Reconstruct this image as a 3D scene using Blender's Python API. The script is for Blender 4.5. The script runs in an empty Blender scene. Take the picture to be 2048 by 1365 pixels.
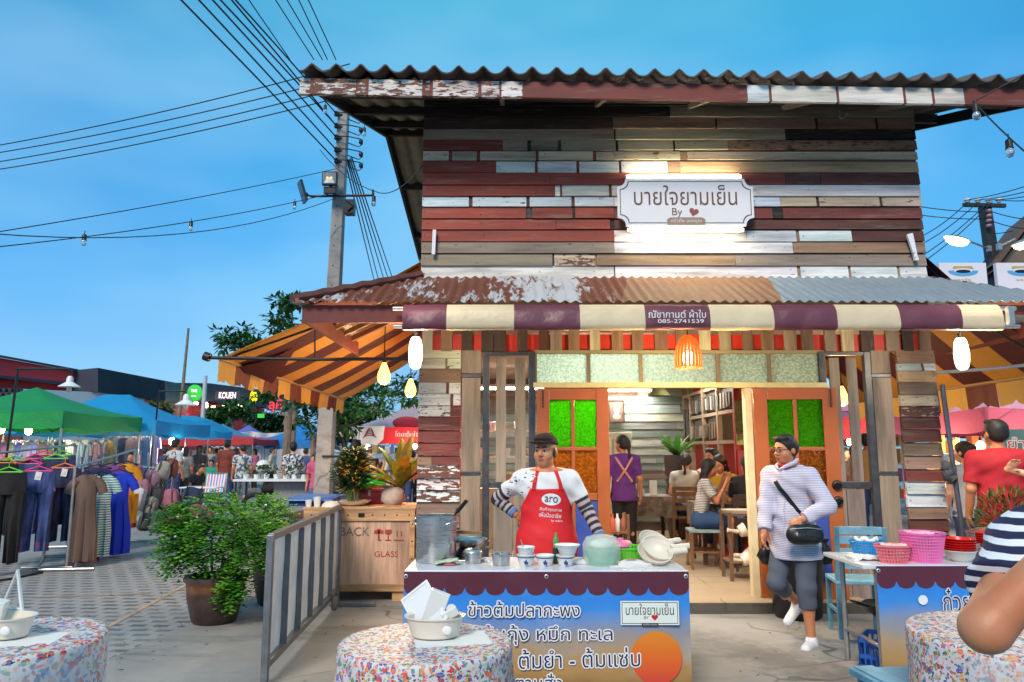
import bpy,math,random
import numpy as np
from mathutils import Vector,Matrix,Euler,noise as mnoise
from mathutils.geometry import delaunay_2d_cdt
R = math.radians
rnd = random.Random(11)
scene = bpy.context.scene
COL = scene.collection

# ------------------------------------------------------------------ camera, sky, sun, exposure
FPX,PITCH,EYE = 1480.0,R(8.4),1.5
cam_d = bpy.data.cameras.new("camera")
cam = bpy.data.objects.new("camera",cam_d)
COL.objects.link(cam)
cam.location = (0,0,EYE)
cam.rotation_euler = (R(90) + PITCH,0,0)
cam_d.sensor_width = 36
cam_d.lens = 36 * FPX / 2048
cam_d.clip_start,cam_d.clip_end = 0.05,2000
scene.camera = cam

SUN_EL,SUN_AZ = R(40),R(200)           # low sun behind the photographer
world = bpy.data.worlds.new("World")
scene.world = world
world.use_nodes = True
def _sky():
    nt = world.node_tree
    N,L = nt.nodes,nt.links
    bg = N["Background"]
    sky = N.new("ShaderNodeTexSky")
    sky.sky_type = 'NISHITA'
    sky.sun_disc = False
    sky.sun_elevation = SUN_EL
    sky.sun_rotation = SUN_AZ
    sky.air_density,sky.dust_density,sky.ozone_density = 1.0,0.6,2.0
    tint = N.new("ShaderNodeMix"); tint.data_type = 'RGBA'; tint.blend_type = 'MULTIPLY'
    tint.inputs[0].default_value = 1
    tint.inputs[7].default_value = (0.50,1.12,1.20,1)
    L.new(sky.outputs[0],tint.inputs[6])
    tc = N.new("ShaderNodeTexCoord")
    mp = N.new("ShaderNodeMapping"); mp.inputs['Scale'].default_value = (1.2,1.2,3.2)
    L.new(tc.outputs['Generated'],mp.inputs[0])
    nz = N.new("ShaderNodeTexNoise"); nz.inputs['Scale'].default_value = 1.9
    nz.inputs['Detail'].default_value = 3; nz.inputs['Roughness'].default_value = .42
    L.new(mp.outputs[0],nz.inputs[0])
    rp = N.new("ShaderNodeValToRGB")
    rp.color_ramp.elements[0].position = .40; rp.color_ramp.elements[1].position = .78
    rp.color_ramp.elements[1].color = (.6,.6,.6,1)
    L.new(nz.outputs[0],rp.inputs[0])
    cl = N.new("ShaderNodeMix"); cl.data_type = 'RGBA'
    sx = N.new("ShaderNodeSeparateXYZ"); L.new(tc.outputs['Generated'],sx.inputs[0])
    gr = N.new("ShaderNodeValToRGB"); e = gr.color_ramp.elements; e.new(.5); e.new(.6)
    for k,(p,c) in enumerate(((.0,(.30,.58,1.0)),(.20,(.11,.45,1.0)),(.42,(.045,.37,.86)),(.62,(.055,.43,.68)))):
        e[k].position = p; e[k].color = (*c,1)
    L.new(sx.outputs[2],gr.inputs[0])
    up = N.new("ShaderNodeMix"); up.data_type = 'RGBA'; up.blend_type = 'MULTIPLY'; up.inputs[0].default_value = 1
    L.new(gr.outputs[0],up.inputs[6]); up.inputs[7].default_value = (7.6,7.6,7.6,1)
    nb = N.new('ShaderNodeTexNoise'); nb.inputs['Scale'].default_value = 1.3; nb.inputs['Detail'].default_value = 3; L.new(tc.outputs['Generated'],nb.inputs[0])
    rb = N.new('ShaderNodeValToRGB'); rb.color_ramp.elements[0].position = .36; rb.color_ramp.elements[1].position = .66; rb.color_ramp.elements[0].color = (.80,.80,.84,1); rb.color_ramp.elements[1].color = (1.35,1.2,1.02,1)
    L.new(nb.outputs[0],rb.inputs[0]); L.new(rb.outputs[0],up.inputs[7])
    u2 = N.new('ShaderNodeMix'); u2.data_type = 'RGBA'; u2.blend_type = 'MULTIPLY'; u2.inputs[0].default_value = 1; L.new(up.outputs[2],u2.inputs[6]); u2.inputs[7].default_value = (7.3,7.3,7.3,1); up = u2
    bl = N.new("ShaderNodeMix"); bl.data_type = 'RGBA'; bl.inputs[0].default_value = .88
    L.new(tint.outputs[2],bl.inputs[6]); L.new(up.outputs[2],bl.inputs[7])
    L.new(rp.outputs[0],cl.inputs[0]); L.new(bl.outputs[2],cl.inputs[6])
    cl.inputs[7].default_value = (3.3,5.9,7.4,1)
    L.new(cl.outputs[2],bg.inputs[0])
    bg.inputs[1].default_value = 0.084
_sky()
sun_d = bpy.data.lights.new("sun",'SUN')
sun = bpy.data.objects.new("sun",sun_d)
COL.objects.link(sun)
sun_d.energy,sun_d.angle,sun_d.color = 2.0,R(18),(1.0,.86,.72)
_sd = Vector((math.sin(SUN_AZ) * math.cos(SUN_EL),math.cos(SUN_AZ) * math.cos(SUN_EL),math.sin(SUN_EL)))
sun.rotation_euler = _sd.to_track_quat('Z','Y').to_euler()
sun.location = (0,-10,20)
vs = scene.view_settings
vs.view_transform,vs.look,vs.gamma,vs.exposure = 'Standard','None',1,0.72
try: vs.use_curve_mapping = False
except Exception: pass
scene.render.engine = 'CYCLES'
scene.cycles.max_bounces,scene.cycles.diffuse_bounces,scene.cycles.glossy_bounces = 8,3,3
scene.cycles.transparent_max_bounces,scene.cycles.transmission_bounces = 12,6
scene.cycles.sample_clamp_indirect = 6
scene.cycles.use_denoising = True
scene.cycles.caustics_reflective = scene.cycles.caustics_refractive = False

# ------------------------------------------------------------------ picture point -> place (for real depths)
CP,SP = math.cos(PITCH),math.sin(PITCH)
def ray(u,v):
    x,y = (u - 1024) / FPX,(682.5 - v) / FPX
    return Vector((x,CP - y * SP,y * CP + SP))
def at(u,v,Y):
    a = ray(u,v)
    return Vector((a.x,a.y,a.z)) * (Y / a.y) + Vector((0,0,EYE))
def gnd(u,v,z=0):
    a = ray(u,v)
    return a * ((z - EYE) / a.z) + Vector((0,0,EYE))

# ------------------------------------------------------------------ materials
MATS = {}
def srgb(h):
    if not isinstance(h,str): return tuple(h)
    h = h.lstrip('#')
    c = [int(h[i:i + 2],16) / 255 for i in (0,2,4)]
    return tuple(x / 12.92 if x <= .04045 else ((x + .055) / 1.055) ** 2.4 for x in c)
class G:
    """small node-graph writer"""
    def __init__(s,name):
        s.m = bpy.data.materials.new(name); s.m.use_nodes = True
        s.nt = s.m.node_tree; s.p = s.nt.nodes["Principled BSDF"]; s.out = s.nt.nodes["Material Output"]
    def n(s,t,**kw):
        nd = s.nt.nodes.new("ShaderNode" + t)
        for k,v in kw.items():
            if k.startswith("i_"):
                k2 = k[2:]; nd.inputs[int(k2) if k2.isdigit() else k2.replace("_"," ")].default_value = v
            else: setattr(nd,k,v)
        return nd
    def l(s,a,b): s.nt.links.new(a,b)
    def coord(s,scale=(1,1,1),kind='Object',rot=(0,0,0)):
        tc = s.n("TexCoord"); mp = s.n("Mapping"); mp.inputs['Scale'].default_value = scale; mp.inputs['Rotation'].default_value = rot
        s.l(tc.outputs[kind],mp.inputs[0]); return mp.outputs[0]
    def noise(s,vec,scale,detail=4,rough=.6):
        nz = s.n("TexNoise"); nz.inputs['Scale'].default_value = scale; nz.inputs['Detail'].default_value = detail
        nz.inputs['Roughness'].default_value = rough
        if vec is not None: s.l(vec,nz.inputs[0])
        return nz.outputs[0]
    def ramp(s,fac,stops,interp='LINEAR'):
        r = s.n("ValToRGB"); e = r.color_ramp.elements; r.color_ramp.interpolation = interp
        while len(e) < len(stops): e.new(.5)
        for k,(p,c) in enumerate(stops):
            e[k].position = p; c = c if hasattr(c,'__len__') else (c,c,c); e[k].color = (*c[:3],1)
        s.l(fac,r.inputs[0]); return r.outputs[0]
    def mix(s,fac,a,b,mode='MIX'):
        m = s.n("Mix",data_type='RGBA',blend_type=mode)
        for i,val in ((0,fac),(6,a),(7,b)):
            if hasattr(val,'links'): s.l(val,m.inputs[i])
            elif i == 0: m.inputs[0].default_value = val
            else: m.inputs[i].default_value = (*val[:3],1)
        return m.outputs[2]
    def math(s,op,a,b=0.0,c=None):
        m = s.n("Math",operation=op)
        for sock,val in zip(m.inputs,(a,b,c)):
            if val is None: continue
            if isinstance(val,(int,float)): sock.default_value = val
            else: s.l(val,sock)
        return m.outputs[0]
    def bump(s,h,strength=.3,dist=.01):
        b = s.n("Bump"); b.inputs['Strength'].default_value = strength; b.inputs['Distance'].default_value = dist
        s.l(h,b.inputs['Height']); s.l(b.outputs[0],s.p.inputs['Normal']); return b
    def base(s,c):
        if hasattr(c,'links'): s.l(c,s.p.inputs['Base Color'])
        else: s.p.inputs['Base Color'].default_value = (*c[:3],1)

def pm(name,col,rough=.6,var=.14,vs=6,bump=.08,bs=60,metal=0,coat=0,sss=0,spec=.5):
    """plain surface with mottling, fine bump and uneven gloss"""
    if name in MATS: return MATS[name]
    g = G(name); c = srgb(col)
    v = g.coord()
    a = g.noise(v,vs,5,.65); b = g.noise(v,bs,3,.6)
    f = g.ramp(a,[(.25,1 - var),(.75,1 + var * .6)])
    g.base(g.mix(1,c,f,'MULTIPLY'))
    g.l(g.ramp(a,[(.3,max(0.02,rough - .12)),(.7,min(1,rough + .1))]),g.p.inputs['Roughness'])
    g.p.inputs['Metallic'].default_value = metal
    g.p.inputs['Specular IOR Level'].default_value = spec
    if coat: g.p.inputs['Coat Weight'].default_value = coat
    if bump: g.bump(b,bump,.01)
    MATS[name] = g.m; return g.m
def emit(name,col,strength):
    if name in MATS: return MATS[name]
    g = G(name); g.base([x * .5 for x in srgb(col)])
    g.p.inputs['Emission Color'].default_value = (*srgb(col),1); g.p.inputs['Emission Strength'].default_value = strength
    MATS[name] = g.m; return g.m
def attr_mat(name,rough=.7,var=.15,vs=8,bump=.1,bs=50,metal=0,trans=0):
    """surface coloured per element through the 'Col' attribute"""
    if name in MATS: return MATS[name]
    g = G(name); at_ = g.n("Attribute",attribute_name="Col")
    v = g.coord(); a = g.noise(v,vs,5,.65)
    g.base(g.mix(1,at_.outputs['Color'],g.ramp(a,[(.25,1 - var),(.75,1 + var * .6)]),'MULTIPLY'))
    g.p.inputs['Roughness'].default_value = rough; g.p.inputs['Metallic'].default_value = metal
    if bump: g.bump(g.math('ADD',g.noise(v,bs,3,.6),g.math('MULTIPLY',a,1.5 if trans else 0)),bump * (2 if trans else 1),.02 if trans else .01)
    if trans:
        tr = g.n("BsdfTranslucent"); g.l(at_.outputs['Color'],tr.inputs[0])
        ms = g.n("MixShader"); ms.inputs[0].default_value = trans
        g.l(g.p.outputs[0],ms.inputs[1]); g.l(tr.outputs[0],ms.inputs[2]); g.l(ms.outputs[0],g.out.inputs[0])
    MATS[name] = g.m; return g.m
def wood_mat(name,axis='x'):
    """weathered boards: 'Col' colour, grain along an axis, paint peeling by the colour's alpha"""
    if name in MATS: return MATS[name]
    g = G(name); A = g.n("Attribute",attribute_name="Col")
    sc = {'x': (1.3,26,26),'y': (26,1.3,26),'z': (26,26,1.3)}[axis]
    tc = g.n("TexCoord"); off = g.n("VectorMath",operation='MULTIPLY_ADD')
    g.l(A.outputs['Color'],off.inputs[0]); off.inputs[1].default_value = (37,51,23); g.l(tc.outputs['Object'],off.inputs[2])
    mp = g.n("Mapping"); mp.inputs['Scale'].default_value = sc; g.l(off.outputs[0],mp.inputs[0])
    grain = g.noise(mp.outputs[0],2.2,7,.72)
    mp2 = g.n("Mapping"); mp2.inputs['Scale'].default_value = tuple(.5 * x ** .72 for x in sc); g.l(off.outputs[0],mp2.inputs[0])
    big = g.noise(mp2.outputs[0],1.3,4,.6)
    c = g.mix(1,A.outputs['Color'],g.ramp(grain,[(.22,.5),(.48,.95),(.8,1.18)]),'MULTIPLY')
    c = g.mix(1,c,g.ramp(big,[(.28,.42),(.5,.95),(.72,1.3)]),'MULTIPLY')
    mp3 = g.n("Mapping"); mp3.inputs['Scale'].default_value = {'x': (9,30,34),'y': (30,9,30),'z': (30,30,9)}[axis]; g.l(off.outputs[0],mp3.inputs[0])
    chip = g.noise(mp3.outputs[0],1.0,6,.62)
    thr = g.math('SUBTRACT',0.78,g.math('MULTIPLY',A.outputs['Alpha'],.42))
    wash = g.noise(mp2.outputs[0],3.1,5,.7); c = g.mix(g.ramp(wash,[(.54,0),(.74,.45)]),c,(.30,.25,.20))
    msk = g.math('GREATER_THAN',chip,thr)
    under = g.mix(grain,(.05,.02,.014),(.2,.07,.04))
    c = g.mix(msk,c,under)
    g.base(c)
    g.l(g.ramp(grain,[(.3,.55),(.7,.85)]),g.p.inputs['Roughness'])
    h = g.math('SUBTRACT',grain,g.math('MULTIPLY',msk,.35))
    g.bump(h,.45,.008)
    MATS[name] = g.m; return g.m

# ------------------------------------------------------------------ mesh builder
class MB:
    def __init__(s): s.v,s.f,s.c,s.mi = [],[],[],[]
    def add(s,vs,fs,col=None,M=None,mi=0):
        o = len(s.v)
        if M is not None: vs = [M @ Vector(p) for p in vs]
        s.v += [tuple(p) for p in vs]
        for f in fs: s.f.append(tuple(i + o for i in f)); s.c.append(col); s.mi.append(mi)
        return s
    def box(s,c,d,rot=None,col=None,M=None,mi=0):
        x,y,z = d[0] / 2,d[1] / 2,d[2] / 2
        T = Matrix.Translation(c) @ (Euler(rot).to_matrix().to_4x4() if rot else Matrix())
        if M is not None: T = M @ T
        return s.add([(-x,-y,-z),(x,-y,-z),(x,y,-z),(-x,y,-z),(-x,-y,z),(x,-y,z),(x,y,z),(-x,y,z)],
                     [(0,3,2,1),(4,5,6,7),(0,1,5,4),(1,2,6,5),(2,3,7,6),(3,0,4,7)],col,T,mi)
    def bx(s,a,b,col=None,mi=0):
        return s.box([(p + q) / 2 for p,q in zip(a,b)],[abs(q - p) for p,q in zip(a,b)],None,col,None,mi)
    def beam(s,a,b,w,h,col=None,mi=0,up=(0,0,1)):
        a,b = Vector(a),Vector(b); d = b - a
        x = d.normalized(); u = Vector(up)
        if abs(x.dot(u)) > .98: u = Vector((0,1,0))
        y = u.cross(x).normalized(); z = x.cross(y)
        M = Matrix((x,y,z)).transposed().to_4x4(); M.translation = (a + b) / 2
        return s.box((0,0,0),(d.length,w,h),None,col,M,mi)
    def tube(s,pts,r,n=8,col=None,cap=True,M=None,mi=0):
        pts = [Vector(p) for p in pts]; k = len(pts)
        rs = r if hasattr(r,'__len__') else [r] * k
        vs,fs = [],[]
        t0 = (pts[1] - pts[0]).normalized()
        ref = Vector((0,0,1)) if abs(t0.z) < .9 else Vector((1,0,0))
        nx = t0.cross(ref).normalized()
        for i,p in enumerate(pts):
            t = (pts[min(i + 1,k - 1)] - pts[max(i - 1,0)]).normalized()
            nx = (nx - t * nx.dot(t)); nx = nx.normalized() if nx.length > 1e-6 else t.orthogonal().normalized()
            ny = t.cross(nx)
            for j in range(n):
                a = 2 * math.pi * j / n
                vs.append(p + (nx * math.cos(a) + ny * math.sin(a)) * rs[i])
        for i in range(k - 1):
            for j in range(n):
                a,b = i * n + j,i * n + (j + 1) % n
                fs.append((a,b,b + n,a + n))
        if cap: fs += [tuple(range(n - 1,-1,-1)),tuple(range((k - 1) * n,k * n))]
        return s.add(vs,fs,col,M,mi)
    def lathe(s,prof,c=(0,0,0),n=24,col=None,M=None,sx=1,sy=1,mi=0,wob=None):
        vs,fs = [],[]; k = len(prof)
        for i,(r,z) in enumerate(prof):
            for j in range(n):
                a = 2 * math.pi * j / n; q = r * (1 + (wob(a,z) if wob else 0))
                vs.append((c[0] + q * math.cos(a) * sx,c[1] + q * math.sin(a) * sy,c[2] + z))
        for i in range(k - 1):
            for j in range(n):
                a,b = i * n + j,i * n + (j + 1) % n
                fs.append((a,b,b + n,a + n))
        return s.add(vs,fs,col,M,mi)
    def ell(s,c,r,n=14,m=9,col=None,M=None,mi=0):
        r = r if hasattr(r,'__len__') else (r,r,r)
        prof = [(math.sin(math.pi * i / m),-math.cos(math.pi * i / m)) for i in range(m + 1)]
        T = Matrix.Translation(c) @ Matrix.Diagonal((*r,1))
        if M is not None: T = M @ T
        return s.lathe(prof,(0,0,0),n,col,T,mi=mi)
    def grid(s,fn,nu,nv,col=None,thick=0,mi=0,colfn=None):
        """sheet fn(a,b), a,b in 0..1; thick>0 gives it a second skin"""
        P = [[Vector(fn(i / nu,j / nv)) for i in range(nu + 1)] for j in range(nv + 1)]
        vs = [p for row in P for p in row]; o = nu + 1
        fs = [(j*o+i,j*o+i+1,(j+1)*o+i+1,(j+1)*o+i) for j in range(nv) for i in range(nu)]
        cs = [colfn((i + .5) / nu,(j + .5) / nv) if colfn else col for j in range(nv) for i in range(nu)]
        if thick:
            nn = len(vs); nrm = []
            for j in range(nv + 1):
                for i in range(nu + 1):
                    a = P[j][min(i+1,nu)] - P[j][max(i-1,0)]; b = P[min(j+1,nv)][i] - P[max(j-1,0)][i]
                    q = a.cross(b); nrm.append(q.normalized() if q.length > 1e-9 else Vector((0,0,1)))
            vs = vs + [p - q * thick for p,q in zip(vs,nrm)]
            fs2 = [tuple(reversed([i + nn for i in f])) for f in fs]
            rim = list(range(nu)) ; e = []
            for i in range(nu): e += [(i,i+1),]
            e = [(i,i+1) for i in range(nu)] + [(i*o+nu,(i+1)*o+nu) for i in range(nv)] + \
                [(nv*o+i+1,nv*o+i) for i in range(nu)] + [((i+1)*o,i*o) for i in range(nv)]
            fs3 = [(b,a,a + nn,b + nn) for a,b in e]
            fs = fs + fs2 + fs3; cs = cs + cs + [cs[0]] * len(fs3)
        b0 = len(s.v); s.v += [tuple(p) for p in vs]
        for f,c in zip(fs,cs): s.f.append(tuple(i + b0 for i in f)); s.c.append(c); s.mi.append(mi)
        return s
    def prism(s,poly,M,t,col=None,mi=0):
        """2-D outline in the xy plane of M, thickness t along +z of M"""
        n = len(poly)
        vs = [(x,y,0) for x,y in poly] + [(x,y,t) for x,y in poly]
        fs = [tuple(range(n - 1,-1,-1)),tuple(range(n,2 * n))] + [(i,(i + 1) % n,n + (i + 1) % n,n + i) for i in range(n)]
        return s.add(vs,fs,col,M,mi)
    def build(s,name,mat,parent=None,smooth=None,w=1,bevel=0):
        me = bpy.data.meshes.new(name)
        off = parent_world(parent) if (parent is not None and w) else Vector((0,0,0))
        me.from_pydata([(p[0] - off.x,p[1] - off.y,p[2] - off.z) for p in s.v],[],s.f)
        for m in (mat if isinstance(mat,(list,tuple)) else [mat]): me.materials.append(m)
        if any(s.mi): me.polygons.foreach_set("material_index",s.mi)
        if any(c is not None for c in s.c):
            ca = me.color_attributes.new("Col",'FLOAT_COLOR','CORNER')
            buf = []
            for f,c in zip(s.f,s.c):
                c = c or (.5,.5,.5); c = tuple(c) + ((0,) if len(c) == 3 else ())
                buf += list(c) * len(f)
            ca.data.foreach_set("color",buf)
        if smooth is not None:
            me.polygons.foreach_set("use_smooth",[True] * len(s.f))
            if smooth < 179: me.set_sharp_from_angle(angle=R(smooth))
        me.update()
        o = bpy.data.objects.new(name,me); COL.objects.link(o)
        if parent is not None: o.parent = parent
        if bevel:
            b = o.modifiers.new("bevel",'BEVEL'); b.width = bevel; b.segments = 2; b.limit_method = 'ANGLE'; b.angle_limit = R(40)
        return o
def parent_world(o):
    p = Vector((0,0,0))
    while o is not None: p = p + Vector(o.location); o = o.parent
    return p
def tag(o,label=None,cat=None,group=None,kind=None):
    if label: o['label'] = label
    if cat: o['category'] = cat
    if group: o['group'] = group
    if kind: o['kind'] = kind
    return o
def thing(name,label,cat,loc=(0,0,0),rz=0,group=None):
    o = bpy.data.objects.new(name,None); COL.objects.link(o)
    o.empty_display_size = .1; o.location = loc; o.rotation_euler = (0,0,rz)
    return tag(o,label,cat,group)
def dup(o,loc,rz=None,label=None,sc=None):
    """a thing copied with its parts and their sub-parts"""
    def cp(x,par):
        c = x.copy(); COL.objects.link(c); c.parent = par
        for k in list(x.children): cp(k,c)
        return c
    c = cp(o,None); c.location = loc
    if rz is not None: c.rotation_euler = (0,0,rz)
    if sc: c.scale = (sc,sc,sc) if not hasattr(sc,'__len__') else sc
    if label: c['label'] = label
    return c
def lerp(a,b,t): return a + (b - a) * t
def jit(c,a=.08,r=rnd):
    k = 1 + r.uniform(-a,a); return tuple(min(1,max(0,x * k * (1 + r.uniform(-a,a) * .4))) for x in c[:3])
def point_light(parent,loc,power,col=(1,.8,.55),r=.05,spot=None):
    d = bpy.data.lights.new("lamp_light",'POINT'); d.energy = power; d.color = col; d.shadow_soft_size = r
    o = bpy.data.objects.new("lamp_light",d); COL.objects.link(o)
    o.location = Vector(loc) - parent_world(parent); o.parent = parent; return o
def area_light(parent,loc,size,power,col=(1,.96,.88),rot=(0,0,0)):
    d = bpy.data.lights.new("lamp_light",'AREA'); d.shape = 'RECTANGLE'; d.size,d.size_y = size; d.energy = power; d.color = col
    o = bpy.data.objects.new("lamp_light",d); COL.objects.link(o)
    o.location = Vector(loc) - parent_world(parent); o.rotation_euler = rot; o.parent = parent; return o

# ------------------------------------------------------------------ lettering: outlines filled by winding number
def text_tris(body,size,align='LEFT'):
    c = bpy.data.curves.new("lettering",'FONT'); c.body = body; c.size = size; c.align_x = align; c.resolution_u = 3
    o = bpy.data.objects.new("lettering",c); COL.objects.link(o)
    dg = bpy.context.evaluated_depsgraph_get(); dg.update()
    cu = o.evaluated_get(dg).to_curve(dg,apply_modifiers=False)
    loops = []
    for sp in cu.splines:
        pts = []
        bp = sp.bezier_points; n = len(bp)
        if n:
            for i in range(n):
                a,b = bp[i],bp[(i + 1) % n]
                p0,p1,p2,p3 = a.co,a.handle_right,b.handle_left,b.co
                straight = (p1 - p0).cross(p3 - p0).length < 1e-6 and (p2 - p0).cross(p3 - p0).length < 1e-6
                for k in range(1 if straight else 4):
                    t = k / 4; q = 1 - t
                    pts.append((p0 * q**3 + p1 * 3*q*q*t + p2 * 3*q*t*t + p3 * t**3).to_2d())
        else: pts = [Vector((p.co.x,p.co.y)) for p in sp.points]
        out = []
        for p in pts:
            if not out or (p - out[-1]).length > size * 1e-3: out.append(p)
        if len(out) > 2: loops.append(out)
    bpy.data.objects.remove(o); bpy.data.curves.remove(c)
    # split in clusters so that each triangulation stays small
    V,F = [],[]
    boxes = [(min(p.x for p in l),max(p.x for p in l)) for l in loops]
    order = sorted(range(len(loops)),key=lambda i: boxes[i][0]); groups = []
    for i in order:
        if groups and boxes[i][0] < groups[-1][1]: groups[-1][0].append(i); groups[-1][1] = max(groups[-1][1],boxes[i][1])
        else: groups.append([[i],boxes[i][1]])
    for ids,_ in groups:
        vv,ee = [],[]
        for i in ids:
            o0 = len(vv); n = len(loops[i]); vv += loops[i]; ee += [(o0 + k,o0 + (k + 1) % n) for k in range(n)]
        try: rv,re,rf,*_ = delaunay_2d_cdt(vv,ee,[],0,size * 1e-4)
        except Exception: continue
        arrs = [np.array([(p.x,p.y) for p in loops[i]]) for i in ids]
        o0 = len(V); keep = []
        for f in rf:
            cx = sum(rv[k].x for k in f) / len(f); cy = sum(rv[k].y for k in f) / len(f); w = 0
            for a in arrs:
                x0,y0 = a[:,0],a[:,1]; x1,y1 = np.roll(x0,-1),np.roll(y0,-1)
                cr = (x1 - x0) * (cy - y0) - (cx - x0) * (y1 - y0)
                w += int(np.sum((y0 <= cy) & (y1 > cy) & (cr > 0))) - int(np.sum((y0 > cy) & (y1 <= cy) & (cr < 0)))
            if w: keep.append(f)
        V += [(p.x,p.y) for p in rv]; F += [tuple(k + o0 for k in f) for f in keep]
    return V,F
def lettering(mb,body,M,width=None,height=None,size=1.0,mi=0,col=None,outline=0,outline_mi=1,center=True,outline_col=None):
    """text laid in the xy plane of M (z of M towards the reader), scaled to a width"""
    V,F = text_tris(body,1.0)
    if not V: return
    used = {i for f in F for i in f}
    xs = [V[i][0] for i in used]; ys = [V[i][1] for i in used]
    w = max(xs) - min(xs); k = width / w if width else size
    ky = height / (max(ys) - min(ys)) if height else k
    x0 = (max(xs) + min(xs)) / 2 if center else min(xs); y0 = (max(ys) + min(ys)) / 2 if center else 0
    P = [((x - x0) * k,(y - y0) * ky) for x,y in V]
    mb.add([(x,y,.0012) for x,y in P],F,col,M,mi)
    if outline:
        for q in range(8):
            a = q * math.pi / 4
            mb.add([(x + outline * math.cos(a),y + outline * math.sin(a),.0002 + q * .00008) for x,y in P],F,outline_col,M,outline_mi)
def front(c,rz=0):
    """frame whose xy plane stands upright and faces -Y (towards the street)"""
    return Matrix.Translation(c) @ Matrix.Rotation(rz,4,'Z') @ Matrix.Rotation(R(90),4,'X')
# ------------------------------------------------------------------ bodies: blended tapered limbs -> one continuous surface
class Field:
    def __init__(s,lo,hi,h):
        s.h = h; s.lo = np.array(lo,dtype=np.float64) - 2 * h
        s.n = np.ceil((np.array(hi) + 2 * h - s.lo) / h).astype(int) + 1
        s.F = np.full(tuple(s.n),1.0,dtype=np.float32)
    def apply(s,fn,lo,hi,k=.02,sub=False):
        m = k + 2 * s.h + .012
        i0 = np.maximum(0,np.floor((np.array(lo) - m - s.lo) / s.h).astype(int)); i1 = np.minimum(s.n,np.ceil((np.array(hi) + m - s.lo) / s.h).astype(int) + 1)
        if np.any(i1 <= i0): return
        ax = [s.lo[a] + s.h * np.arange(i0[a],i1[a]) for a in range(3)]
        X,Y,Z = np.meshgrid(*ax,indexing='ij')
        d = fn(X,Y,Z).astype(np.float32)
        sl = tuple(slice(a,b) for a,b in zip(i0,i1)); A = s.F[sl]
        if sub:
            d = -d; hh = np.maximum(k - np.abs(A - d),0) / k; s.F[sl] = np.maximum(A,d) + hh * hh * k * .25
        else:
            hh = np.maximum(k - np.abs(A - d),0) / k; s.F[sl] = np.minimum(A,d) - hh * hh * k * .25
    def mesh(s):
        F = s.F; h = s.h; I = F < 0
        c = [F[a:F.shape[0]-1+a,b:F.shape[1]-1+b,d:F.shape[2]-1+d] for a in (0,1) for b in (0,1) for d in (0,1)]
        cnt = sum((x < 0).astype(np.int8) for x in c)
        mask = (cnt > 0) & (cnt < 8); idx = np.full(mask.shape,-1,dtype=np.int64)
        ii = np.argwhere(mask); idx[mask] = np.arange(len(ii))
        if not len(ii): return np.zeros((0,3)),np.zeros((0,4),int)
        cv = [x[mask] for x in c]; corner = [(a,b,d) for a in (0,1) for b in (0,1) for d in (0,1)]
        acc = np.zeros((len(ii),3)); num = np.zeros(len(ii))
        for p in range(8):
            for q in range(p + 1,8):
                if sum(abs(x - y) for x,y in zip(corner[p],corner[q])) != 1: continue
                x = (cv[p] < 0) != (cv[q] < 0); t = np.where(x,cv[p] / np.where(x,cv[p] - cv[q],1),0)
                cp,cq = np.array(corner[p]),np.array(corner[q])
                acc += x[:,None] * (cp + t[:,None] * (cq - cp)); num += x
        V = (ii + acc / num[:,None]) * h + s.lo
        quads = []
        for ax in range(3):
            sl0 = [slice(None)] * 3; sl1 = [slice(None)] * 3
            sl0[ax] = slice(0,-1); sl1[ax] = slice(1,None)
            A,B = I[tuple(sl0)],I[tuple(sl1)]
            e = np.argwhere(A != B)
            u,w = (ax + 1) % 3,(ax + 2) % 3
            ok = (e[:,u] > 0) & (e[:,w] > 0) & (e[:,u] < I.shape[u] - 1) & (e[:,w] < I.shape[w] - 1); e = e[ok]
            if not len(e): continue
            def cell(du,dw):
                k = e.copy(); k[:,u] -= du; k[:,w] -= dw; return idx[k[:,0],k[:,1],k[:,2]]
            q = np.stack([cell(1,1),cell(0,1),cell(0,0),cell(1,0)],1)
            flip = ~A[e[:,0],e[:,1],e[:,2]]
            q[flip] = q[flip][:,::-1]; quads.append(q)
        Q = np.concatenate(quads) if quads else np.zeros((0,4),int)
        return V,Q[(Q >= 0).all(1)]

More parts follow.
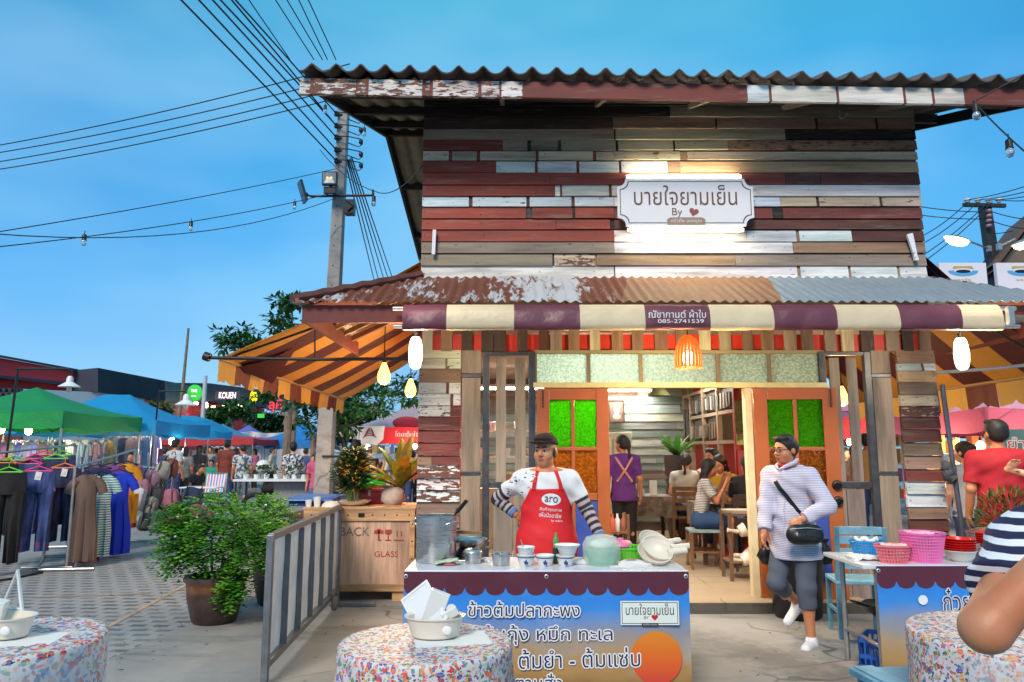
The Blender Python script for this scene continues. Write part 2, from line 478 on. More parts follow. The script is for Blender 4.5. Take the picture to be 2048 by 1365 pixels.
def cone(a,b,ra,rb,k=.02,fl=None,ang=0,clip=None,tag=''):
    return dict(t='c',a=np.array(a,float),b=np.array(b,float),ra=ra,rb=rb,k=k,fl=fl,ang=ang,clip=clip,tag=tag)
def blob(c,r,k=.02,M=None,sub=False,tag='',clip=None):
    return dict(t='e',c=np.array(c,float),r=np.array(r if hasattr(r,'__len__') else (r,) * 3,float),k=k,M=M,sub=sub,tag=tag,clip=clip)
def prim_eval(p,off=0.0,wr=0.0):
    if p['t'] == 'c':
        a,b,ra,rb = p['a'],p['b'],p['ra'] + off,p['rb'] + off
        fl = p['fl']; r = max(ra,rb); rx = r if not fl else r / min(1,fl)
        lo,hi = np.minimum(a,b) - rx,np.maximum(a,b) + rx
        ca,sa = math.cos(p['ang']),math.sin(p['ang'])
        def tf(X,Y,Z):
            if not fl: return X,Y,Z
            x,y = ca * X + sa * Y,-sa * X + ca * Y
            return x,y / fl,Z
        def fn(X,Y,Z):
            x,y,z = tf(X,Y,Z); A = tf(*a); B = tf(*b)
            dx,dy,dz = B[0] - A[0],B[1] - A[1],B[2] - A[2]; L = dx*dx + dy*dy + dz*dz + 1e-12
            t = np.clip(((x - A[0]) * dx + (y - A[1]) * dy + (z - A[2]) * dz) / L,0,1)
            d = np.sqrt((x - A[0] - t*dx)**2 + (y - A[1] - t*dy)**2 + (z - A[2] - t*dz)**2) - (ra + (rb - ra) * t)
            if fl: d = d * min(1,(1 + fl) / 2)
            if wr: d = d + wr * (np.sin(31*X + 17*Z + 9*Y) * np.sin(23*Z - 19*X + 5) + .6 * np.sin(57*Z + 29*X))
            if p['clip'] is not None:
                c0,nn = p['clip']; d = np.maximum(d,(X - c0[0]) * nn[0] + (Y - c0[1]) * nn[1] + (Z - c0[2]) * nn[2])
            return d
        return fn,lo,hi
    c,r = p['c'],p['r'] + off; M = p['M']; rm = r.max()
    def fn(X,Y,Z):
        x,y,z = X - c[0],Y - c[1],Z - c[2]
        if M is not None: x,y,z = (M[0][0]*x + M[1][0]*y + M[2][0]*z,M[0][1]*x + M[1][1]*y + M[2][1]*z,M[0][2]*x + M[1][2]*y + M[2][2]*z)
        k0 = np.sqrt((x / r[0])**2 + (y / r[1])**2 + (z / r[2])**2)
        k1 = np.sqrt((x / r[0]**2)**2 + (y / r[1]**2)**2 + (z / r[2]**2)**2) + 1e-9
        d = np.where(k0 < 1e-4,-r.min(),k0 * (k0 - 1) / k1)
        if wr: d = d + wr * np.sin(31*X + 17*Z) * np.sin(23*Z - 19*X)
        if p['clip'] is not None:
            c0,nn = p['clip']; d = np.maximum(d,(X - c0[0]) * nn[0] + (Y - c0[1]) * nn[1] + (Z - c0[2]) * nn[2])
        return d
    return fn,c - rm,c + rm
def sdf_mesh(prims,h,off=0.0,wr=0.0,cuts=()):
    pos = [p for p in prims if not p.get('sub')]
    bb = [prim_eval(p,off) for p in pos]
    lo = np.min([b[1] for b in bb],0); hi = np.max([b[2] for b in bb],0)
    f = Field(lo,hi,h)
    for p in prims:
        fn,l,u = prim_eval(p,0 if p.get('sub') else off,wr); f.apply(fn,l,u,p['k'],bool(p.get('sub')))
    if cuts:
        ax = [f.lo[a] + f.h * np.arange(f.n[a]) for a in range(3)]
        X,Y,Z = np.meshgrid(*ax,indexing='ij')
        for c0,nn in cuts:
            f.F = np.maximum(f.F,((X - c0[0]) * nn[0] + (Y - c0[1]) * nn[1] + (Z - c0[2]) * nn[2]).astype(np.float32))
    return f.mesh()
def mesh_np(name,V,Q,mats,parent,colors=None,smooth=True):
    me = bpy.data.meshes.new(name); n,m = len(V),len(Q)
    me.vertices.add(n); me.vertices.foreach_set("co",np.asarray(V,np.float32).ravel())
    me.loops.add(m * 4); me.loops.foreach_set("vertex_index",np.asarray(Q,np.int32).ravel())
    me.polygons.add(m); me.polygons.foreach_set("loop_start",np.arange(m,dtype=np.int32) * 4)
    try: me.polygons.foreach_set("loop_total",np.full(m,4,np.int32))
    except Exception: pass
    if smooth: me.polygons.foreach_set("use_smooth",np.ones(m,bool))
    me.update(calc_edges=True); me.validate()
    if colors is not None:
        ca = me.color_attributes.new("Col",'FLOAT_COLOR','POINT')
        ca.data.foreach_set("color",np.concatenate([colors,np.zeros((n,1))],1).astype(np.float32).ravel())
    for x in (mats if isinstance(mats,(list,tuple)) else [mats]): me.materials.append(x)
    o = bpy.data.objects.new(name,me); COL.objects.link(o); o.parent = parent
    return o

SKINS = {'a': '#c48863','b': '#b9805f','c': '#dcab8c','d': '#a06a4c'}
def skin_mat(k):
    nm = 'skin_' + k
    if nm in MATS: return MATS[nm]
    g = G(nm); c = srgb(SKINS[k]); v = g.coord()
    a = g.noise(v,9,5,.6)
    g.base(g.mix(g.ramp(a,[(.3,0),(.7,.8)]),c,(c[0] * 1.06,c[1] * .72,c[2] * .62)))
    g.p.inputs['Roughness'].default_value = .5; g.p.inputs['Subsurface Weight'].default_value = .12
    g.p.inputs['Subsurface Radius'].default_value = (.02,.008,.004)
    g.bump(g.noise(v,160,3),.12,.004); MATS[nm] = g.m; return g.m
HAIR = pm('hair_black',(.012,.010,.010),.62,.3,30,.3,120)
HAIRB = pm('hair_brown',(.035,.02,.014),.62,.3,30,.3,120)
EYEW = pm('eye_white',(.42,.38,.35),.5,0,5,0)
EYED = pm('eye_iris',(.012,.008,.006),.4,0,5,0)
BROW = pm('eyebrow_hair',(.012,.010,.009),.7,.1,40,.2)
LIP = pm('lip_skin',(.36,.11,.09),.45,.1,30,.05)
def unit(v): v = np.array(v,float); return v / (np.linalg.norm(v) + 1e-9)

def head_prims(c,s,R3):
    def T(p): return c + R3 @ (np.array(p) * s)
    def E(p,r,k=.012,sub=False,t='head'): return blob(T(p),np.array(r) * s,k * s,R3,sub,t)
    P = [E((0,.012,.032),(.076,.096,.086),.02),E((0,-.022,-.03),(.062,.070,.072),.03),E((0,-.052,-.078),(.036,.036,.028),.03),
         E((-.04,-.05,-.03),(.026,.03,.032),.02),E((.04,-.05,-.03),(.026,.03,.032),.02)]
    P += [cone(T((-.036,-.076,.026)),T((.036,-.076,.026)),.013 * s,.013 * s,.014 * s,tag='head'),
          E((-.031,-.094,.008),(.017,.013,.012),.012,True),E((.031,-.094,.008),(.017,.013,.012),.012,True),
          cone(T((0,-.084,.014)),T((0,-.106,-.020)),.008 * s,.013 * s,.008 * s,tag='head'),
          E((-.012,-.096,-.026),(.009,.010,.008),.006),E((.012,-.096,-.026),(.009,.010,.008),.006),
          E((0,-.088,-.050),(.024,.009,.006),.006),E((0,-.086,-.060),(.021,.010,.007),.006),
          E((-.030,-.083,.0165),(.016,.010,.004),.004),E((.030,-.083,.0165),(.016,.010,.004),.004),
          E((-.079,.012,-.004),(.011,.022,.033),.008),E((.079,.012,-.004),(.011,.022,.033),.008)]
    return P,T

def hand_prims(w,d,nrm,s=1.0,curl=.5,side=1,spread=1.0):
    """w wrist, d pointing direction, nrm the palm's inner side; five separate fingers"""
    d = unit(d); nrm = unit(np.array(nrm) - d * np.dot(nrm,d)); lat = np.cross(d,nrm) * side
    P = [cone(w,w + d * .035 * s,.027 * s,.026 * s,.012 * s,tag='hand')]
    B = np.stack([lat,d,nrm],1)
    P.append(blob(w + d * .065 * s,np.array([.040,.046,.016]) * s,.012 * s,B,tag='hand'))
    for i,(o,L) in enumerate(((.030,.068),(.010,.077),(-.010,.072),(-.029,.056))):
        r = w + d * (.098 - .006 * abs(i - 1)) * s + lat * o * s * spread
        a1 = curl * .9; a2 = curl * 2.1
        d1 = d * math.cos(a1) + nrm * math.sin(a1) + lat * o * 2.2 * (spread - .6); d1 = unit(d1)
        d2 = unit(d * math.cos(a2) + nrm * math.sin(a2))
        m = r + d1 * L * .5 * s; e = m + d2 * L * .5 * s
        P += [cone(r,m,.0088 * s,.0082 * s,.004 * s,tag='hand'),cone(m,e,.0082 * s,.0068 * s,.003 * s,tag='hand')]
    t0 = w + d * .03 * s + lat * .028 * s; td = unit(d * .62 + lat * .72 + nrm * (.25 + .5 * curl)); t1 = t0 + td * .042 * s
    t2 = t1 + unit(td + d * .35 + nrm * curl * .5) * .032 * s
    P += [cone(t0,t1,.014 * s,.0105 * s,.008 * s,tag='hand'),cone(t1,t2,.0105 * s,.0082 * s,.003 * s,tag='hand')]
    return P

def person(label,loc,rz=0,H=1.65,skin='a',cell=.014,group=None,build=1.0,pose='stand',lean=0.0,side=0.0,
           head=(0,0),la=None,ra=None,ll=None,rl=None,lh=None,rh=None,top=None,bottom=None,hair='short',hairmat=None,
           shoes=None,face=True,name='person',waist=1.0,extra=None,twist=0.0,hs=1.0):
    """faces -Y at rz 0; its left side is +X. la/ra: (elbow, wrist) offsets from the shoulder; ll/rl: (knee, ankle) offsets from the hip"""
    root = thing(name,label,'person',loc,rz,group)
    k = H / 1.7; b = build
    hip = np.array((0,0,.90 * k)) if pose == 'stand' else np.array((0,0,.10 * k + .02))
    up = unit((side,-math.sin(lean),math.cos(lean))); fw = unit(np.cross(up,(1,0,0)) * -1)
    fw = unit(np.array((0,-math.cos(lean),-math.sin(lean))))
    ct,st = math.cos(twist),math.sin(twist)
    rt = np.array((ct,st,0))
    chest = hip + up * .40 * k; neck = hip + up * .56 * k; 
    P = [cone(hip + up * .02 * k,hip + up * .22 * k,.135 * k * b * waist,.125 * k * b * waist,.05,.72,0,tag='torso'),
         cone(hip + up * .2 * k,chest,.125 * k * b * waist,.145 * k * b,.05,.68,0,tag='torso'),
         cone(chest - rt * .085 * k * b + up * .05 * k,chest + rt * .085 * k * b + up * .05 * k,.092 * k * b,.092 * k * b,.05,.85,0,tag='torso'),
         cone(hip - np.array((.07,0,.03)) * k * b,hip + np.array((.07,0,-.03)) * k * b,.105 * k * b,.105 * k * b,.05,.95,0,tag='hips'),
         cone(neck - up * .07 * k,neck + up * .07 * k - fw * -.01,.058 * k * (b * .5 + .5),.05 * k * (b * .5 + .5),.03,tag='neck')]
    sh = {}
    for sd,nm in ((1,'l'),(-1,'r')): sh[nm] = hip + up * .485 * k + rt * sd * .178 * k * (b * .6 + .4)
    for nm in 'lr':
        s_ = sh[nm]; P.append(cone(neck - up * .035 * k,s_ + up * .0 * k,.055 * k,.052 * k * (b * .5 + .5),.03,tag='torso'))
    arms = {}
    for nm,a,hh in (('l',la,lh),('r',ra,rh)):
        sd = 1 if nm == 'l' else -1
        if isinstance(a,dict):
            w0 = np.array(to_local(root,a['to'])); a = ik(sh[nm],w0,.285 * k,.25 * k,a.get('hint',(sd * .6,.5,-.6)),k)
        if a is None: a = ((sd * .05,.02,-.27),(sd * .07,-.06,-.51))
        e,w = sh[nm] + np.array(a[0]) * k,sh[nm] + np.array(a[1]) * k
        arms[nm] = (sh[nm],e,w); q = (b * .5 + .5)
        P += [cone(sh[nm],e,.052 * k * q,.040 * k * q,.03,tag='uarm_' + nm),cone(e,w,.040 * k * q,.027 * k * q,.012,tag='farm_' + nm)]
        P.append(blob(e + unit(unit(e - sh[nm]) + unit(e - w)) * .012 * k,.033 * k * q,.02,tag='uarm_x'))
        hd = unit(w - e); o = hh or {}
        P += hand_prims(w,o.get('d',hd),o.get('n',(-sd,0,0)),k * .98,o.get('curl',.45),o.get('s',sd),o.get('spread',1.0))
    legs = {}
    for nm,g_ in (('l',ll),('r',rl)):
        sd = 1 if nm == 'l' else -1
        h0 = hip + np.array((sd * .088 * b,0,-.02)) * k
        if g_ is None: g_ = ((sd * .01,0,-.42),(sd * .015,.03,-.82)) if pose == 'stand' else ((sd * .05,-.42,.0),(sd * .05,-.40,-.42))
        kn,an = h0 + np.array(g_[0]) * k,h0 + np.array(g_[1]) * k
        legs[nm] = (h0,kn,an); fd = unit(g_[2]) if len(g_) > 2 else np.array((sd * .18,-1,0)); fd = unit(fd)
        P += [cone(h0,kn,.088 * k * b,.056 * k * b,.04,tag='thigh_' + nm),cone(kn,an,.056 * k * b,.036 * k,.02,tag='shin_' + nm),
              blob(lerp(kn,an,.3) + np.array((0,.018,0)),(.046 * k * b,.05 * k * b,.1 * k),.03,tag='shin_' + nm),
              cone(an + np.array((0,0,-.035)) * k - fd * .045 * k,an + fd * .165 * k + np.array((0,0,-.05)) * k,.034 * k,.029 * k,.02,tag='foot_' + nm)]
    yaw,pit = head
    cy,sy,cpp,spp = math.cos(yaw),math.sin(yaw),math.cos(pit + lean * .3),math.sin(pit + lean * .3)
    R3 = np.array([[cy,-sy,0],[sy,cy,0],[0,0,1.0]]) @ np.array([[1,0,0],[0,cpp,-spp],[0,spp,cpp]])
    hc = neck + up * .155 * k + R3 @ np.array((0,-.018,.0))
    HP,T = head_prims(hc,k * 1.04 * hs,R3); P += HP
    V,Q = sdf_mesh(P,cell)
    body = mesh_np('body',V,Q,skin_mat(skin),root)
    ks = k * 1.04 * hs
    def M4(p):
        m = Matrix.Identity(4)
        for i in range(3):
            for j in range(3): m[i][j] = R3[i,j]
        q = T(p); m.translation = Vector(q); return m
    if face and cell < .02:
        for sd in (-1,1):
            e = MB(); e.ell((0,0,0),.0125 * ks,12,8,M=M4((sd * .031,-.0745,.0085)))
            eo = e.build('eye',EYEW,root,179,w=0)
            i = MB(); i.ell((0,0,0),(.0085 * ks,.003 * ks,.0085 * ks),10,6,M=M4((sd * .031 + face_look(extra) * .004,-.0868,.008)))
            io = i.build('iris',EYED,eo,179,w=0)
            w = MB(); w.tube([M4((sd * x,y,z)).translation for x,y,z in ((.014,-.094,.030),(.03,-.091,.036),(.046,-.080,.030))],[.0036 * ks,.0052 * ks,.0026 * ks],6)
            w.build('eyebrow',BROW,root,179,w=0)
        lp = MB(); lp.ell((0,0,0),(.024 * ks,.006 * ks,.0052 * ks),12,7,M=M4((0,-.0975,-.0495))); lp.ell((0,0,0),(.021 * ks,.007 * ks,.0065 * ks),12,7,M=M4((0,-.0955,-.0600)))
        lp.build('lips',LIP,root,179,w=0)
    hm = hairmat or HAIR
    def hb(p,r,kk=.02,clip=None): return blob(T(p),np.array(r) * ks,kk,R3,False,'hair',clip)
    hp = []
    fwd = R3 @ np.array((0,-1.0,0)); upv = R3 @ np.array((0,0,1.0))
    cl = (T((0,-.055,.045)),unit(fwd * 1.0 - upv * .55))
    if hair in ('short','bun','pony','long','bob','crop'):
        t = .009 if hair == 'short' else .012
        hp.append(hb((0,.016,.036),(.079 + t,.099 + t,.088 + t),.02,cl))
        hp.append(hb((0,.035,.0),(.080 + t * .6,.080,.075),.02,(T((0,-.012,0)),fwd)))
        if hair == 'short': hp += [hb((x,y,.105),(.036,.04,.024),.015) for x,y in ((-.04,-.03),(.005,-.045),(.045,-.025),(-.02,.02),(.03,.03))]
    if hair == 'bun': hp.append(hb((0,.125,.06),(.04,.036,.04),.02))
    if hair == 'pony': hp += [hb((0,.115,.04),(.03,.03,.035),.02),cone(T((0,.125,.03)),T((0,.13,-.2)),.028 * ks,.018 * ks,.02,tag='hair')]
    if hair in ('long','bob'):
        L = -.30 if hair == 'long' else -.12
        for x in (-.062,-.03,0,.03,.062): hp.append(cone(T((x,.06 - abs(x) * .4,.02)),T((x * 1.15,.09 - abs(x) * .5,L)),.04 * ks,.026 * ks,.02,tag='hair'))
    if hair == 'cap':
        hp.append(hb((0,.03,-.005),(.083,.082,.07),.02,(T((0,.0,0)),fwd)))
        hp += [cone(T((sd * .078,-.012,.03)),T((sd * .077,-.014,-.03)),.009 * ks,.006 * ks,.006,tag='hair') for sd in (-1,1)]
    if hp:
        V,Q = sdf_mesh(hp,max(cell * .9,.006),0,.005); mesh_np('hair',V,Q,hm,root)
    # ---- clothes as shells round the same limbs
    def arm_part(nm,t0,t1,off_k=1):
        s_,e,w = arms[nm]; out = []
        if t1 <= 1:
            p = lerp(s_,e,t1); q = [x for x in P if x['tag'] == 'uarm_' + nm][0]
            out.append(cone(s_,lerp(s_,e,min(1,t1 + .12)),q['ra'],lerp(q['ra'],q['rb'],t1),.03,clip=(p,unit(e - s_))))
        else:
            q1 = [x for x in P if x['tag'] == 'uarm_' + nm][0]; q2 = [x for x in P if x['tag'] == 'farm_' + nm][0]
            p = lerp(e,w,t1 - 1); out += [cone(s_,e,q1['ra'],q1['rb'],.03),cone(e,w,q2['ra'],q2['rb'],.02,clip=(p,unit(w - e)))]
        return out
    def leg_part(nm,t1):
        h0,kn,an = legs[nm]; q1 = [x for x in P if x['tag'] == 'thigh_' + nm][0]; q2 = [x for x in P if x['tag'] == 'shin_' + nm]
        if t1 <= 1:
            p = lerp(h0,kn,t1); return [cone(h0,lerp(h0,kn,min(1.0,t1 + .12)),q1['ra'],lerp(q1['ra'],q1['rb'],t1),.04,clip=(p,unit(kn - h0)))]
        p = lerp(kn,an,t1 - 1)
        return [cone(h0,kn,q1['ra'],q1['rb'],.04),cone(kn,an,q2[0]['ra'] * 1.02,max(q2[0]['rb'],.045 * k),.03,clip=(p,unit(an - kn)))]
    ch = max(cell * .85,.006)
    if bottom:
        t = bottom.get('len',1.95); off = bottom.get('off',.014)
        bp = [x for x in P if x['tag'] == 'hips'] + [dict(P[0])]
        if bottom.get('skirt'):
            h0l,kl,al = legs['l']; h0r,kr,ar = legs['r']; z1 = lerp((kl + kr) / 2,(al + ar) / 2,max(0,t - 1)) if t > 1 else lerp((h0l + h0r) / 2,(kl + kr) / 2,t)
            bp.append(cone(hip,z1,.13 * k * b,.17 * k * b,.05,.8,clip=(z1,unit(z1 - hip))))
            for nm in 'lr': bp += leg_part(nm,t)
        else:
            for nm in 'lr': bp += leg_part(nm,t)
        V,Q = sdf_mesh(bp,ch,off,.002,[(hip + up * .13 * k,up)])
        mesh_np(bottom.get('name','trousers'),V,Q,bottom['mat'],root)
    if top:
        off = top.get('off',.017); sl = top.get('sleeve',.75); hem = top.get('hem',.0)
        tp = [dict(x) for x in P if x['tag'] in ('torso','hips')]
        for nm in 'lr':
            v = sl if not isinstance(sl,dict) else sl[nm]
            if v > 0: tp += arm_part(nm,0,v)
        if pose == 'stand' and top.get('flare',0) is not None: tp.append(cone(hip + up * .15 * k,hip + up * (hem - .02) * k,.14 * k * b,(.15 + top.get('flare',.012)) * k * b,.05,.86))
        V,Q = sdf_mesh(tp,ch,off,top.get('wr',.003),[(hip + up * hem * k,-up),(neck + up * .012 * k,unit(up + fw * .3))])
        mesh_np(top.get('name','shirt'),V,Q,top['mat'],root)
    if shoes:
        for nm in 'lr':
            fp = [dict(x) for x in P if x['tag'] == 'foot_' + nm]; an = legs[nm][2]
            V,Q = sdf_mesh(fp + [cone(an + np.array((0,0,-.05)) * k,an + np.array((0,0,-.01)) * k,.04 * k,.038 * k,.02)],max(cell * .8,.007),.010,0)
            so_ = mesh_np('shoe',V,Q,shoes,root)
            if cell < .008:
                V,Q = sdf_mesh([cone(an + np.array((0,0,-.075)) * k - fd * .05 * k,an + fd * .175 * k + np.array((0,0,-.078)) * k,.047 * k,.045 * k,.02,clip=(an + np.array((0,0,-.068)) * k,(0,0,1)))],.006,0,0,[(an + np.array((0,0,-.092)) * k,(0,0,-1))]); mesh_np('sole',V,Q,pm('grey_sole',(.3,.3,.32),.7),so_)
    return dict(root=root,T=T,M4=M4,R3=R3,k=k,ks=ks,sh=sh,arms=arms,legs=legs,hip=hip,neck=neck,up=up,fw=fw,chest=chest,P=P,b=b,hc=hc,rt=rt)
def ik(s,w,L1,L2,hint,k):
    d = np.array(w) - s; D = np.linalg.norm(d); m = L1 + L2 - .004
    if D > m: d = d / D * m; D = m
    u = d / D; x = (D * D + L1 * L1 - L2 * L2) / (2 * D); h = math.sqrt(max(0,L1 * L1 - x * x)); p = np.array(hint,float); p = unit(p - u * np.dot(p,u))
    return ((u * x + p * h) / k,d / k)
def face_look(extra): return (extra or {}).get('look',0)
def to_local(root,p):
    """world point -> the person's own frame"""
    q = Vector(p) - Vector(root.location); return Matrix.Rotation(-root.rotation_euler.z,3,'Z') @ q
# ------------------------------------------------------------------ ground
def mat_concrete(name,col,stain=.5,scale=1.0,patch=None):
    g = G(name); c = srgb(col); v = g.coord((1,1,1))
    a = g.noise(v,.7 * scale,6,.62); b = g.noise(v,9 * scale,6,.7); s = g.noise(g.coord((.5,1.6,1),rot=(0,0,.5)),1.1 * scale,7,.68)
    x = g.mix(1,c,g.ramp(a,[(.3,.82),(.7,1.1)]),'MULTIPLY')
    x = g.mix(1,x,g.ramp(b,[(.3,.88),(.7,1.06)]),'MULTIPLY')
    x = g.mix(g.math('MULTIPLY',g.ramp(s,[(.50,0),(.66,1)]),stain),x,tuple(q * .35 for q in c))
    nv = g.n("TexNoise"); nv.inputs['Scale'].default_value = 2.2; g.l(v,nv.inputs[0]); cv = g.n("Mix",data_type='VECTOR'); cv.inputs[0].default_value = .22; g.l(v,cv.inputs[4]); g.l(nv.outputs['Color'],cv.inputs[5])
    vo = g.n("TexVoronoi",feature='DISTANCE_TO_EDGE'); vo.inputs['Scale'].default_value = .62; g.l(cv.outputs[1],vo.inputs[0])
    x = g.mix(g.math('MULTIPLY',g.math('LESS_THAN',vo.outputs['Distance'],.0045),g.ramp(a,[(.45,0),(.6,.75)])),x,(.05,.045,.04))
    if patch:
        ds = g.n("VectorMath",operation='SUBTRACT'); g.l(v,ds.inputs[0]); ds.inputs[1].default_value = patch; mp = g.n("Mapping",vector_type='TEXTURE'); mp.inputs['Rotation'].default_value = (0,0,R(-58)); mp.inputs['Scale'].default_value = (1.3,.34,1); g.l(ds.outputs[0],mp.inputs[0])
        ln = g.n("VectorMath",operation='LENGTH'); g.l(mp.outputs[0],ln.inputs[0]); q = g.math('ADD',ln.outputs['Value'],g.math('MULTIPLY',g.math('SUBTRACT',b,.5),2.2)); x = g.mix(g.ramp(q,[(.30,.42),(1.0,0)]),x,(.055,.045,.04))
    g.base(x); g.l(g.ramp(b,[(.3,.62),(.7,.85)]),g.p.inputs['Roughness'])
    g.bump(g.math('ADD',b,g.noise(v,90,4,.7)),.25,.01); return g.m
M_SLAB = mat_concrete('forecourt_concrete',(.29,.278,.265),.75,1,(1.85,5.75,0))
M_LOT = mat_concrete('lot_concrete',(.27,.27,.275),.4,.6)
def mat_grid_paver():
    g = G('grid_paver'); v = g.coord()
    br = g.n("TexBrick",offset=.5,offset_frequency=2,squash=1,squash_frequency=2)
    br.inputs['Scale'].default_value = 1; br.inputs['Mortar Size'].default_value = .042; br.inputs['Mortar Smooth'].default_value = .1
    br.inputs['Brick Width'].default_value = .21; br.inputs['Row Height'].default_value = .155
    mp = g.coord((1,1,1),rot=(0,0,R(4))); nz = g.n("TexNoise"); nz.inputs['Scale'].default_value = 5; g.l(v,nz.inputs[0])
    mv = g.n("Vectorish") if False else g.n("Mix",data_type='VECTOR'); mv.inputs[0].default_value = .03
    g.l(mp,mv.inputs[4]); g.l(nz.outputs['Color'],mv.inputs[5]); g.l(mv.outputs[1],br.inputs[0])
    a = g.noise(v,1.0,5); b = g.noise(v,20,6,.7)
    soil = g.mix(g.ramp(b,[(.35,0),(.65,1)]),(.045,.05,.048),(.13,.13,.13))
    conc = g.mix(1,(.30,.30,.305),g.ramp(b,[(.3,.75),(.7,1.12)]),'MULTIPLY')
    fill = g.ramp(a,[(.36,.0),(.58,.92)])
    hole = g.mix(fill,soil,(.20,.20,.20))
    g.base(g.mix(br.outputs['Fac'],hole,conc)); g.p.inputs['Roughness'].default_value = .85
    g.bump(g.math('ADD',g.math('MULTIPLY',br.outputs['Fac'],1.5),g.math('MULTIPLY',b,.4)),.7,.02); return g.m
def sheet(name,pts,z,mat,kind='structure'):
    mb = MB(); mb.add([(x,y,z) for x,y in pts],[tuple(range(len(pts)))])
    o = mb.build(name,mat); tag(o,kind=kind); return o
sheet('ground',[(-400,-60),(400,-60),(400,700),(-400,700)],-.004,M_LOT)
edge = lambda y: -2.86 - .1 * (6.25 - y)
sheet('forecourt_pavement',[(edge(-4),-4),(9,-4),(9,9.5),(edge(9.5),9.5)],.004,M_SLAB)
sheet('paver_pavement',[(-9.5,1.5),(edge(1.5),1.5),(edge(10.6),10.6),(-6.5,11.2)],.0,mat_grid_paver())
M_LINE = pm('orange_road_paint',(.40,.29,.2),.8,.5,3,.2)
def strip(name,a,b,w,z,m):
    a,b = Vector(a[:2]),Vector(b[:2]); d = (b - a).normalized(); n = Vector((-d.y,d.x)) * w / 2
    return sheet(name,[tuple(a + n),tuple(a - n),tuple(b - n),tuple(b + n)],z,m)
strip('road_marking',gnd(215,1255),gnd(395,1158),.05,.004,M_LINE)
strip('road_marking',gnd(60,1196),gnd(300,1188),.05,.004,M_LINE)

# ------------------------------------------------------------------ the wooden shophouse
F = 7.45; XL,XR = -.94,4.28
W_X,W_Z,W_Y = wood_mat('weathered_boards','x'),wood_mat('weathered_uprights','z'),wood_mat('weathered_joists','y')
house = thing('wooden_shophouse','two storey shophouse clad in mismatched reclaimed boards, red brown, white and grey','shophouse',(1.67,F,0))
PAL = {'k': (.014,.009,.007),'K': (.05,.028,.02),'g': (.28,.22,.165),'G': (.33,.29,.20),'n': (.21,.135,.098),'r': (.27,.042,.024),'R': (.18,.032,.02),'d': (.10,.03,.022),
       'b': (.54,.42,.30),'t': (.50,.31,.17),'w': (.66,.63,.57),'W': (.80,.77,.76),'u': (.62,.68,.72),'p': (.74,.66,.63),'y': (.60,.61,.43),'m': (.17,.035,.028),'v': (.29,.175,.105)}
def board_x(mb,x0,x1,z0,z1,y,col,tilt=.012,th=.02):
    """a lapped board: the lower edge stands proud"""
    col = (*col[:3],max(.2,col[3])) if len(col) > 3 else col
    mb.add([(x0,y - .003,z1),(x1,y - .003,z1),(x1,y - tilt - .004,z0),(x0,y - tilt - .004,z0),(x0,y + th,z1),(x1,y + th,z1),(x1,y + th,z0),(x0,y + th,z0)],
           [(0,3,2,1),(4,5,6,7),(3,7,6,2),(0,1,5,4),(0,4,7,3),(1,2,6,5)],col)
ROWS = [  # (v top, v bottom, [(u end, palette key, chip)...]) with seams as narrow entries
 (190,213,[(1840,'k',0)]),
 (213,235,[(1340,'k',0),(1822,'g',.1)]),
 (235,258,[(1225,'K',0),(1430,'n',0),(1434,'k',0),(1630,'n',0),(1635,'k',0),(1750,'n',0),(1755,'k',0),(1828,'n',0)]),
 (258,280,[(1228,'g',.2),(1231,'k',0),(1570,'G',.1),(1828,'k',0)]),
 (280,302,[(1005,'R',0),(1055,'g',.2),(1062,'k',0),(1116,'g',.2),(1122,'K',0),(1231,'g',.2),(1236,'k',0),(1346,'G',.2),(1350,'k',0),(1455,'G',.3),(1830,'v',.5)]),
 (302,323,[(898,'b',.35),(904,'R',0),(954,'b',.3),(960,'R',0),(1072,'b',.3),(1077,'R',0),(1186,'b',.3),(1192,'r',0),(1228,'b',.3),(1360,'b',.4),(1375,'v',0),(1832,'b',.25)]),
 (323,346,[(992,'r',0),(1070,'w',.3),(1075,'R',0),(1153,'w',.3),(1158,'R',0),(1238,'w',.3),(1242,'R',0),(1335,'w',.2),(1360,'v',0),(1825,'t',.2),(1836,'R',0)]),
 (346,370,[(1100,'r',0),(1480,'r',.1),(1570,'r',.1),(1640,'d',.2),(1836,'m',.4)]),
 (370,393,[(1110,'r',0),(1120,'w',.2),(1124,'R',0),(1218,'w',.2),(1223,'R',0),(1500,'w',.1),(1838,'p',.1)]),
 (393,415,[(938,'u',.35),(945,'d',0),(1053,'u',.35),(1059,'d',0),(1143,'u',.35),(1149,'d',0),(1228,'u',.3),(1500,'w',.1),(1560,'u',.2),(1632,'b',.35),(1637,'K',0),(1758,'b',.35),(1763,'K',0),(1840,'b',.4)]),
 (415,438,[(1052,'r',.1),(1064,'k',0),(1145,'r',.1),(1150,'k',0),(1228,'r',.1),(1545,'m',.1),(1565,'k',0),(1840,'m',.35)]),
 (438,460,[(1112,'r',.2),(1220,'r',.3),(1228,'k',0),(1840,'d',.15)]),
 (460,484,[(1228,'r',.2),(1492,'p',.1),(1592,'u',.1),(1598,'v',0),(1703,'u',.1),(1842,'d',.1)]),
 (484,508,[(1228,'g',.25),(1585,'W',.1),(1845,'v',.1)]),
 (508,532,[(1105,'g',.2),(1108,'k',0),(1190,'b',.6),(1193,'v',0),(1470,'v',.2),(1846,'g',.25)]),
 (532,557,[(1228,'p',.12),(1230,'K',0),(1594,'W',.1),(1600,'v',0),(1696,'W',.1),(1701,'v',0),(1794,'W',.1),(1799,'v',0),(1850,'W',.1)]),
 (557,580,[(1850,'n',.1)])]
mb = MB()
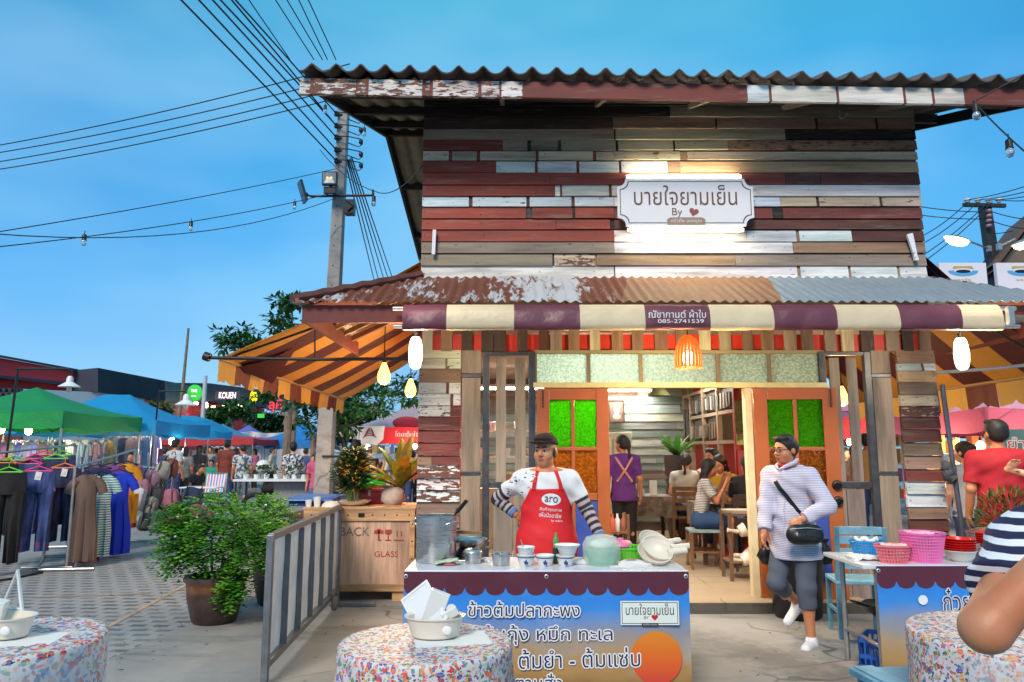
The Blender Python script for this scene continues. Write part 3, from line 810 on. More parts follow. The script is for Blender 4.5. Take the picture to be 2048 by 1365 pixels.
for va,vb,segs in ROWS:
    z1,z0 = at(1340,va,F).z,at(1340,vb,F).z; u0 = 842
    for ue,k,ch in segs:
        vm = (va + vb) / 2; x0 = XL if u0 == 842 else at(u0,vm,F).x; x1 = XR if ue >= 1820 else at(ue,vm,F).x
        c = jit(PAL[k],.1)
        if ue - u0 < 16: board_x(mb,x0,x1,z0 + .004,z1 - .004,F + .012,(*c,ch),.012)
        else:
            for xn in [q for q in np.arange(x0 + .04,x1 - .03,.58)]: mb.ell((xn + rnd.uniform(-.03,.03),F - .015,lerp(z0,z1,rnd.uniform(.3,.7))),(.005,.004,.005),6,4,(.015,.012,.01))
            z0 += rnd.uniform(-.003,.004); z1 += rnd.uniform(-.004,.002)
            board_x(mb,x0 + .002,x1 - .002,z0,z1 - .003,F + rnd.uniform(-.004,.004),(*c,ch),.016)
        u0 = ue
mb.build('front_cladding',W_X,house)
# corner columns of the ground floor
LCOL = [(700,717,[(920,'y',.1)]),(717,738,[(888,'y',.3),(892,'v',0),(920,'y',.4)]),(738,765,[(920,'v',0)]),(765,788,[(890,'w',.25),(896,'m',0),(920,'w',.25)]),
        (788,811,[(899,'w',.3),(905,'m',0),(920,'w',.3)]),(811,833,[(899,'w',.55),(920,'m',.1)]),(833,860,[(920,'m',.1)]),(860,885,[(920,'m',.05)]),(885,911,[(920,'m',.1)]),
        (911,930,[(862,'v',.2),(920,'m',.2)]),(930,956,[(920,'W',.72)]),(956,980,[(920,'W',.66)]),(980,1004,[(920,'u',.68)]),(1004,1030,[(920,'n',.3)]),(1030,1056,[(920,'v',.1)]),(1056,1082,[(920,'m',.2)]),
        (1082,1108,[(920,'n',.2)]),(1108,1134,[(920,'v',.2)]),(1134,1160,[(920,'m',.3)]),(1160,1186,[(920,'n',.3)]),(1186,1212,[(920,'v',.3)])]
RCOL = [(700,727,[(1880,'v',.1)]),(727,742,[(1848,'u',.3),(1853,'m',0),(1880,'u',.3)]),(742,764,[(1880,'t',.2)]),(764,790,[(1880,'n',.2)]),(790,812,[(1880,'b',.3)]),(812,833,[(1880,'w',.85)]),
        (833,858,[(1880,'d',.3)]),(858,885,[(1880,'d',.1)]),(885,911,[(1880,'n',.2)]),(911,938,[(1880,'n',.1)]),(938,963,[(1880,'m',0)]),(963,988,[(1880,'u',.08)]),(988,1014,[(1880,'u',.08)]),(1014,1038,[(1880,'n',.2)]),
        (1038,1062,[(1880,'d',.2)]),(1062,1088,[(1880,'n',.2)]),(1088,1114,[(1880,'v',.2)]),(1114,1140,[(1880,'n',.2)]),(1140,1170,[(1880,'d',.2)]),(1170,1205,[(1880,'v',.2)])]
for rows,xa,xb,ua in ((LCOL,XL,at(920,900,F).x,833),(RCOL,at(1792,720,F).x,XR,1792)):
    mb = MB()
    for va,vb,segs in rows:
        z1,z0 = at(1340,va,F).z,at(1340,vb,F).z; x0 = xa
        for i,(ue,k,ch) in enumerate(segs):
            x1 = xb if i == len(segs) - 1 else xa + (xb - xa) * (ue - ua) / ((920 if ua < 1000 else 1880) - ua)
            c = jit(PAL[k],.1)
            board_x(mb,x0 + .001,x1 - .001,z0,z1 - .004,F + rnd.uniform(-.006,.003),(*c,ch),.02); x0 = x1
        for x in (xa + .03,xb - .03): mb.ell((x,F - .018,(z0 + z1) / 2),(.006,.004,.006),6,4,col=(.02,.018,.016))
    mb.build('column_cladding',W_X,house)
# inner structure behind the cladding (walls, floor, ceiling of the dining room)
D_RED = pm('red_painted_wall',(.42,.025,.018),.6,.2,4,.15)
M_FLOOR = mat_concrete('tan_shop_floor',(.36,.27,.17),.35)
room = MB(); room.bx((XL + .02,F + .0,-.02),(XR,14.0,.1)); room.bx((XL + .25,7.16,-.02),(3.35,F - .001,.1))
room.build('shop_floor',M_FLOOR,house)
kb = MB(); kb.bx((XL + .24,7.135,-.02),(3.36,7.158,.098)); kb.build('step_edge',mat_concrete('dark_step_concrete',(.09,.08,.07),.6,2),house)
TEAL = [(.20,.25,.22),(.16,.20,.18),(.26,.27,.22),(.13,.15,.13),(.22,.24,.2),(.17,.12,.09),(.3,.3,.24)]
bw = MB(); z = .1
while z < 2.95:
    h_ = rnd.uniform(.13,.17); x = XL + .05
    while x < 3.2:
        L = rnd.uniform(.8,2.2); board_x(bw,x,min(x + L,3.2),z,z + h_ - .006,13.4,(*jit(rnd.choice(TEAL),.15),.25),.014); x += L
    z += h_
bw.build('rear_cladding',W_X,house)
cl = MB(); cl.bx((XL + .02,F + .1,2.78),(4.2,13.9,2.84)); cl.build('ceiling',pm('ceiling_panel',(.42,.40,.34),.8,.2,3),house)
sw = MB(); sw.bx((XL + .005,F + .03,.1),(XL + .06,13.9,3.3)); sw.bx((XL + .06,13.46,.1),(4.2,13.6,3.3)); sw.bx((XL + .06,9.4,.1),(XL + .08,13.3,1.5))
sw.build('side_wall',D_RED,house)
up_ = MB(); up_.bx((XL + .004,F + .022,2.86),(XR - .004,13.9,5.3)); up_.build('upper_shell',pm('upper_shell_boards',(.1,.07,.055),.8,.3,5),house)
# red partition of frames on the room's other side
PX = 3.12
fr = MB(); RB = (.36,.03,.02); WB = (.23,.15,.09)
for y in (9.5,10.35,11.2,12.05,12.9,13.38): fr.beam((PX,y,.1),(PX,y,2.78),.07,.07,RB if y < 11 else WB)
for z in (.95,1.62,2.05,2.45): fr.beam((PX,9.9,z),(PX,13.4,z),.055,.05,WB if z > 1 else RB)
fr.build('partition_frame',attr_mat('painted_frame',.6,.25),house)
lo = MB(); lo.bx((PX - .015,10.4,.1),(PX + .015,13.4,.93)); lo.bx((PX - .02,9.5,.1),(PX + .02,10.33,1.5)); lo.bx((PX + .05,9.5,1.7),(PX + .09,10.3,2.78)); lo.build('partition_panel',D_RED,house)
sh = MB()
for k,(y0,y1,z0,z1) in enumerate(((10.4,11.18,2.1,2.42),(11.24,12.0,2.1,2.42),(12.1,12.86,2.1,2.42),(11.24,12.02,1.66,2.02),(12.1,12.86,1.66,2.02),(12.94,13.36,1.66,2.42))):
    sh.bx((PX + .03,y0,z0),(PX + .2,y1,z1),(.035,.022,.016))
    for q in range(5): sh.box((PX - .02 + rnd.uniform(-.01,.01),lerp(y0,y1,(q + .5) / 5),lerp(z0,z1,.38)),(.05,(y1 - y0) / 9,(z1 - z0) * rnd.uniform(.5,.75)),(rnd.uniform(-.1,.1),0,0),jit(rnd.choice([(.05,.03,.02),(.2,.17,.14),(.03,.03,.03),(.12,.06,.03)])))
sh.build('shelf',attr_mat('shelf_wood',.6),house)
# picket strip over the openings, on a red backing
zt,zb = at(1340,655,F).z,at(1340,702,F).z
bk = MB(); bk.bx((XL + .03,F + .028,zb - .01),(XR - .03,F + .05,zt - .07)); bk.build('red_backing',pm('red_backing_board',(.60,.035,.02),.55,.2,6),house)
PK = [(855,'y'),(893,'v'),(934,'K'),(975,'K'),(1000,'K'),(1045,'K'),(1088,'d'),(1112,'g'),(1148,'v'),(1190,'y'),(1235,'v'),(1275,'n'),(1322,'n'),(1362,'v'),(1410,'y'),(1450,'G'),(1495,'n'),(1535,'v'),(1580,'g'),(1615,'n'),(1660,'g'),(1695,'b'),(1735,'K'),(1785,'g'),(1815,'K'),(1850,'n')]
mb = MB()
for u,k in PK:
    x = at(u,680,F).x; w = rnd.uniform(.10,.135); q = rnd.uniform(-.004,.004)
    mb.box((x,F + .01 + q,(zt + zb) / 2 + .02),(w,.03,zt - zb + .05),(0,rnd.uniform(-.01,.01),0),(*jit(PAL[k],.12),.12))
mb.build('picket_strip',W_Z,house)
# transom with pebbled panes
def mat_pebble(name,col,scale=34,trans=.8,mixf=.55):
    g = G(name); v = g.coord()
    vo = g.n("TexVoronoi",feature='SMOOTH_F1'); vo.inputs['Scale'].default_value = scale; g.l(v,vo.inputs[0])
    cc = g.mix(1,srgb(col),g.ramp(vo.outputs['Distance'],[(.1,1.2),(.6,.72)]),'MULTIPLY'); g.base(cc)
    g.p.inputs['Transmission Weight'].default_value = trans; g.p.inputs['Roughness'].default_value = .22; g.p.inputs['IOR'].default_value = 1.25
    g.bump(vo.outputs['Distance'],1.0,.03)
    tr = g.n("BsdfTranslucent"); g.l(cc,tr.inputs[0])
    ms = g.n("MixShader"); ms.inputs[0].default_value = mixf; g.l(g.p.outputs[0],ms.inputs[1]); g.l(tr.outputs[0],ms.inputs[2]); g.l(ms.outputs[0],g.out.inputs[0])
    return g.m
P_PALE = mat_pebble('pebbled_pale_glass',(.78,.95,.90),52,.3,.85); P_GREEN = mat_pebble('pebbled_green_glass',(.14,.60,.012),60,.6,.7); P_AMBER = mat_pebble('pebbled_amber_glass',(.66,.27,.03),40,.9,.5)
x0,x1 = at(1070,735,F).x,at(1647,735,F).x; z1,z0 = zb,at(1340,766,F).z
ZH = at(1340,776,F).z
mb = MB(); ed = [1070,1177,1279,1377,1435,1538,1647]; ex = [at(u,735,F).x for u in (1070,1177,1281,1435,1538,1647)]
for x in ex: mb.bx((x - .018,F - .012,z0 - .0),(x + .018,F + .03,z1),(.20,.16,.10))
mb.bx((x0,F - .014,z1 - .03),(x1,F + .03,z1 + .004),(.3,.27,.16)); mb.bx((x0 - .02,F - .035,ZH),(x1 + .02,F + .05,z0),(.66,.58,.30))
tf = mb.build('transom_frame',attr_mat('cream_paint_trim',.55,.2),house)
for a,b in zip(ex[:-1],ex[1:]):
    p = MB(); p.bx((a + .019,F + .004,z0 + .002),(b - .019,F + .01,z1 - .032)); p.build('glass_pane',P_PALE,tf)
# slatted side lights: wide boards, steel posts, open slats, closed lower boards
STEEL = pm('grey_steel',(.085,.085,.095),.45,.35,14,.15,60,.6)
def sidelight(us,posts,wide,vtop=712,vmid=966,vbot=1212):
    f = MB(); zt_,zm,zl = at(1340,vtop - 8,F).z,at(1340,vmid + 4,F).z,at(1340,vbot,F).z
    for u in posts: x = at(u,850,F).x; f.bx((x - .033,F - .03,.0),(x + .033,F + .03,zt_))
    xs = [at(u,850,F).x for u in posts]
    f.bx((min(xs) + .034,F - .027,zt_ - .04),(max(xs) - .034,F + .02,zt_ - .002)); f.bx((min(xs) + .034,F - .027,zm - .03),(max(xs) - .034,F + .02,zm + .03))
    xa,xb = sorted((at(wide[0],850,F).x,at(wide[1],850,F).x)); f.bx((xa,F - .02,zm + .09),(xb,F + .02,zm + .13)); zz = at(1340,750,F).z; f.bx((xa,F - .02,zz - .03),(xb,F + .02,zz + .01))
    fo = f.build('slat_frame',STEEL,house,bevel=.004)
    b = MB()
    for ua,ub in us:
        x0,x1 = at(ua,850,F).x,at(ub,850,F).x; c = jit((.27,.21,.17),.1)
        b.box(((x0 + x1) / 2,F - .008,(zt_ - .045 + zm) / 2),(x1 - x0,.022,zt_ - .05 - zm - .035),(0,0,0),(*c,.1))
    ll = sorted([us[0][0] - 6,us[-1][1] + 14]); n = 2
    for i in range(n):
        x0,x1 = (at(lerp(ll[0],ll[1],(i + q) / n),1050,F).x for q in (.03,.97)); b.box(((x0 + x1) / 2,F - .004,(zm - .04) / 2 + .01),(x1 - x0,.022,zm - .06),None,(*jit((.235,.195,.16),.12),.2))
    for za,zb_ in ((zz + .014,zt_ + .01),(zm + .135,zz - .034),(.02,zm + .086)):
        b.box(((xa + xb) / 2,F - .01,(za + zb_) / 2),(xb - xa - .012,.024,zb_ - za),None,(*jit((.29,.215,.16),.08),.15))
    b.build('slat',W_Z,fo)
sidelight([(992,1012),(1030,1051)],(972,1064),(922,962))
sidelight([(1664,1684),(1699,1719)],(1650,1741),(1748,1788))
# the two orange doors
M_ORANGE = pm('orange_brown_door_paint',(.37,.098,.022),.42,.18,3,.12,25,0,.15)
M_BLUEP = pm('blue_door_panel',(.035,.075,.36),.5,.2,5,.1)
M_HW = pm('dark_iron_hardware',(.03,.028,.027),.45,.2,20,.1,60,.7)
def door(hinge,w,rz,label):
    """origin at the hinge foot; the leaf runs along +x"""
    d = thing('door',None,None,(0,0,0)); del_keys(d); d.parent = house; d.location = Vector(hinge) - Vector(house.location); d.rotation_euler = (0,0,rz); d['label'] = label
    h = ZH - .1 - .012; m = MB(); st = .125 * w / .72
    rails = [(0,.16),(.50 * h - .045,.50 * h + .045),(.775 * h - .02,.775 * h + .02),(h - .13,h)]
    rails = [(0,.15),(h * .455,h * .455 + .07),(h * .695,h * .695 + .035),(h - .115,h)]
    m.bx((0,-.02,0),(st,.02,h)); m.bx((w - st,-.02,0),(w,.02,h))
    for a,b in rails: m.bx((st + .001,-.018,a),(w - st - .001,.018,b))
    m.bx((w / 2 - .018,-.016,rails[1][1]),(w / 2 + .018,.016,rails[3][0])); m.bx((w / 2 - .016,-.012,rails[0][1]),(w / 2 + .016,.012,rails[1][0]))
    m.build('door_frame',M_ORANGE,d,w=0,bevel=.005)
    for za,zb_,mt in ((rails[2][1],rails[3][0],P_GREEN),(rails[1][1],rails[2][0],P_AMBER)):
        for xa,xb in ((st,w / 2 - .018),(w / 2 + .018,w - st)):
            p = MB(); p.bx((xa + .001,-.004,za + .001),(xb - .001,.004,zb_ - .001)); p.build('glass_pane',mt,d,w=0)
    for xa,xb in ((st,w / 2 - .016),(w / 2 + .016,w - st)):
        p = MB(); p.bx((xa + .001,-.006,rails[0][1] + .001),(xb - .001,.006,rails[1][0] - .001)); p.build('panel',M_BLUEP,d,w=0)
    return d,w,h
def del_keys(o):
    for k in list(o.keys()):
        if k in ('label','category','group'): del o[k]
dl,w_,h_ = door((at(1074,900,F).x,F - .05,.1),at(1217,900,F).x - at(1074,900,F).x,0,'orange door beside the cook')
dr,w2,h2 = door((at(1506,900,F).x,F - .05,.1),.80,R(-8),'orange door with ring handles')
hd = MB()
for zz in (h2 * .53,h2 * .455):
    hd.lathe([(.0,-.012),(.045,-.010),(.05,0),(.04,.012),(0,.016)],(0,0,0),16,M=Matrix.Translation((w2 - .05,-.026,zz)) @ Matrix.Rotation(R(90),4,'X'))
    hd.tube([(w2 - .05 + .034 * math.sin(a),-.042 - .004 * math.cos(a),zz - .012 + .034 * math.cos(a)) for a in [i * math.pi / 8 for i in range(17)]],.006,6)
hd.build('handle',M_HW,dr,179,w=0)
for dd,ww in ((dl,.06),(dr,w2 - .06)):
    c = MB()
    for q in range(6): c.ell((ww,-.028,h2 - .03 - q * .03),(.008,.006,.017),8,5)
    c.build('chain_hook',M_HW,dd,179,w=0)
jb = MB(); xx = at(1497,900,F).x; jb.bx((xx - .03,F - .06,.1),(xx + .035,F + .04,ZH - .004),(.66,.55,.34)); jb.build('door_jamb',attr_mat('cream_paint_trim'),house)

# roof: fibre cement sheets over a gable whose ridge runs along the street
XE0,XE1,YE,YR,YB = -2.02,5.32,6.58,11.05,16.0
def wave(x):
    p = ((x - XE0) / .233) % 1.0
    return .055 * math.exp(-((p - .5) / .2) ** 2) + .012 * math.cos(2 * math.pi * (p - .5))
def roof_z(x,y): 
    e = 5.085 - .0165 * (x - XE0)
    return e + (y - YE) * .325 if y <= YR else e + (YR - YE) * .325 - (y - YR) * .20
M_TILE = pm('fibre_cement_roof',(.115,.10,.10),.8,.35,2.5,.2)
NX = 256
rf = MB()
def rp(x,y,dz=0): return (x,y,roof_z(x,y) + wave(x) + dz)
rf.grid(lambda a,b: rp(lerp(XE0,XE1,a),lerp(YE,YR,b)),NX,3,thick=.012)
rf.grid(lambda a,b: rp(lerp(XE0,XE1,a),lerp(YR + .004,YB,b)),NX,3,thick=.012)
roof = rf.build('roof',M_TILE,house,60)
rc = MB()
rc.tube([(XE0 - .05 + i * .4,YR,roof_z(XE0 + i * .4,YR) + .05) for i in range(19)],.09,8); rc.build('ridge_cap',M_TILE,roof,60)
fs = MB(); FASC = [(622,'p',.6),(628,'m',0),(713,'p',.75),(733,'w',.8),(738,'m',0),(845,'p',.62),(851,'m',0),(860,'p',.8),(866,'m',0),(957,'p',.6),(963,'m',0),(999,'p',.6),(1003,'m',0),(1045,'p',.55),
     (1493,'m',.05),(1536,'u',.2),(1541,'m',0),(1670,'w',.15),(1675,'m',0),(1803,'w',.15),(1808,'m',0),(1860,'w',.15),(1865,'m',0),(1924,'w',.15),(2260,'m',.05)]
xa = at(600,170,YE + .1).x
for ue,k,ch in FASC:
    xb = at(ue,170,YE + .1).x; zt0,zt1 = roof_z(xa,YE) - .045,roof_z(xb,YE) - .045
    fs.add([(xa + .001,YE + .09,zt0),(xb - .001,YE + .09,zt1),(xb - .001,YE + .08,zt1 - .165),(xa + .001,YE + .08,zt0 - .165),(xa + .001,YE + .12,zt0),(xb - .001,YE + .12,zt1),(xb - .001,YE + .12,zt1 - .165),(xa + .001,YE + .12,zt0 - .165)],
           [(0,3,2,1),(4,5,6,7),(3,7,6,2),(0,1,5,4),(0,4,7,3),(1,2,6,5)],(*jit(PAL[k],.08),ch)); xa = xb
fs.build('fascia',W_X,house)
PUR = pm('dark_purlin_timber',(.035,.028,.024),.8,.3)
for y in (YE + .32,7.36,8.6,9.9,11.0,12.6,14.4):
    MB().beam((XE0 + .06,y,roof_z(XE0,y) - .095),(XE1 - .1,y,roof_z(XE1,y) - .095),.05,.11).build('purlin',PUR,roof)
for a,b,c,d in ((XE0 + .05,YE + .1,XE0,YR),(XE0 + .05,YR,XE0,YB),(XE1 - .05,YE + .1,XE1,YR)): MB().beam((a,b,roof_z(c,b) - .11),(a,d,roof_z(c,d) - .11),.04,.12).build('verge_beam',PUR,roof)
# roof_z(XE0, YE) - .11), (XE0 + .05, YR, roof_z(XE0, YR) - .11), .04, .12); pl.beam((XE0 + .05, YR, roof_z(XE0, YR) - .11), (XE0 + .05, YB, roof_z(XE0, YB) - .11), .04, .12)
#, roof_z(XE1, YE) - .11), (XE1 - .05, YR, roof_z(XE1, YR) - .11), .04, .12)
#, pm('dark_purlin_timber', (.035, .028, .024), .8, .3), roof)
for x in (-.1,.9,1.9,2.9,3.9): MB().beam((x,YE + .13,roof_z(x,YE) - .15),(x,F + .0,roof_z(x,F) - .15),.045,.09).build('rafter',pm('pale_rafter_timber',(.22,.19,.14),.8,.3),roof)
#, pm('pale_rafter_timber', (.22, .19, .14), .8, .3), roof)
so = MB()
for y0,y1 in ((YE + .34,7.34),(7.39,8.58),(8.63,9.88),(9.93,10.98),(11.05,12.58),(12.63,14.38),(14.43,15.9)):
    so.grid(lambda a,b: (lerp(XE0 + .1,XL - .02,a),lerp(y0,y1,b),roof_z(XE0,lerp(y0,y1,b)) - .05 + wave(lerp(XE0 + .1,XL - .02,a) * 1) * .6),48,2,thick=.006)
so.build('soffit_sheet',pm('green_grey_soffit',(.27,.27,.19),.8,.35,3,.15),roof,60)

# rusty tin canopy hipped round the front and sides
EY,EZ,WZ = 6.48,2.815,3.27; CX0,CX1 = -1.96,5.34
def mat_tin():
    g = G('rusty_tin'); tc = g.n("TexCoord"); sx = g.n("SeparateXYZ"); g.l(tc.outputs['Object'],sx.inputs[0])
    v = g.coord((1,1,1)); big = g.noise(g.coord((4.2,1.0,1)),1.6,6,.7); fine = g.noise(g.coord((16,3,3)),1.6,6,.7)
    x = g.math('ADD',sx.outputs[0],1.67)
    rust = g.mix(fine,(.10,.028,.018),(.27,.085,.045)); pale = g.mix(fine,(.42,.43,.46),(.68,.68,.70)); tan = g.mix(fine,(.15,.062,.035),(.42,.23,.12)); blue = g.mix(fine,(.16,.21,.26),(.34,.40,.45))
    # zones along the eave: rust with white, tan rust, galvanised
    mx = g.math('ADD',g.math('ADD',g.math('MULTIPLY',big,1.0),g.math('MULTIPLY',fine,.55)),g.ramp(g.math('MULTIPLY_ADD',x,.2,.4),[(.0,.16),(.05,.02),(.22,-.06 + .1),(.30,.0),(.42,.16),(.52,.22),(.535,0)]))
    z1 = g.mix(g.ramp(mx,[(.85,0),(.92,1)]),rust,pale)
    sheets = g.math('SUBTRACT',x,g.math('MULTIPLY',g.math('SUBTRACT',sx.outputs[1],-.97),.22))
    c = g.mix(g.math('GREATER_THAN',sheets,.98),z1,tan); c = g.mix(g.math('GREATER_THAN',sheets,2.42),c,blue)
    g.base(c); g.p.inputs['Roughness'].default_value = .62; g.p.inputs['Metallic'].default_value = .15
    g.bump(fine,.25,.006); return g.m
M_TIN = mat_tin()
def corr(t): return .011 * math.cos(2 * math.pi * t / .095)
tn = MB()
def tin_front(a,b):
    x = lerp(CX0,CX1,a); top_y = F + .0; 
    # hip: how far up the slope this rib may run
    lim = 1.0
    if x < XL: lim = (x - CX0) / (XL - CX0)
    if x > XR: lim = (CX1 - x) / (CX1 - XR)
    q = b * max(lim,.002); dent = .012 * mnoise.noise((x * 2.1,q * 2,3)) * (1 if x < 1 else .4)
    return (x,lerp(EY,F,q),lerp(EZ,WZ,q) + corr(x) + dent - .01 * math.sin(max(0,1 - q) * 3) * mnoise.noise((x * 1.3,0,7)))
tn.grid(tin_front,620,5,thick=.003)
for sgn,xw,xe in ((-1,XL,CX0),(1,XR,CX1)):
    def tin_side(a,b,xw=xw,xe=xe):
        y = lerp(EY,F + 1.5,a); lim = min(1,(y - EY) / (F - EY)); q = b * max(lim,.002)
        return (lerp(xe,xw,q),y,lerp(EZ,WZ,q) + corr(y))
    tn.grid(tin_side,150,4,thick=.003)
tin = tn.build('tin_canopy',M_TIN,house,70)
for xe,xw in ((CX0,XL),):
    MB().tube([(lerp(xe,xw,t),lerp(EY,F,t),lerp(EZ,WZ,t) + .018 + .008 * math.sin(t * 40)) for t in [i / 14 for i in range(15)]],.05,6).build('hip_flashing',pm('brown_flashing',(.13,.045,.035),.6,.3,8),tin,50)
cf = MB(); MA = (.16,.032,.026)
cf.beam((CX0 + .07,EY + .09,EZ - .10),(XL - .0,EY + .09,EZ - .10),.035,.16,MA); cf.beam((CX0 + .09,EY + .07,EZ - .1),(CX0 + .09,F + 1.4,EZ - .1),.035,.15,MA)
cf.beam((CX0 + .12,EY + .14,EZ - .07),(XL,F,WZ - .10),.06,.12,(.22,.06,.03)); cf.beam((CX1 - .12,EY + .14,EZ - .07),(XR,F,WZ - .10),.06,.12,(.22,.06,.03))
for x in (-.4,.5,1.4,2.3,3.2,4.1): cf.beam((x,EY + .1,EZ - .03),(x,F,WZ - .06),.04,.06,(.14,.08,.05))
for y in (6.9,7.3,7.7,8.1,8.5): cf.beam((CX0 + .1,y,EZ - .035),(lerp(CX0,XL,min(1,(y - EY) / .97)),y,lerp(EZ,WZ,min(1,(y - EY) / .97)) - .05),.04,.05,(.30,.13,.05))
cf.beam((XL,EY + .12,EZ - .06),(CX1 - .08,EY + .12,EZ - .06),.035,.09,MA); cf.beam((CX1 - .09,EY + .07,EZ - .1),(CX1 - .09,F + 1.4,EZ - .1),.035,.15,MA)
cf.build('canopy_frame',attr_mat('canopy_timber',.65,.3,5),tin)
# ------------------------------------------------------------------ cloth awnings
MAROON,CREAM,ORANGE,BROWNC = (.12,.026,.032),(.70,.57,.38),(.66,.35,.07),(.15,.035,.022)
M_CLOTH = attr_mat('awning_cloth',.62,.18,5,.2,18,0,.42)
M_VINYL = attr_mat('vinyl_awning',.42,.12,4,.15,14,0,.12)
M_GALV = pm('galvanised_pipe',(.42,.42,.42),.4,.2,20,.08,60,.75)
M_BLKPIPE = pm('black_pipe',(.02,.02,.022),.45,.2,20,.08,60,.4)
def side_awning(nm,label,xi,zi,y0,y1,xo0,zo0,xo1,zo1,n,first,flap,poles):
    t = thing(nm,label,'awning',((xi + xo0) / 2,(y0 + y1) / 2,0))
    sgn = 1 if xo0 > xi else -1
    def pt(a,b):
        xo,zo = lerp(xo0,xo1,a),lerp(zo0,zo1,a); y = lerp(y0,y1,a)
        return (lerp(xi,xo,b),y,lerp(zi,zo,b) - .05 * math.sin(b * math.pi) + .02 * mnoise.noise((a * 9,b * 3,1)))
    m = MB(); nu = n * 6
    def cf(a,b): return ORANGE if (int(a * n) + first) % 2 == 0 else MAROON
    m.grid(pt,nu,12,thick=.003,colfn=cf)
    m.build('canopy',M_CLOTH,t,60)
    f = MB(); rr = random.Random(4 + n)
    for i in range(n):
        a0,a1 = i / n,(i + 1) / n; c = jit(ORANGE if (i + first) % 2 == 0 else BROWNC,.06)
        P = []; k = 10; sway = rr.uniform(-.04,.04)
        tops = [Vector(pt(lerp(a0,a1,q / k),1)) for q in range(k + 1)]
        notch = [0,.0,.01,.02,.06,.10,.05,.015,.0,.01,0]
        o = len(f.v); vs = []
        for q in range(k + 1):
            vs.append(tops[q]); vs.append(tops[q] + Vector((sgn * (.02 + .02 * math.sin(q * 1.3 + i)) + sway * .4,0,-(flap + rr.uniform(-.012,.012) - notch[q] * .6))))
        f.add(vs,[(2*q,2*q+2,2*q+3,2*q+1) for q in range(k)],c)
    f.build('valance',M_CLOTH,t,50)
    p = MB()
    p.tube([pt(0,1),pt(1,1)],.022,8,(.3,.2,.1)); p.tube([pt(0,0),pt(1,0)],.022,8,(.1,.1,.1))
    for q in poles: p.tube([pt(q,.02),(lerp(xi,xo0,.55),lerp(y0,y1,q),lerp(zi,zo0,.62) - .06),pt(q,.99)],.013,6,(.02,.02,.02))
    p.build('awning_frame',attr_mat('frame_paint',.5),t,60)
    return t
zi = at(835,530,7.75).z
side_awning('striped_awning','orange and maroon striped cloth awning with tattered valance facing the market lot',XL - .02,zi,7.6,12.2,-3.03,2.44,-2.76,2.33,11,0,.24,(.02,.5,.98))
side_awning('striped_awning','orange and maroon striped cloth awning over the pink stalls side',XR + .02,zi + .08,7.56,12.0,5.72,2.31,5.55,2.27,8,1,.3,(.02,.5,.98))
tr_ = MB(); a,b,c = at(598,690,8.3),at(468,735,8.05),at(545,768,8.7)
def tornf(u,v): 
    p = lerp(lerp(Vector(a),Vector(b),u),lerp(Vector(a),Vector(c),u),v); return p + Vector((0,0,-.05 * math.sin(u * 3.1) * (1 - v)))
tr_.grid(tornf,10,6,MAROON,.002)
tag(tr_.build('torn_cloth',M_CLOTH,None,60),'torn maroon flap of cloth drooping under the striped awning','cloth')
# poles that hold the awnings
for (pa,pb,lab) in ((at(420,716,7.45),at(838,718,7.35),'dark horizontal pipe carrying the tattered awning edge from the house corner'),(at(1868,746,7.4),at(2130,722,7.3),'pale horizontal pipe from the house corner to the pink stalls')):
    m = MB().tube([pa,lerp(Vector(pa),Vector(pb),.5) + Vector((0,0,-.012)),pb],.017,8)
    o = m.build('awning_pipe',M_BLKPIPE if pa.x < 0 else M_GALV,None,60); tag(o,lab,'pipe')
    if pa.x < 0:
        c = MB(); c.tube([pa,Vector(pa) + Vector((-.06,0,.02))],.045,8); c.tube([at(630,640,7.45),at(630,716,7.42)],.008,6); c.build('pipe_cap',M_BLKPIPE,o,60)
m = MB().tube([at(1884,770,7.28),at(1926,1072,7.2)],.024,8); po = m.build('awning_post',pm('blue_grey_post',(.06,.065,.10),.4,.2,12),None,60); tag(po,'slanting dark steel post at the house corner by the pink stalls','post')
m = MB(); rr = random.Random(3)
m.tube([at(lerp(1890,1905,t) + rr.uniform(-6,6),lerp(925,968,t),7.2) for t in [i / 9 for i in range(10)]],[.03,.045,.05,.04,.055,.05,.045,.05,.04,.02],7)
tag(m.build('tied_cloth',pm('dark_grey_cloth',(.06,.065,.08),.9,.4,30,.4),None,60),'grey cloth knotted round the slanting steel post','cloth')

# front roll-down valance
YV = 6.38
va = thing('roll_awning','rolled awning striped maroon and cream with printed phone number','awning',(1.67,YV,2.6))
bnd = [805,893,1028,1160,1290,1420,1547,1673,1799,1922,2005]; bx_ = [at(u,632,YV).x for u in bnd]
zt_,zb_ = at(1340,607,YV).z,at(1340,660,YV).z
prof = [(.06,0),(.03,-.02),(.0,-.06),(-.012,-.11),(-.02,-.16),(-.016,-.195),(.0,-.215),(.03,-.22),(.05,-.2),(.05,-.17)]
kz = (zt_ - zb_) / .22
for i in range(10):
    m = MB(); c = (.15,.042,.066) if i % 2 == 0 else CREAM
    def fn(a,b,i=i):
        x = lerp(bx_[i],bx_[i + 1],a); q = b * (len(prof) - 1); j = min(int(q),len(prof) - 2); t = q - j
        y = lerp(prof[j][0],prof[j + 1][0],t); z = lerp(prof[j][1],prof[j + 1][1],t) * kz
        wob = (.012 if i % 2 == 0 else .004) * mnoise.noise((x * 5,b * 2.2,2)) + .004 * math.sin(x * 22 + b * 4) * (1 if i % 2 == 0 else .2)
        return (x,YV + y + wob,zt_ + z + .006 * mnoise.noise((x * 3,5,b)) * b)
    m.grid(fn,22,18,c); m.build('stripe',M_VINYL,va,80)
m = MB(); xm = (bx_[4] + bx_[5]) / 2
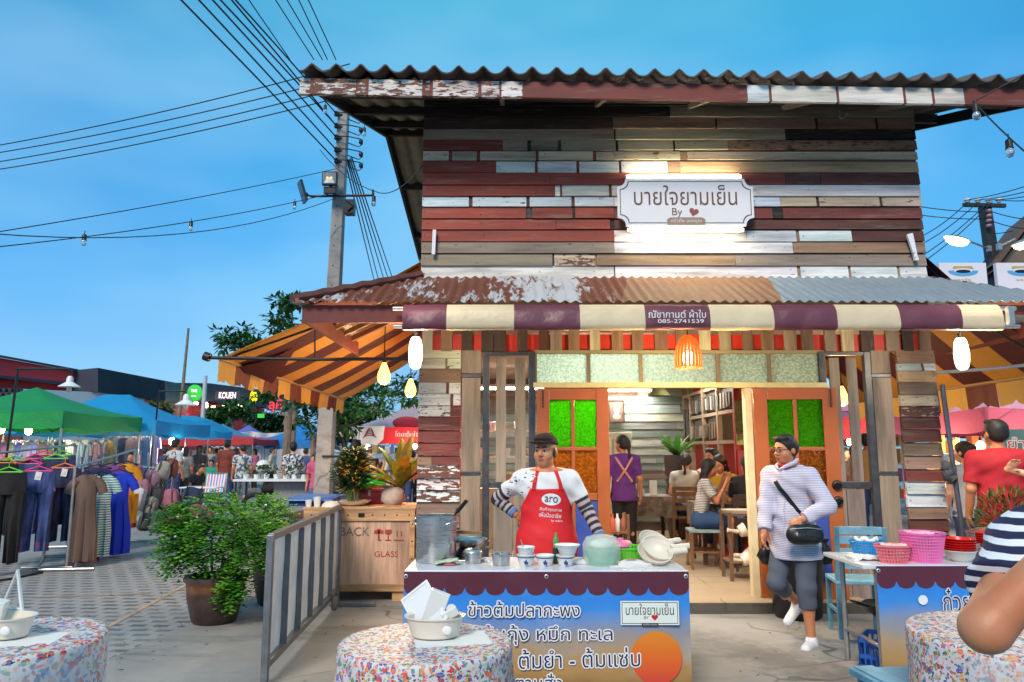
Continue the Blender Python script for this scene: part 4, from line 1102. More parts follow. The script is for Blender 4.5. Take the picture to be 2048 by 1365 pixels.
lettering(m,"ณัชากานต์ ผ้าใบ",front((xm - .01,YV - .034,zt_ - .10)),width=.50,height=.072,mi=0); lettering(m,"085-2741539",front((xm + .02,YV - .036,zt_ - .165)),width=.40,height=.034)
m.build('printed_lettering',pm('white_print',(.78,.77,.8),.5,.05),va)
m = MB().tube([(bx_[0] - .1,YV + .09,zt_ - .03),(bx_[-1] + .18,YV + .09,zt_ - .03)],.02,8); m.tube([(bx_[0] - .08,YV + .03,zb_ + .035),(bx_[-1] + .16,YV + .03,zb_ + .035)],.017,8); m.box((bx_[-1] + .1,YV + .05,zt_ - .1),(.05,.05,.16)); pass
m.build('roller',M_GALV,va,60)

# ------------------------------------------------------------------ shop sign
sx0,sx1,sz0,sz1 = 1.085,2.485,3.775,4.275; SY = F - .13
sg = thing('shop_sign','white notched shop sign with brown lettering and a heart','sign',((sx0 + sx1) / 2,SY,(sz0 + sz1) / 2))
def ccw(P):
    s = sum(P[i][0] * P[(i + 1) % len(P)][1] - P[(i + 1) % len(P)][0] * P[i][1] for i in range(len(P))); return P if s > 0 else P[::-1]
def notched2(w,h,r,n=6):
    P = []
    for cx,cy,s,e in ((w,h,270,180),(-w,h,0,-90),(-w,-h,90,0),(w,-h,180,90)):
        for i in range(n + 1): a = R(lerp(s,e,i / n)); P.append((cx + r * math.cos(a),cy + r * math.sin(a)))
    return ccw(P)
SW,SH = (sx1 - sx0) / 2,(sz1 - sz0) / 2; sc_ = Vector(((sx0 + sx1) / 2,SY,(sz0 + sz1) / 2))
M_SIGNW = pm('white_sign_board',(.80,.78,.80),.35,.04,3,0); M_SBRN = pm('sign_brown',(.16,.065,.045),.5,.1)
m = MB().prism(notched2(SW,SH,.085),front(sc_ + Vector((0,.03,0))),.03); m.build('sign_board',M_SIGNW,sg)
m = MB(); o_,i_ = notched2(SW - .025,SH - .025,.085),notched2(SW - .033,SH - .033,.086)
n_ = len(o_); m.add([(x,y,.002) for x,y in o_ + i_],[(k,(k + 1) % n_,n_ + (k + 1) % n_,n_ + k) for k in range(n_)],None,front(sc_)); m.build('border_line',pm('sign_border',(.06,.05,.055),.5),sg)
m = MB(); lettering(m,"บายใจยามเย็น",front(sc_ + Vector((-.0,-.002,.075))),width=1.06,height=.215); m.build('shop_name',M_SBRN,sg); m = MB(); lettering(m,"By",front(sc_ + Vector((-.09,-.002,-.115))),width=.105); m.build('lettering',M_SBRN,sg)
def heart(mb,M,s,col=None,mi=0):
    P = [(16 * math.sin(t)**3 / 17 * s,(13 * math.cos(t) - 5 * math.cos(2*t) - 2 * math.cos(3*t) - math.cos(4*t)) / 17 * s) for t in [2 * math.pi * k / 32 for k in range(32)]]
    mb.add([(0,0,.001)] + [(x,y,.001) for x,y in P],[(0,(k + 1) % 32 + 1,k + 1) for k in range(32)],col,M,mi)
m = MB(); heart(m,front(sc_ + Vector((.08,-.003,-.105))) @ Matrix.Rotation(R(-14),4,'Z'),.052); m.build('heart',pm('faded_red_heart',(.33,.07,.06),.5),sg)
m = MB(); W2 = .195; P = [(-W2,-.042),(W2,-.042),(W2,.02),(W2 - .02,.036),(W2 - .04,.042),(-W2 + .04,.042),(-W2 + .02,.036),(-W2,.02)]
m.prism(ccw(P),front(sc_ + Vector((-.0,.0,-.205))),.004); pq = m.build('plaque',pm('tan_plaque',(.36,.25,.17),.5),sg)
m = MB(); lettering(m,"ครัวที่๒ ของคุณ",front(sc_ + Vector((0,-.006,-.203))),width=.31,height=.05); m.build('lettering',M_SIGNW,pq)
TUBE_W = emit('fluorescent_glow','#fff4cf',16)
for zz,lab in ((sz1 + .035,'lit fluorescent tube along the top edge of the shop sign'),(sz0 - .035,'lit fluorescent tube along the bottom edge of the shop sign')):
    t = thing('fluorescent_lamp',lab,'lamp',(sc_.x,SY + .01,zz),group='fluorescent tubes of the shop sign')
    m = MB().tube([(sx0 + .13,SY + .01,zz),(sx1 - .13,SY + .01,zz)],.016,10); m.build('tube',TUBE_W,t,60)
    m = MB().bx((sx0 + .1,SY + .03,zz - .02),(sx1 - .1,SY + .07,zz + .02)); m.build('batten',M_SIGNW,t)
    area_light(t,(sc_.x,SY + .0,zz + (.03 if zz > sc_.z else -.03)),(1.1,.04),3,(1,.90,.66),(R(60 if zz < sc_.z else 120),0,0))
for u,v,tilt,lab in ((868,485,.03,'white unlit tube lamp mounted upright on the lapped boards near the orange awning'),(1826,492,-.12,'pair of white tubes mounted upright on the boards by the lamp post side')):
    p = at(u,v,F - .06); t = thing('wall_lamp',lab,'lamp',p)
    m = MB().box((0,0,0),(.035,.03,.26),(0,tilt,0)); 
    if u > 1000: m.box((-.03,-.012,.02),(.025,.03,.2),(0,tilt - .12,0)); m.box((.02,0,-.14),(.04,.03,.03))
    m.build('tube_casing',M_SIGNW,t,w=0); m = MB().box((0,.03,0),(.012,.035,.05)); m.build('bracket',M_HW,t,w=0)
hk = MB(); q = at(1686,232,F - .05); hk.tube([q + Vector((x * .0043,0,z * .0043)) for x,z in ((-10,12),(-6,11),(-8,4),(-10,-3),(-4,-8),(3,-5),(6,3),(10,7),(13,2))],.006,6)
tag(hk.build('wire_hook',pm('grey_wire',(.4,.4,.4),.4,.1,9,0,60,.8),None,179),'bent wire hook fixed high on the dark boards under the eave','hook')

# ------------------------------------------------------------------ hanging lamps
GLASS_W = emit('frosted_lamp_glow','#fff6dc',7)
BULB = emit('warm_bulb_glow','#ffd890',28)
for u,v,lab in ((831,706,'tall white glass pendant lamp beside the orange and maroon awning'),(1923,708,'tall white glass pendant lamp on the corner of the pink stalls')):
    p = at(u,v,6.72); t = thing('pendant_lamp',lab,'lamp',p,group='tall white glass pendant lamps')
    m = MB().lathe([(.0,.148),(.03,.146),(.048,.12),(.058,.07),(.064,.0),(.06,-.07),(.048,-.125),(.03,-.145),(.0,-.147)],n=20); m.build('glass_shade',GLASS_W,t,179,w=0)
    m = MB().tube([(0,0,.145),(0,0,.19)],.02,8); m.tube([(0,0,.19),(0,.02,.42)],.005,5); m.build('cord',M_BLKPIPE,t,60,w=0)
    point_light(t,p + Vector((0,-.12,0)),34,(1,.84,.58),.07)
p = at(1376,705,6.6); t = thing('pendant_lamp','amber slatted pendant lamp glowing in the middle of the shop front','lamp',p)
AMB = G('amber_slats'); AMB.base((.30,.032,.004)); AMB.p.inputs['Roughness'].default_value = .5; AMB.p.inputs['Emission Color'].default_value = (1,.13,.012,1); AMB.p.inputs['Emission Strength'].default_value = .75
m = MB()
for i in range(22):
    a = 2 * math.pi * i / 22; pr = [(.028,.155),(.075,.12),(.108,.04),(.122,-.05),(.12,-.135)]; w = .011
    for k in range(4):
        r0,z0 = pr[k]; r1,z1 = pr[k + 1]
        def P_(r,z,s): return (r * math.cos(a) - s * w * math.sin(a),r * math.sin(a) + s * w * math.cos(a),z)
        m.add([P_(r0,z0,-1),P_(r0,z0,1),P_(r1,z1,1),P_(r1,z1,-1)],[(0,1,2,3)])
m.tube([(.121 * math.cos(a),.121 * math.sin(a),-.135) for a in [i * math.pi / 12 for i in range(25)]],.006,5); m.build('slatted_shade',AMB.m,t,w=0)
m = MB().ell((0,0,-.05),(.05,.05,.062),16,10); m.build('bulb',BULB,t,179,w=0)
m = MB().tube([(0,0,.15),(0,.03,.4)],.006,5); m.build('cord',M_BLKPIPE,t,w=0)
point_light(t,p + Vector((0,-.04,-.30)),46,(1,.66,.30),.06)
for u,v,Y,lab in ((768,747,8.6,'larger of two glowing filament bulbs under the torn striped awning'),(821,776,10.2,'small glowing filament bulb close to the corner boards'),(1684,792,9.6,'glowing filament bulb seen between the slats under the far striped awning')):
    p = at(u,v,Y); t = thing('filament_lamp',lab,'lamp',p,group='filament bulbs under the striped awnings'); k = Y / 8.6
    m = MB().lathe([(.018,.13),(.04,.08),(.07,.0),(.078,-.05),(.066,-.10),(.03,-.13)],n=14); m.build('glass_shade',emit('warm_shade_glow','#ffb24a',5),t,179,w=0)
    m = MB().ell((0,0,-.05),(.03,.03,.06),10,7); m.build('bulb',BULB,t,179,w=0); m = MB().tube([(0,0,.12),(0,0,.62)],.007,5); m.tube([(0,0,.1),(0,0,.16)],.022,8); m.build('cord',M_BLKPIPE,t,w=0)
    point_light(t,p + Vector((0,0,-.15)),60,(1,.68,.32),.06)

# ------------------------------------------------------------------ poles, wires, street lamps
M_CONC = mat_concrete('pole_concrete',(.36,.34,.33),.6,3)
M_INS = pm('insulator_glaze',(.03,.024,.03),.25,.2)
M_WIRE = pm('black_cable',(.012,.014,.016),.5,.1)
PB = Vector((-3.52,14.0,0)); PT = at(691,168,14.0)
t = thing('utility_pole','concrete utility pole with stacked insulators and looping wires','utility pole',PB)
m = MB(); d = (PT - PB)
def tapered(mb,a,b,w0,w1):
    vs = [(a.x + sx * w0,a.y + sy * w0,a.z) for sx,sy in ((-1,-1),(1,-1),(1,1),(-1,1))] + [(b.x + sx * w1,b.y + sy * w1,b.z) for sx,sy in ((-1,-1),(1,-1),(1,1),(-1,1))]
    mb.add(vs,[(0,3,2,1),(4,5,6,7),(0,1,5,4),(1,2,6,5),(2,3,7,6),(3,0,4,7)])
tapered(m,PB,PT,.155,.095); m.build('shaft',M_CONC,t,bevel=.02)
m = MB()
for k in range(14): q = PB + d * (.3 + .045 * k); m.ell((q.x - .02,q.y - lerp(.155,.095,.3 + .045 * k) - .001,q.z),(.014,.006,.014),8,5)
m.build('bolt_hole',pm('bolt_hole_dark',(.02,.02,.02),.8),t)
insz = [at(690,v,13.85) for v in (228,252,275,300,322)]
for k,q in enumerate(insz):
    m = MB(); b = (q.x - .17,q.y - .0,q.z); m.lathe([(.0,.05),(.035,.048),(.05,.02),(.035,.0),(.05,-.025),(.035,-.05),(0,-.052)],b,10); m.beam((q.x - .17,q.y,q.z),(q.x,q.y + .1,q.z),.03,.03)
    m.build('insulator',M_INS,t,60)
m = MB()
for k,q in enumerate(insz[:5]):
    m.tube([(q.x - .15,q.y - .05,q.z),(q.x + .1,q.y - .12,q.z - .04),(q.x + .32,q.y - .1,q.z - .08),(q.x + .36,q.y - .05,q.z - .16),(q.x + .28,q.y,q.z - .2),(q.x + .08,q.y - .11,q.z - .16)],.012,5)
    m.ell((q.x + .33,q.y - .06,q.z - .12),(.045,.045,.06),8,5)
m.build('jumper_wire',M_WIRE,t,60)
m = MB(); c = at(700,416,13.7); m.box(c,(.18,.2,.28)); m.tube([c + Vector((-.06,-.1,.12)),c + Vector((.1,-.12,.0)),c + Vector((-.02,-.11,-.1))],.02,6); m.build('junction_box',M_BLKPIPE,t,bevel=.01)
m = MB().bx((PB.x - .42,PB.y - .45,0),(PB.x + .45,PB.y + .3,.32)); m.build('plinth',pm('white_plinth',(.6,.58,.56),.7,.3),t,bevel=.02)
m = MB().bx((PB.x - .5,PB.y - .55,.325),(PB.x + .5,PB.y + .35,.37)); m.build('plinth_board',W_X,t)
m = MB(); a = at(648,885,13.83); 
m.tube([(a.x - .02,13.83,at(650,913,13.83).z),(a.x + .3,13.83,at(650,913,13.83).z)],.025,6); m.build('cable_tie',M_BLKPIPE,t)
# floodlight and motion lamp with their arm
ar = MB(); za = at(660,392,13.75); ar.tube([at(622,393,13.75),at(746,391,13.75)],.025,6); ar.tube([at(746,380,13.75),at(746,404,13.75)],.02,6)
tag(ar.build('cross_arm',M_BLKPIPE,None,60),'thin steel arm clamped across the concrete pole','arm')
t = thing('floodlight','square black floodlight clamped to the concrete pole','floodlight',at(660,358,13.6))
m = MB().box((0,0,0),(.29,.09,.27)); m.box((0,.04,-.22),(.24,.06,.14)); m.box((0,.1,-.05),(.04,.14,.3)); m.build('housing',M_BLKPIPE,t,w=0,bevel=.01)
m = MB().box((0,-.047,.0),(.24,.004,.22)); m.build('glass_face',pm('floodlight_glass',(.28,.30,.33),.15,.1),t,w=0)
m = MB().add([(-.1,-.052,-.1),(.1,-.052,-.1),(.045,-.0515,-.0),(-.045,-.0515,-.0)],[(0,1,2,3)]); m.build('reflector',pm('floodlight_reflector',(.7,.72,.72),.3),t,w=0)
m = MB(); 
for x in (-.035,.035): MB().box((x,-.053,.0),(.035,.004,.035)).build('led_chip',emit('led_amber','#ffb040',1.6),t,w=0)
t = thing('solar_panel','dark tilted solar lamp panel at the end of the pole arm','solar panel',at(605,384,13.7))
m = MB().box((0,0,0),(.05,.26,.42),(0,R(-18),.5)); m.build('panel',pm('solar_cells',(.025,.03,.05),.2,.2),t,w=0,bevel=.006); m = MB().tube([(.02,0,-.04),(.17,0,-.09)],.02,6); m.box((.05,0,-.06),(.1,.06,.07)); m.build('bracket',M_HW,t,w=0)

def wire(a,b,sag=.2,r=.012,n=14):
    a,b = Vector(a),Vector(b); m = MB().tube([lerp(a,b,i / n) - Vector((0,0,sag * 4 * (i / n) * (1 - i / n))) for i in range(n + 1)],r,5)
    return m.build('power_line',M_WIRE,None,179)
def wires(lst,lab,grp,r=.012,sag=.2):
    for a,b in lst: tag(wire(a,b,sag,r),lab,'wire',grp)
heads = [(335,0),(372,0),(400,0),(415,0),(440,0),(446,0)]
def beyond(u0,v0,u1,v1,z0,z1,ext=.15):
    """a wire from a point at height z0 to a point at height z1, both seen in the picture, drawn on past the second"""
    a,b = gnd(u0,v0,z0),gnd(u1,v1,z1); return a,b + (b - a) * ext
lst = []
for (u,v),q,dz in zip(heads,(4,3,2,1,1,0),(0,.1,.2,.3,.4,.45)):
    a = insz[q]; z = 7.6 + dz; b = gnd(u,-30,z); lst.append((Vector((a.x - .18,a.y - .05,a.z)),b + (b - a) * .2))
wires(lst,'one of the thick cables climbing steeply overhead from the pole insulators','cables overhead from the utility pole',.0145,-.02)
lst = []
for (u0,v0),(u1,v1) in (((694,320),(757,560)),((697,320),(768,560)),((700,318),(777,560)),((703,315),(786,560)),((692,330),(748,560))):
    lst.append((at(u0,v0,14.0),at(u1,v1,26)))
wires(lst,'one of the cables falling away behind the pole towards the treeline','cables behind the utility pole',.016,.0)
lst = [(at(700,v0,17),at(-60,v1,20)) for v0,v1 in ((128,301),(152,315),(172,333),(190,348))]
wires(lst,'one of four parallel lines crossing the sky above the market','four parallel lines over the market',.015,.15)
lst = [(gnd(u0,120,9.0),gnd(u1,-40,9.3)) for u0,u1 in ((628,525),(645,550),(655,578),(672,598),(580,470))]
wires(lst,'one of the thin lines running up over the roof corner','thin lines over the roof corner',.011,0)
# festoon strings and their bulbs
M_SOCK = pm('black_lampholder',(.015,.015,.018),.4); M_CLEAR = G('clear_bulb_glass'); M_CLEAR.base((.9,.95,1)); M_CLEAR.p.inputs['Transmission Weight'].default_value = .85; M_CLEAR.p.inputs['Roughness'].default_value = .05; M_CLEAR = M_CLEAR.m
for a,b,s,lab in ((at(672,385,13.8),at(-40,498,8.0),.1,'festoon cable with bulbs strung from the pole across the market'),(at(672,338,13.8),at(-40,470,8.5),.05,'thin bare line strung from the pole across the market'),(at(672,396,13.8),at(-40,466,7.8),.32,'slack festoon cable sagging under the thin bare line'),
      (at(2075,135,6.2),at(1945,205,6.45),.0,'pale cord tied from the roof fascia upward'),(at(1948,205,6.45),at(2080,330,5.4),.02,'festoon cable dropping from the roof fascia towards the street lamp'),(at(640,300,13),at(755,385,10.5),.12,'festoon cable hanging between the pole and roof verge'),(at(755,385,10.5),at(846,330,7.5),.12,'festoon cable reaching the clad wall from the pole')):
    o = wire(a,b,s,.007); o.name = 'festoon_cable'; tag(o,lab,'cable')
bulbs = [(170,462,9.6,'unlit festoon bulb at the market end on the slack cable'),(383,437,11.3,'unlit festoon bulb midway along the slack cable'),(590,398,13.3,'unlit festoon bulb under the dark solar panel'),(748,386,10.5,'unlit festoon bulb between the pole and the roof verge'),(1950,198,6.4,'unlit festoon bulb hanging from the roof fascia'),(2016,268,5.9,'unlit festoon bulb on the cable over the street lamp'),(729,250,12,'tiny unlit bulb below the roof corner'),(651,205,12,'tiny unlit bulb touching the roof corner')]
b0 = None
for u,v,Y,lab in bulbs:
    p = at(u,v,Y)
    if b0 is None:
        b0 = thing('festoon_bulb',lab,'bulb',p,0,'festoon bulbs')
        m = MB().tube([(0,0,0),(0,0,-.05)],.006,5); m.lathe([(.02,-.05),(.028,-.06),(.028,-.12),(.034,-.13)],n=10); m.build('lampholder',M_SOCK,b0,60,w=0)
        m = MB().ell((0,0,-.165),(.036,.036,.045),12,8); m.build('bulb_glass',M_CLEAR,b0,179,w=0)
    else: dup(b0,p,None,lab)

# far pole with cross-arm and street lamps
t = thing('utility_pole','dark utility pole with a four insulator cross arm beside the street lamp','utility pole',at(1996,900,25) * 1)
pb = Vector((at(1996,570,25).x + .25,25,0)); t.location = pb; ptop = at(1969,414,25)
m = MB(); tapered(m,pb,ptop,.2,.15); DK = pm('dark_pole',(.022,.025,.03),.6,.3); m.build('shaft',DK,t)
m = MB().beam(at(1926,410,24.8),at(2011,412,24.8),.12,.14); m.build('cross_arm',DK,t,bevel=.02)
for u in (1935,1956,1977,1998):
    m = MB(); c = at(u,403,24.8); m.lathe([(.0,.1),(.1,.09),(.12,.03),(.08,.02),(.07,-.04),(.0,-.05)],c,10); m.build('insulator',pm('white_insulator',(.55,.55,.58),.3,.5,30),t,60)
for k,v in enumerate((422,432,442,452)):
    m = MB().lathe([(.0,.07),(.08,.05),(.1,0),(.08,-.05),(0,-.07)],at(1978,v,24.7),8); m.build('insulator',pm('pink_insulator',(.35,.2,.22),.3,.3),t,60)
lst = [(at(u,400,24.8),at(2120,v,20)) for u,v in ((1935,348),(1956,362),(1977,375),(1998,390))] + [(at(u,404,24.8),at(u2,v,22)) for u,u2,v in ((1935,1840,475),(1956,1842,490),(1977,1840,515),(1985,1842,528))] + [(at(1985,424,24.6),at(2100,440,22)),(at(1985,443,24.6),at(2100,460,22)),(at(1975,424,24.6),at(1780,402,22)),(at(1975,438,24.6),at(1780,420,22)),(at(1990,468,26),at(2100,435,24)),(at(1995,495,26),at(2100,455,24))]
wires(lst,'one of the thin lines meeting at the dark utility pole','lines of the dark utility pole',.016,.1)
def street_lamp(lab,u,v,Y,arm,tilt):
    p = at(u,v,Y); t = thing('street_lamp',lab,'street lamp',p,group='street lamps over the stalls')
    m = MB(); T = Matrix.Rotation(tilt,4,'Y'); m.lathe([(0,.1),(.2,.08),(.42,.02),(.45,-.02)],n=16,sx=1,sy=.5,M=T); m.build('lamp_housing',M_GALV,t,179,w=0)
    m = MB().lathe([(.40,-.02),(.37,-.12),(.25,-.20),(0,-.22)],n=16,sx=1,sy=.5,M=T); m.build('lamp_lens',emit('street_lamp_glow','#ffe79a',6),t,179,w=0)
    m = MB().tube([Vector(arm[0]) - p,Vector(arm[1]) - p],.03,6); m.box(Vector(arm[1]) - p,(.12,.12,.2)); m.build('arm',M_GALV,t,w=0)
street_lamp('glowing street lamp on a curved arm beside the dark utility pole',1914,478,24.2,(at(1936,482,24.2),at(1978,498,24.7)),R(14))
street_lamp('glowing street lamp under the brown gable roof',2050,484,22,(at(2030,478,22),at(1998,494,22)),R(-14))
# ------------------------------------------------------------------ far buildings
M_NAVY = pm('navy_cladding',(.022,.030,.055),.6,.15,.4,.05); M_MRED = pm('mall_red_paint',(.62,.022,.028),.55,.12,.3,.05); M_WALLW = pm('pale_tarpaulin',(.66,.56,.54),.8,.12,.5,.1)
mall = thing('shopping_arcade','long red and dark navy arcade building behind the market','building',at(300,948,52))
def block(name,mat,corners,depth=7,parent=mall,thick_z=None):
    """corners: (u, Y, v top, v bottom) left to right; heights are read at each corner's own distance"""
    m = MB()
    for (u0,Y0,t0,b0),(u1,Y1,t1,b1) in zip(corners[:-1],corners[1:]):
        a,b,c,d = at(u0,t0,Y0),at(u1,t1,Y1),at(u1,b1,Y1),at(u0,b0,Y0)
        n = Vector((0,depth,0)); q = [a,b,c,d,a + n,b + n,c + n,d + n]
        m.add(q,[(0,3,2,1),(4,5,6,7),(0,1,5,4),(1,2,6,5),(2,3,7,6),(3,0,4,7)])
    return m.build(name,mat,parent)
block('navy_parapet',M_NAVY,[(146,46,741,784),(196,46,736,784),(352,64,766,801)],9)
block('navy_fascia',M_NAVY,[(352.5,62,766,800),(420,66,767,803),(545,76,783,817)],8)
block('red_upper_wall',M_MRED,[(-90,40,700,745),(145.8,45.8,742,768)],8)
block('dark_trim',M_NAVY,[(-90,39.6,741,747),(130,45.3,764,770)],.5); block('dark_coping',M_NAVY,[(-90,39.7,694,699),(146,45.6,737,742)],.6)
block('red_canopy',pm('mall_red_soffit',(.45,.02,.02),.6,.1,.4),[(-90,40.2,748,776),(130,45.9,770,790)],6)
block('brick_lattice',pm('orange_brick',(.22,.05,.03),.8,.4,2),[(-90,40.3,777,925),(42,42,777,930)],6)
m = MB()
for i in range(9):
    for j in range(3):
        a,b = at(-62 + i * 12 + (j % 2) * 5,778 + j * 9,40.1 + i * .2),at(-55 + i * 12 + (j % 2) * 5,785 + j * 9,40.1 + i * .2); m.bx((a.x,a.y - .3,b.z),(b.x,a.y,a.z))
m.build('dark_opening',M_NAVY,mall)
block('white_wall',pm('white_render',(.60,.58,.60),.8,.1,.5),[(43,42.1,778,930),(195,46.4,785,930)],6)
block('red_lower_wall',M_MRED,[(196.5,46.6,785,930),(352,64.4,802,930),(488,72,812,925)],6)
m = MB()
for u,v,Y in ((392,807,64),(412,813,65),(411,808,66),(427,815,66),(449,813,67),(480,812,69)): m.ell(at(u,v,Y - .9),(.22,.22,.14),8,5)
m.build('downlight',emit('downlight_glow','#ffe9c0',12),mall)
m = MB()
for u in (270,322,452): a,b = at(u,832,47 if u < 300 else 60),at(u + 9,850,47 if u < 300 else 60); m.bx((a.x,a.y - .05,b.z),(b.x,a.y + .1,a.z))
m.build('window',pm('dark_window',(.04,.1,.09),.2,.2),mall)
a,b = at(452,832,67),at(466,850,67)
# signs of the arcade
def sign_board(nm,lab,c,w,h,mat,txt=None,tm=None,tw=None,t2=None,disc=False,fit=None):
    t = thing(nm,lab,'sign',c); m = MB()
    if disc: m.lathe([(0,0),(w / 2,0),(w / 2,.3),(0,.3)],n=28,M=front((0,0,0)) @ Matrix.Diagonal((1,h / w,-1,1)))
    else: m.box((0,.1,0),(w,.2,h))
    m.build('board',mat,t,w=0)
    m = MB()
    if txt: lettering(m,txt,front((0,-.03 - (.3 if disc else 0) * 0,h * (.12 if t2 else 0))),width=tw,height=fit)
    if m.v: m.build('lettering',tm,t,w=0)
    if t2: m = MB(); lettering(m,t2,front((0,-.03,-h * .2)),width=tw * .8); m.build('lettering',tm,t,w=0)
    return t
WHITEG = emit('white_sign_glow','#ffffff',2.5)
sign_board('round_sign','round bright green sign with white lettering on the navy parapet',at(388,786,61),1.15,1.35,emit('green_sign_glow','#2fae3a',.8),'THE',WHITEG,.5,'LOUNGE',True)
sign_board('wall_sign','white and pink lettered sign on the navy fascia',at(455,791,66.0),2.2,.75,M_NAVY,'KOUEN',emit('pinkish_sign_glow','#ffd9e4',2),1.5,fit=.55)
sign_board('round_sign','oval yellow sign glowing at the far end of the navy fascia',at(506,795,71),.62,1.25,emit('yellow_sign_glow','#ffe400',1.3),disc=True)
sign_board('hanging_sign','dark signboard with red Thai lettering among the trees',at(551,811,46),1.1,.62,pm('dark_sign_panel',(.05,.03,.035),.5),'สุกี้',emit('red_letter_glow','#ff2a3c',1.4),.8)
sign_board('hanging_sign','small green sign in front of the distant trees',at(521,832,60),.5,.32,emit('green_sign_glow','#2fae3a',.8))
# long pale tarpaulin hoarding behind the shoppers
t = thing('hoarding','long pale pinkish tarpaulin wall behind the shoppers','hoarding',at(520,930,40)); m = MB()
pa,pb = at(425,862,40),at(612,862,40)
def hf(a,b): p = lerp(pa,pb,a); return (p.x,40 + .12 * math.sin(a * 40) * (1 - b * .5) + 2.5 * a,lerp(p.z - .1 * abs(math.sin(a * 9)),0,b))
m.grid(hf,60,6,thick=.05); m.build('tarpaulin',M_WALLW,t,60)
for q in (0,.33,.66,1): p = hf(q,0); MB().tube([(p[0],p[1] + .12,0),(p[0],p[1] + .12,p[2])],.05,6).build('post',M_GALV,t)
# brown gable roof and banners on the right
t = thing('gable_hall','brown gabled roof of a market hall behind the street lamps','building',at(2080,930,26))
m = MB(); a,b,c = at(1988,528,24),at(2078,408,24),at(2220,560,24)
n = Vector((.9,3,0)); u_ = Vector((0,0,-.22))
m.add([a,b,b + n,a + n,a + u_,b + u_,b + n + u_,a + n + u_],[(0,1,2,3),(7,6,5,4),(0,4,5,1)]); m.add([b,c,c + n,b + n,b + u_,c + u_,c + n + u_,b + n + u_],[(0,1,2,3),(7,6,5,4),(0,4,5,1)]); m.build('roof',pm('brown_hall_roof',(.12,.07,.05),.8,.3,1),t)
m = MB(); a2,b2,c2 = at(2000,530,24.3),at(2078,430,24.3),at(2190,558,24.3)
m.add([a2,b2,c2,(c2.x,24.3,3),(a2.x + .6,24.3,3),*[Vector(p) + Vector((0,.3,0)) for p in (a2,b2,c2,(c2.x,24.3,3),(a2.x + .6,24.3,3))]],[(0,4,3,2,1),(5,6,7,8,9)]); m.build('gable_boards',pm('gable_boarding',(.16,.12,.09),.8,.35,1.4),t)
for k,(u0,u1,lab) in enumerate(((1878,1978,'white hoarding banner with a gold and blue emblem between the dark pole and the house'),(1992,2100,'white hoarding banner with a gold and blue emblem under the gable roof'))):
    a,b = at(u0,526,21),at(u1,590,21); cx,cz,w,h = (a.x + b.x) / 2,(a.z + b.z) / 2,b.x - a.x,a.z - b.z
    t = thing('hoarding_banner',lab,'banner',(cx,21,cz),group='emblem banners by the dark pole'); m = MB().box((0,.03,0),(w,.05,h)); m.bx((-w / 2,.06,-cz),(-w / 2 + .1,.14,h / 2)); m.bx((w / 2 - .1,.06,-cz),(w / 2,.14,h / 2)); m.build('board',pm('white_banner',(.72,.68,.74),.6,.08,1),t,w=0)
    GOLD = pm('banner_gold',(.50,.36,.06),.5); BLU = pm('banner_blue',(.08,.36,.66),.5)
    m = MB(); F0 = front((0,.0,h * .2)) @ Matrix.Scale(.8,4); m.add([(x,y,.004) for x,y in [(-.34,.10),(.34,.10),(.38,.0),(.0,.05),(-.38,.0)]],[(0,4,3,2,1)],None,F0 @ Matrix.Translation((0,.13,0))); lettering(m,'พรชัย',F0 @ Matrix.Translation((0,-.27,.004)),width=.5,height=.1); m.build('gold_ribbon',GOLD,t,w=0)
    m = MB(); A_ = [(.55 * math.cos(q),.2 * math.sin(q) + .06) for q in [R(x) for x in range(180,361,12)]]; B_ = [(.34 * math.cos(q),.1 * math.sin(q) + .07) for q in [R(x) for x in range(360,179,-12)]]
    n_ = len(A_); m.add([(x,y,.005) for x,y in A_ + B_],[(i,i + 1,2 * n_ - 2 - i,2 * n_ - 1 - i) for i in range(n_ - 1)],None,F0); m.build('blue_swoosh',BLU,t,w=0)
    m = MB().ell((0,-.006,h * .2 + .03),(.22,.006,.05),12,6); m.build('dark_mark',M_BLKPIPE,t,w=0)

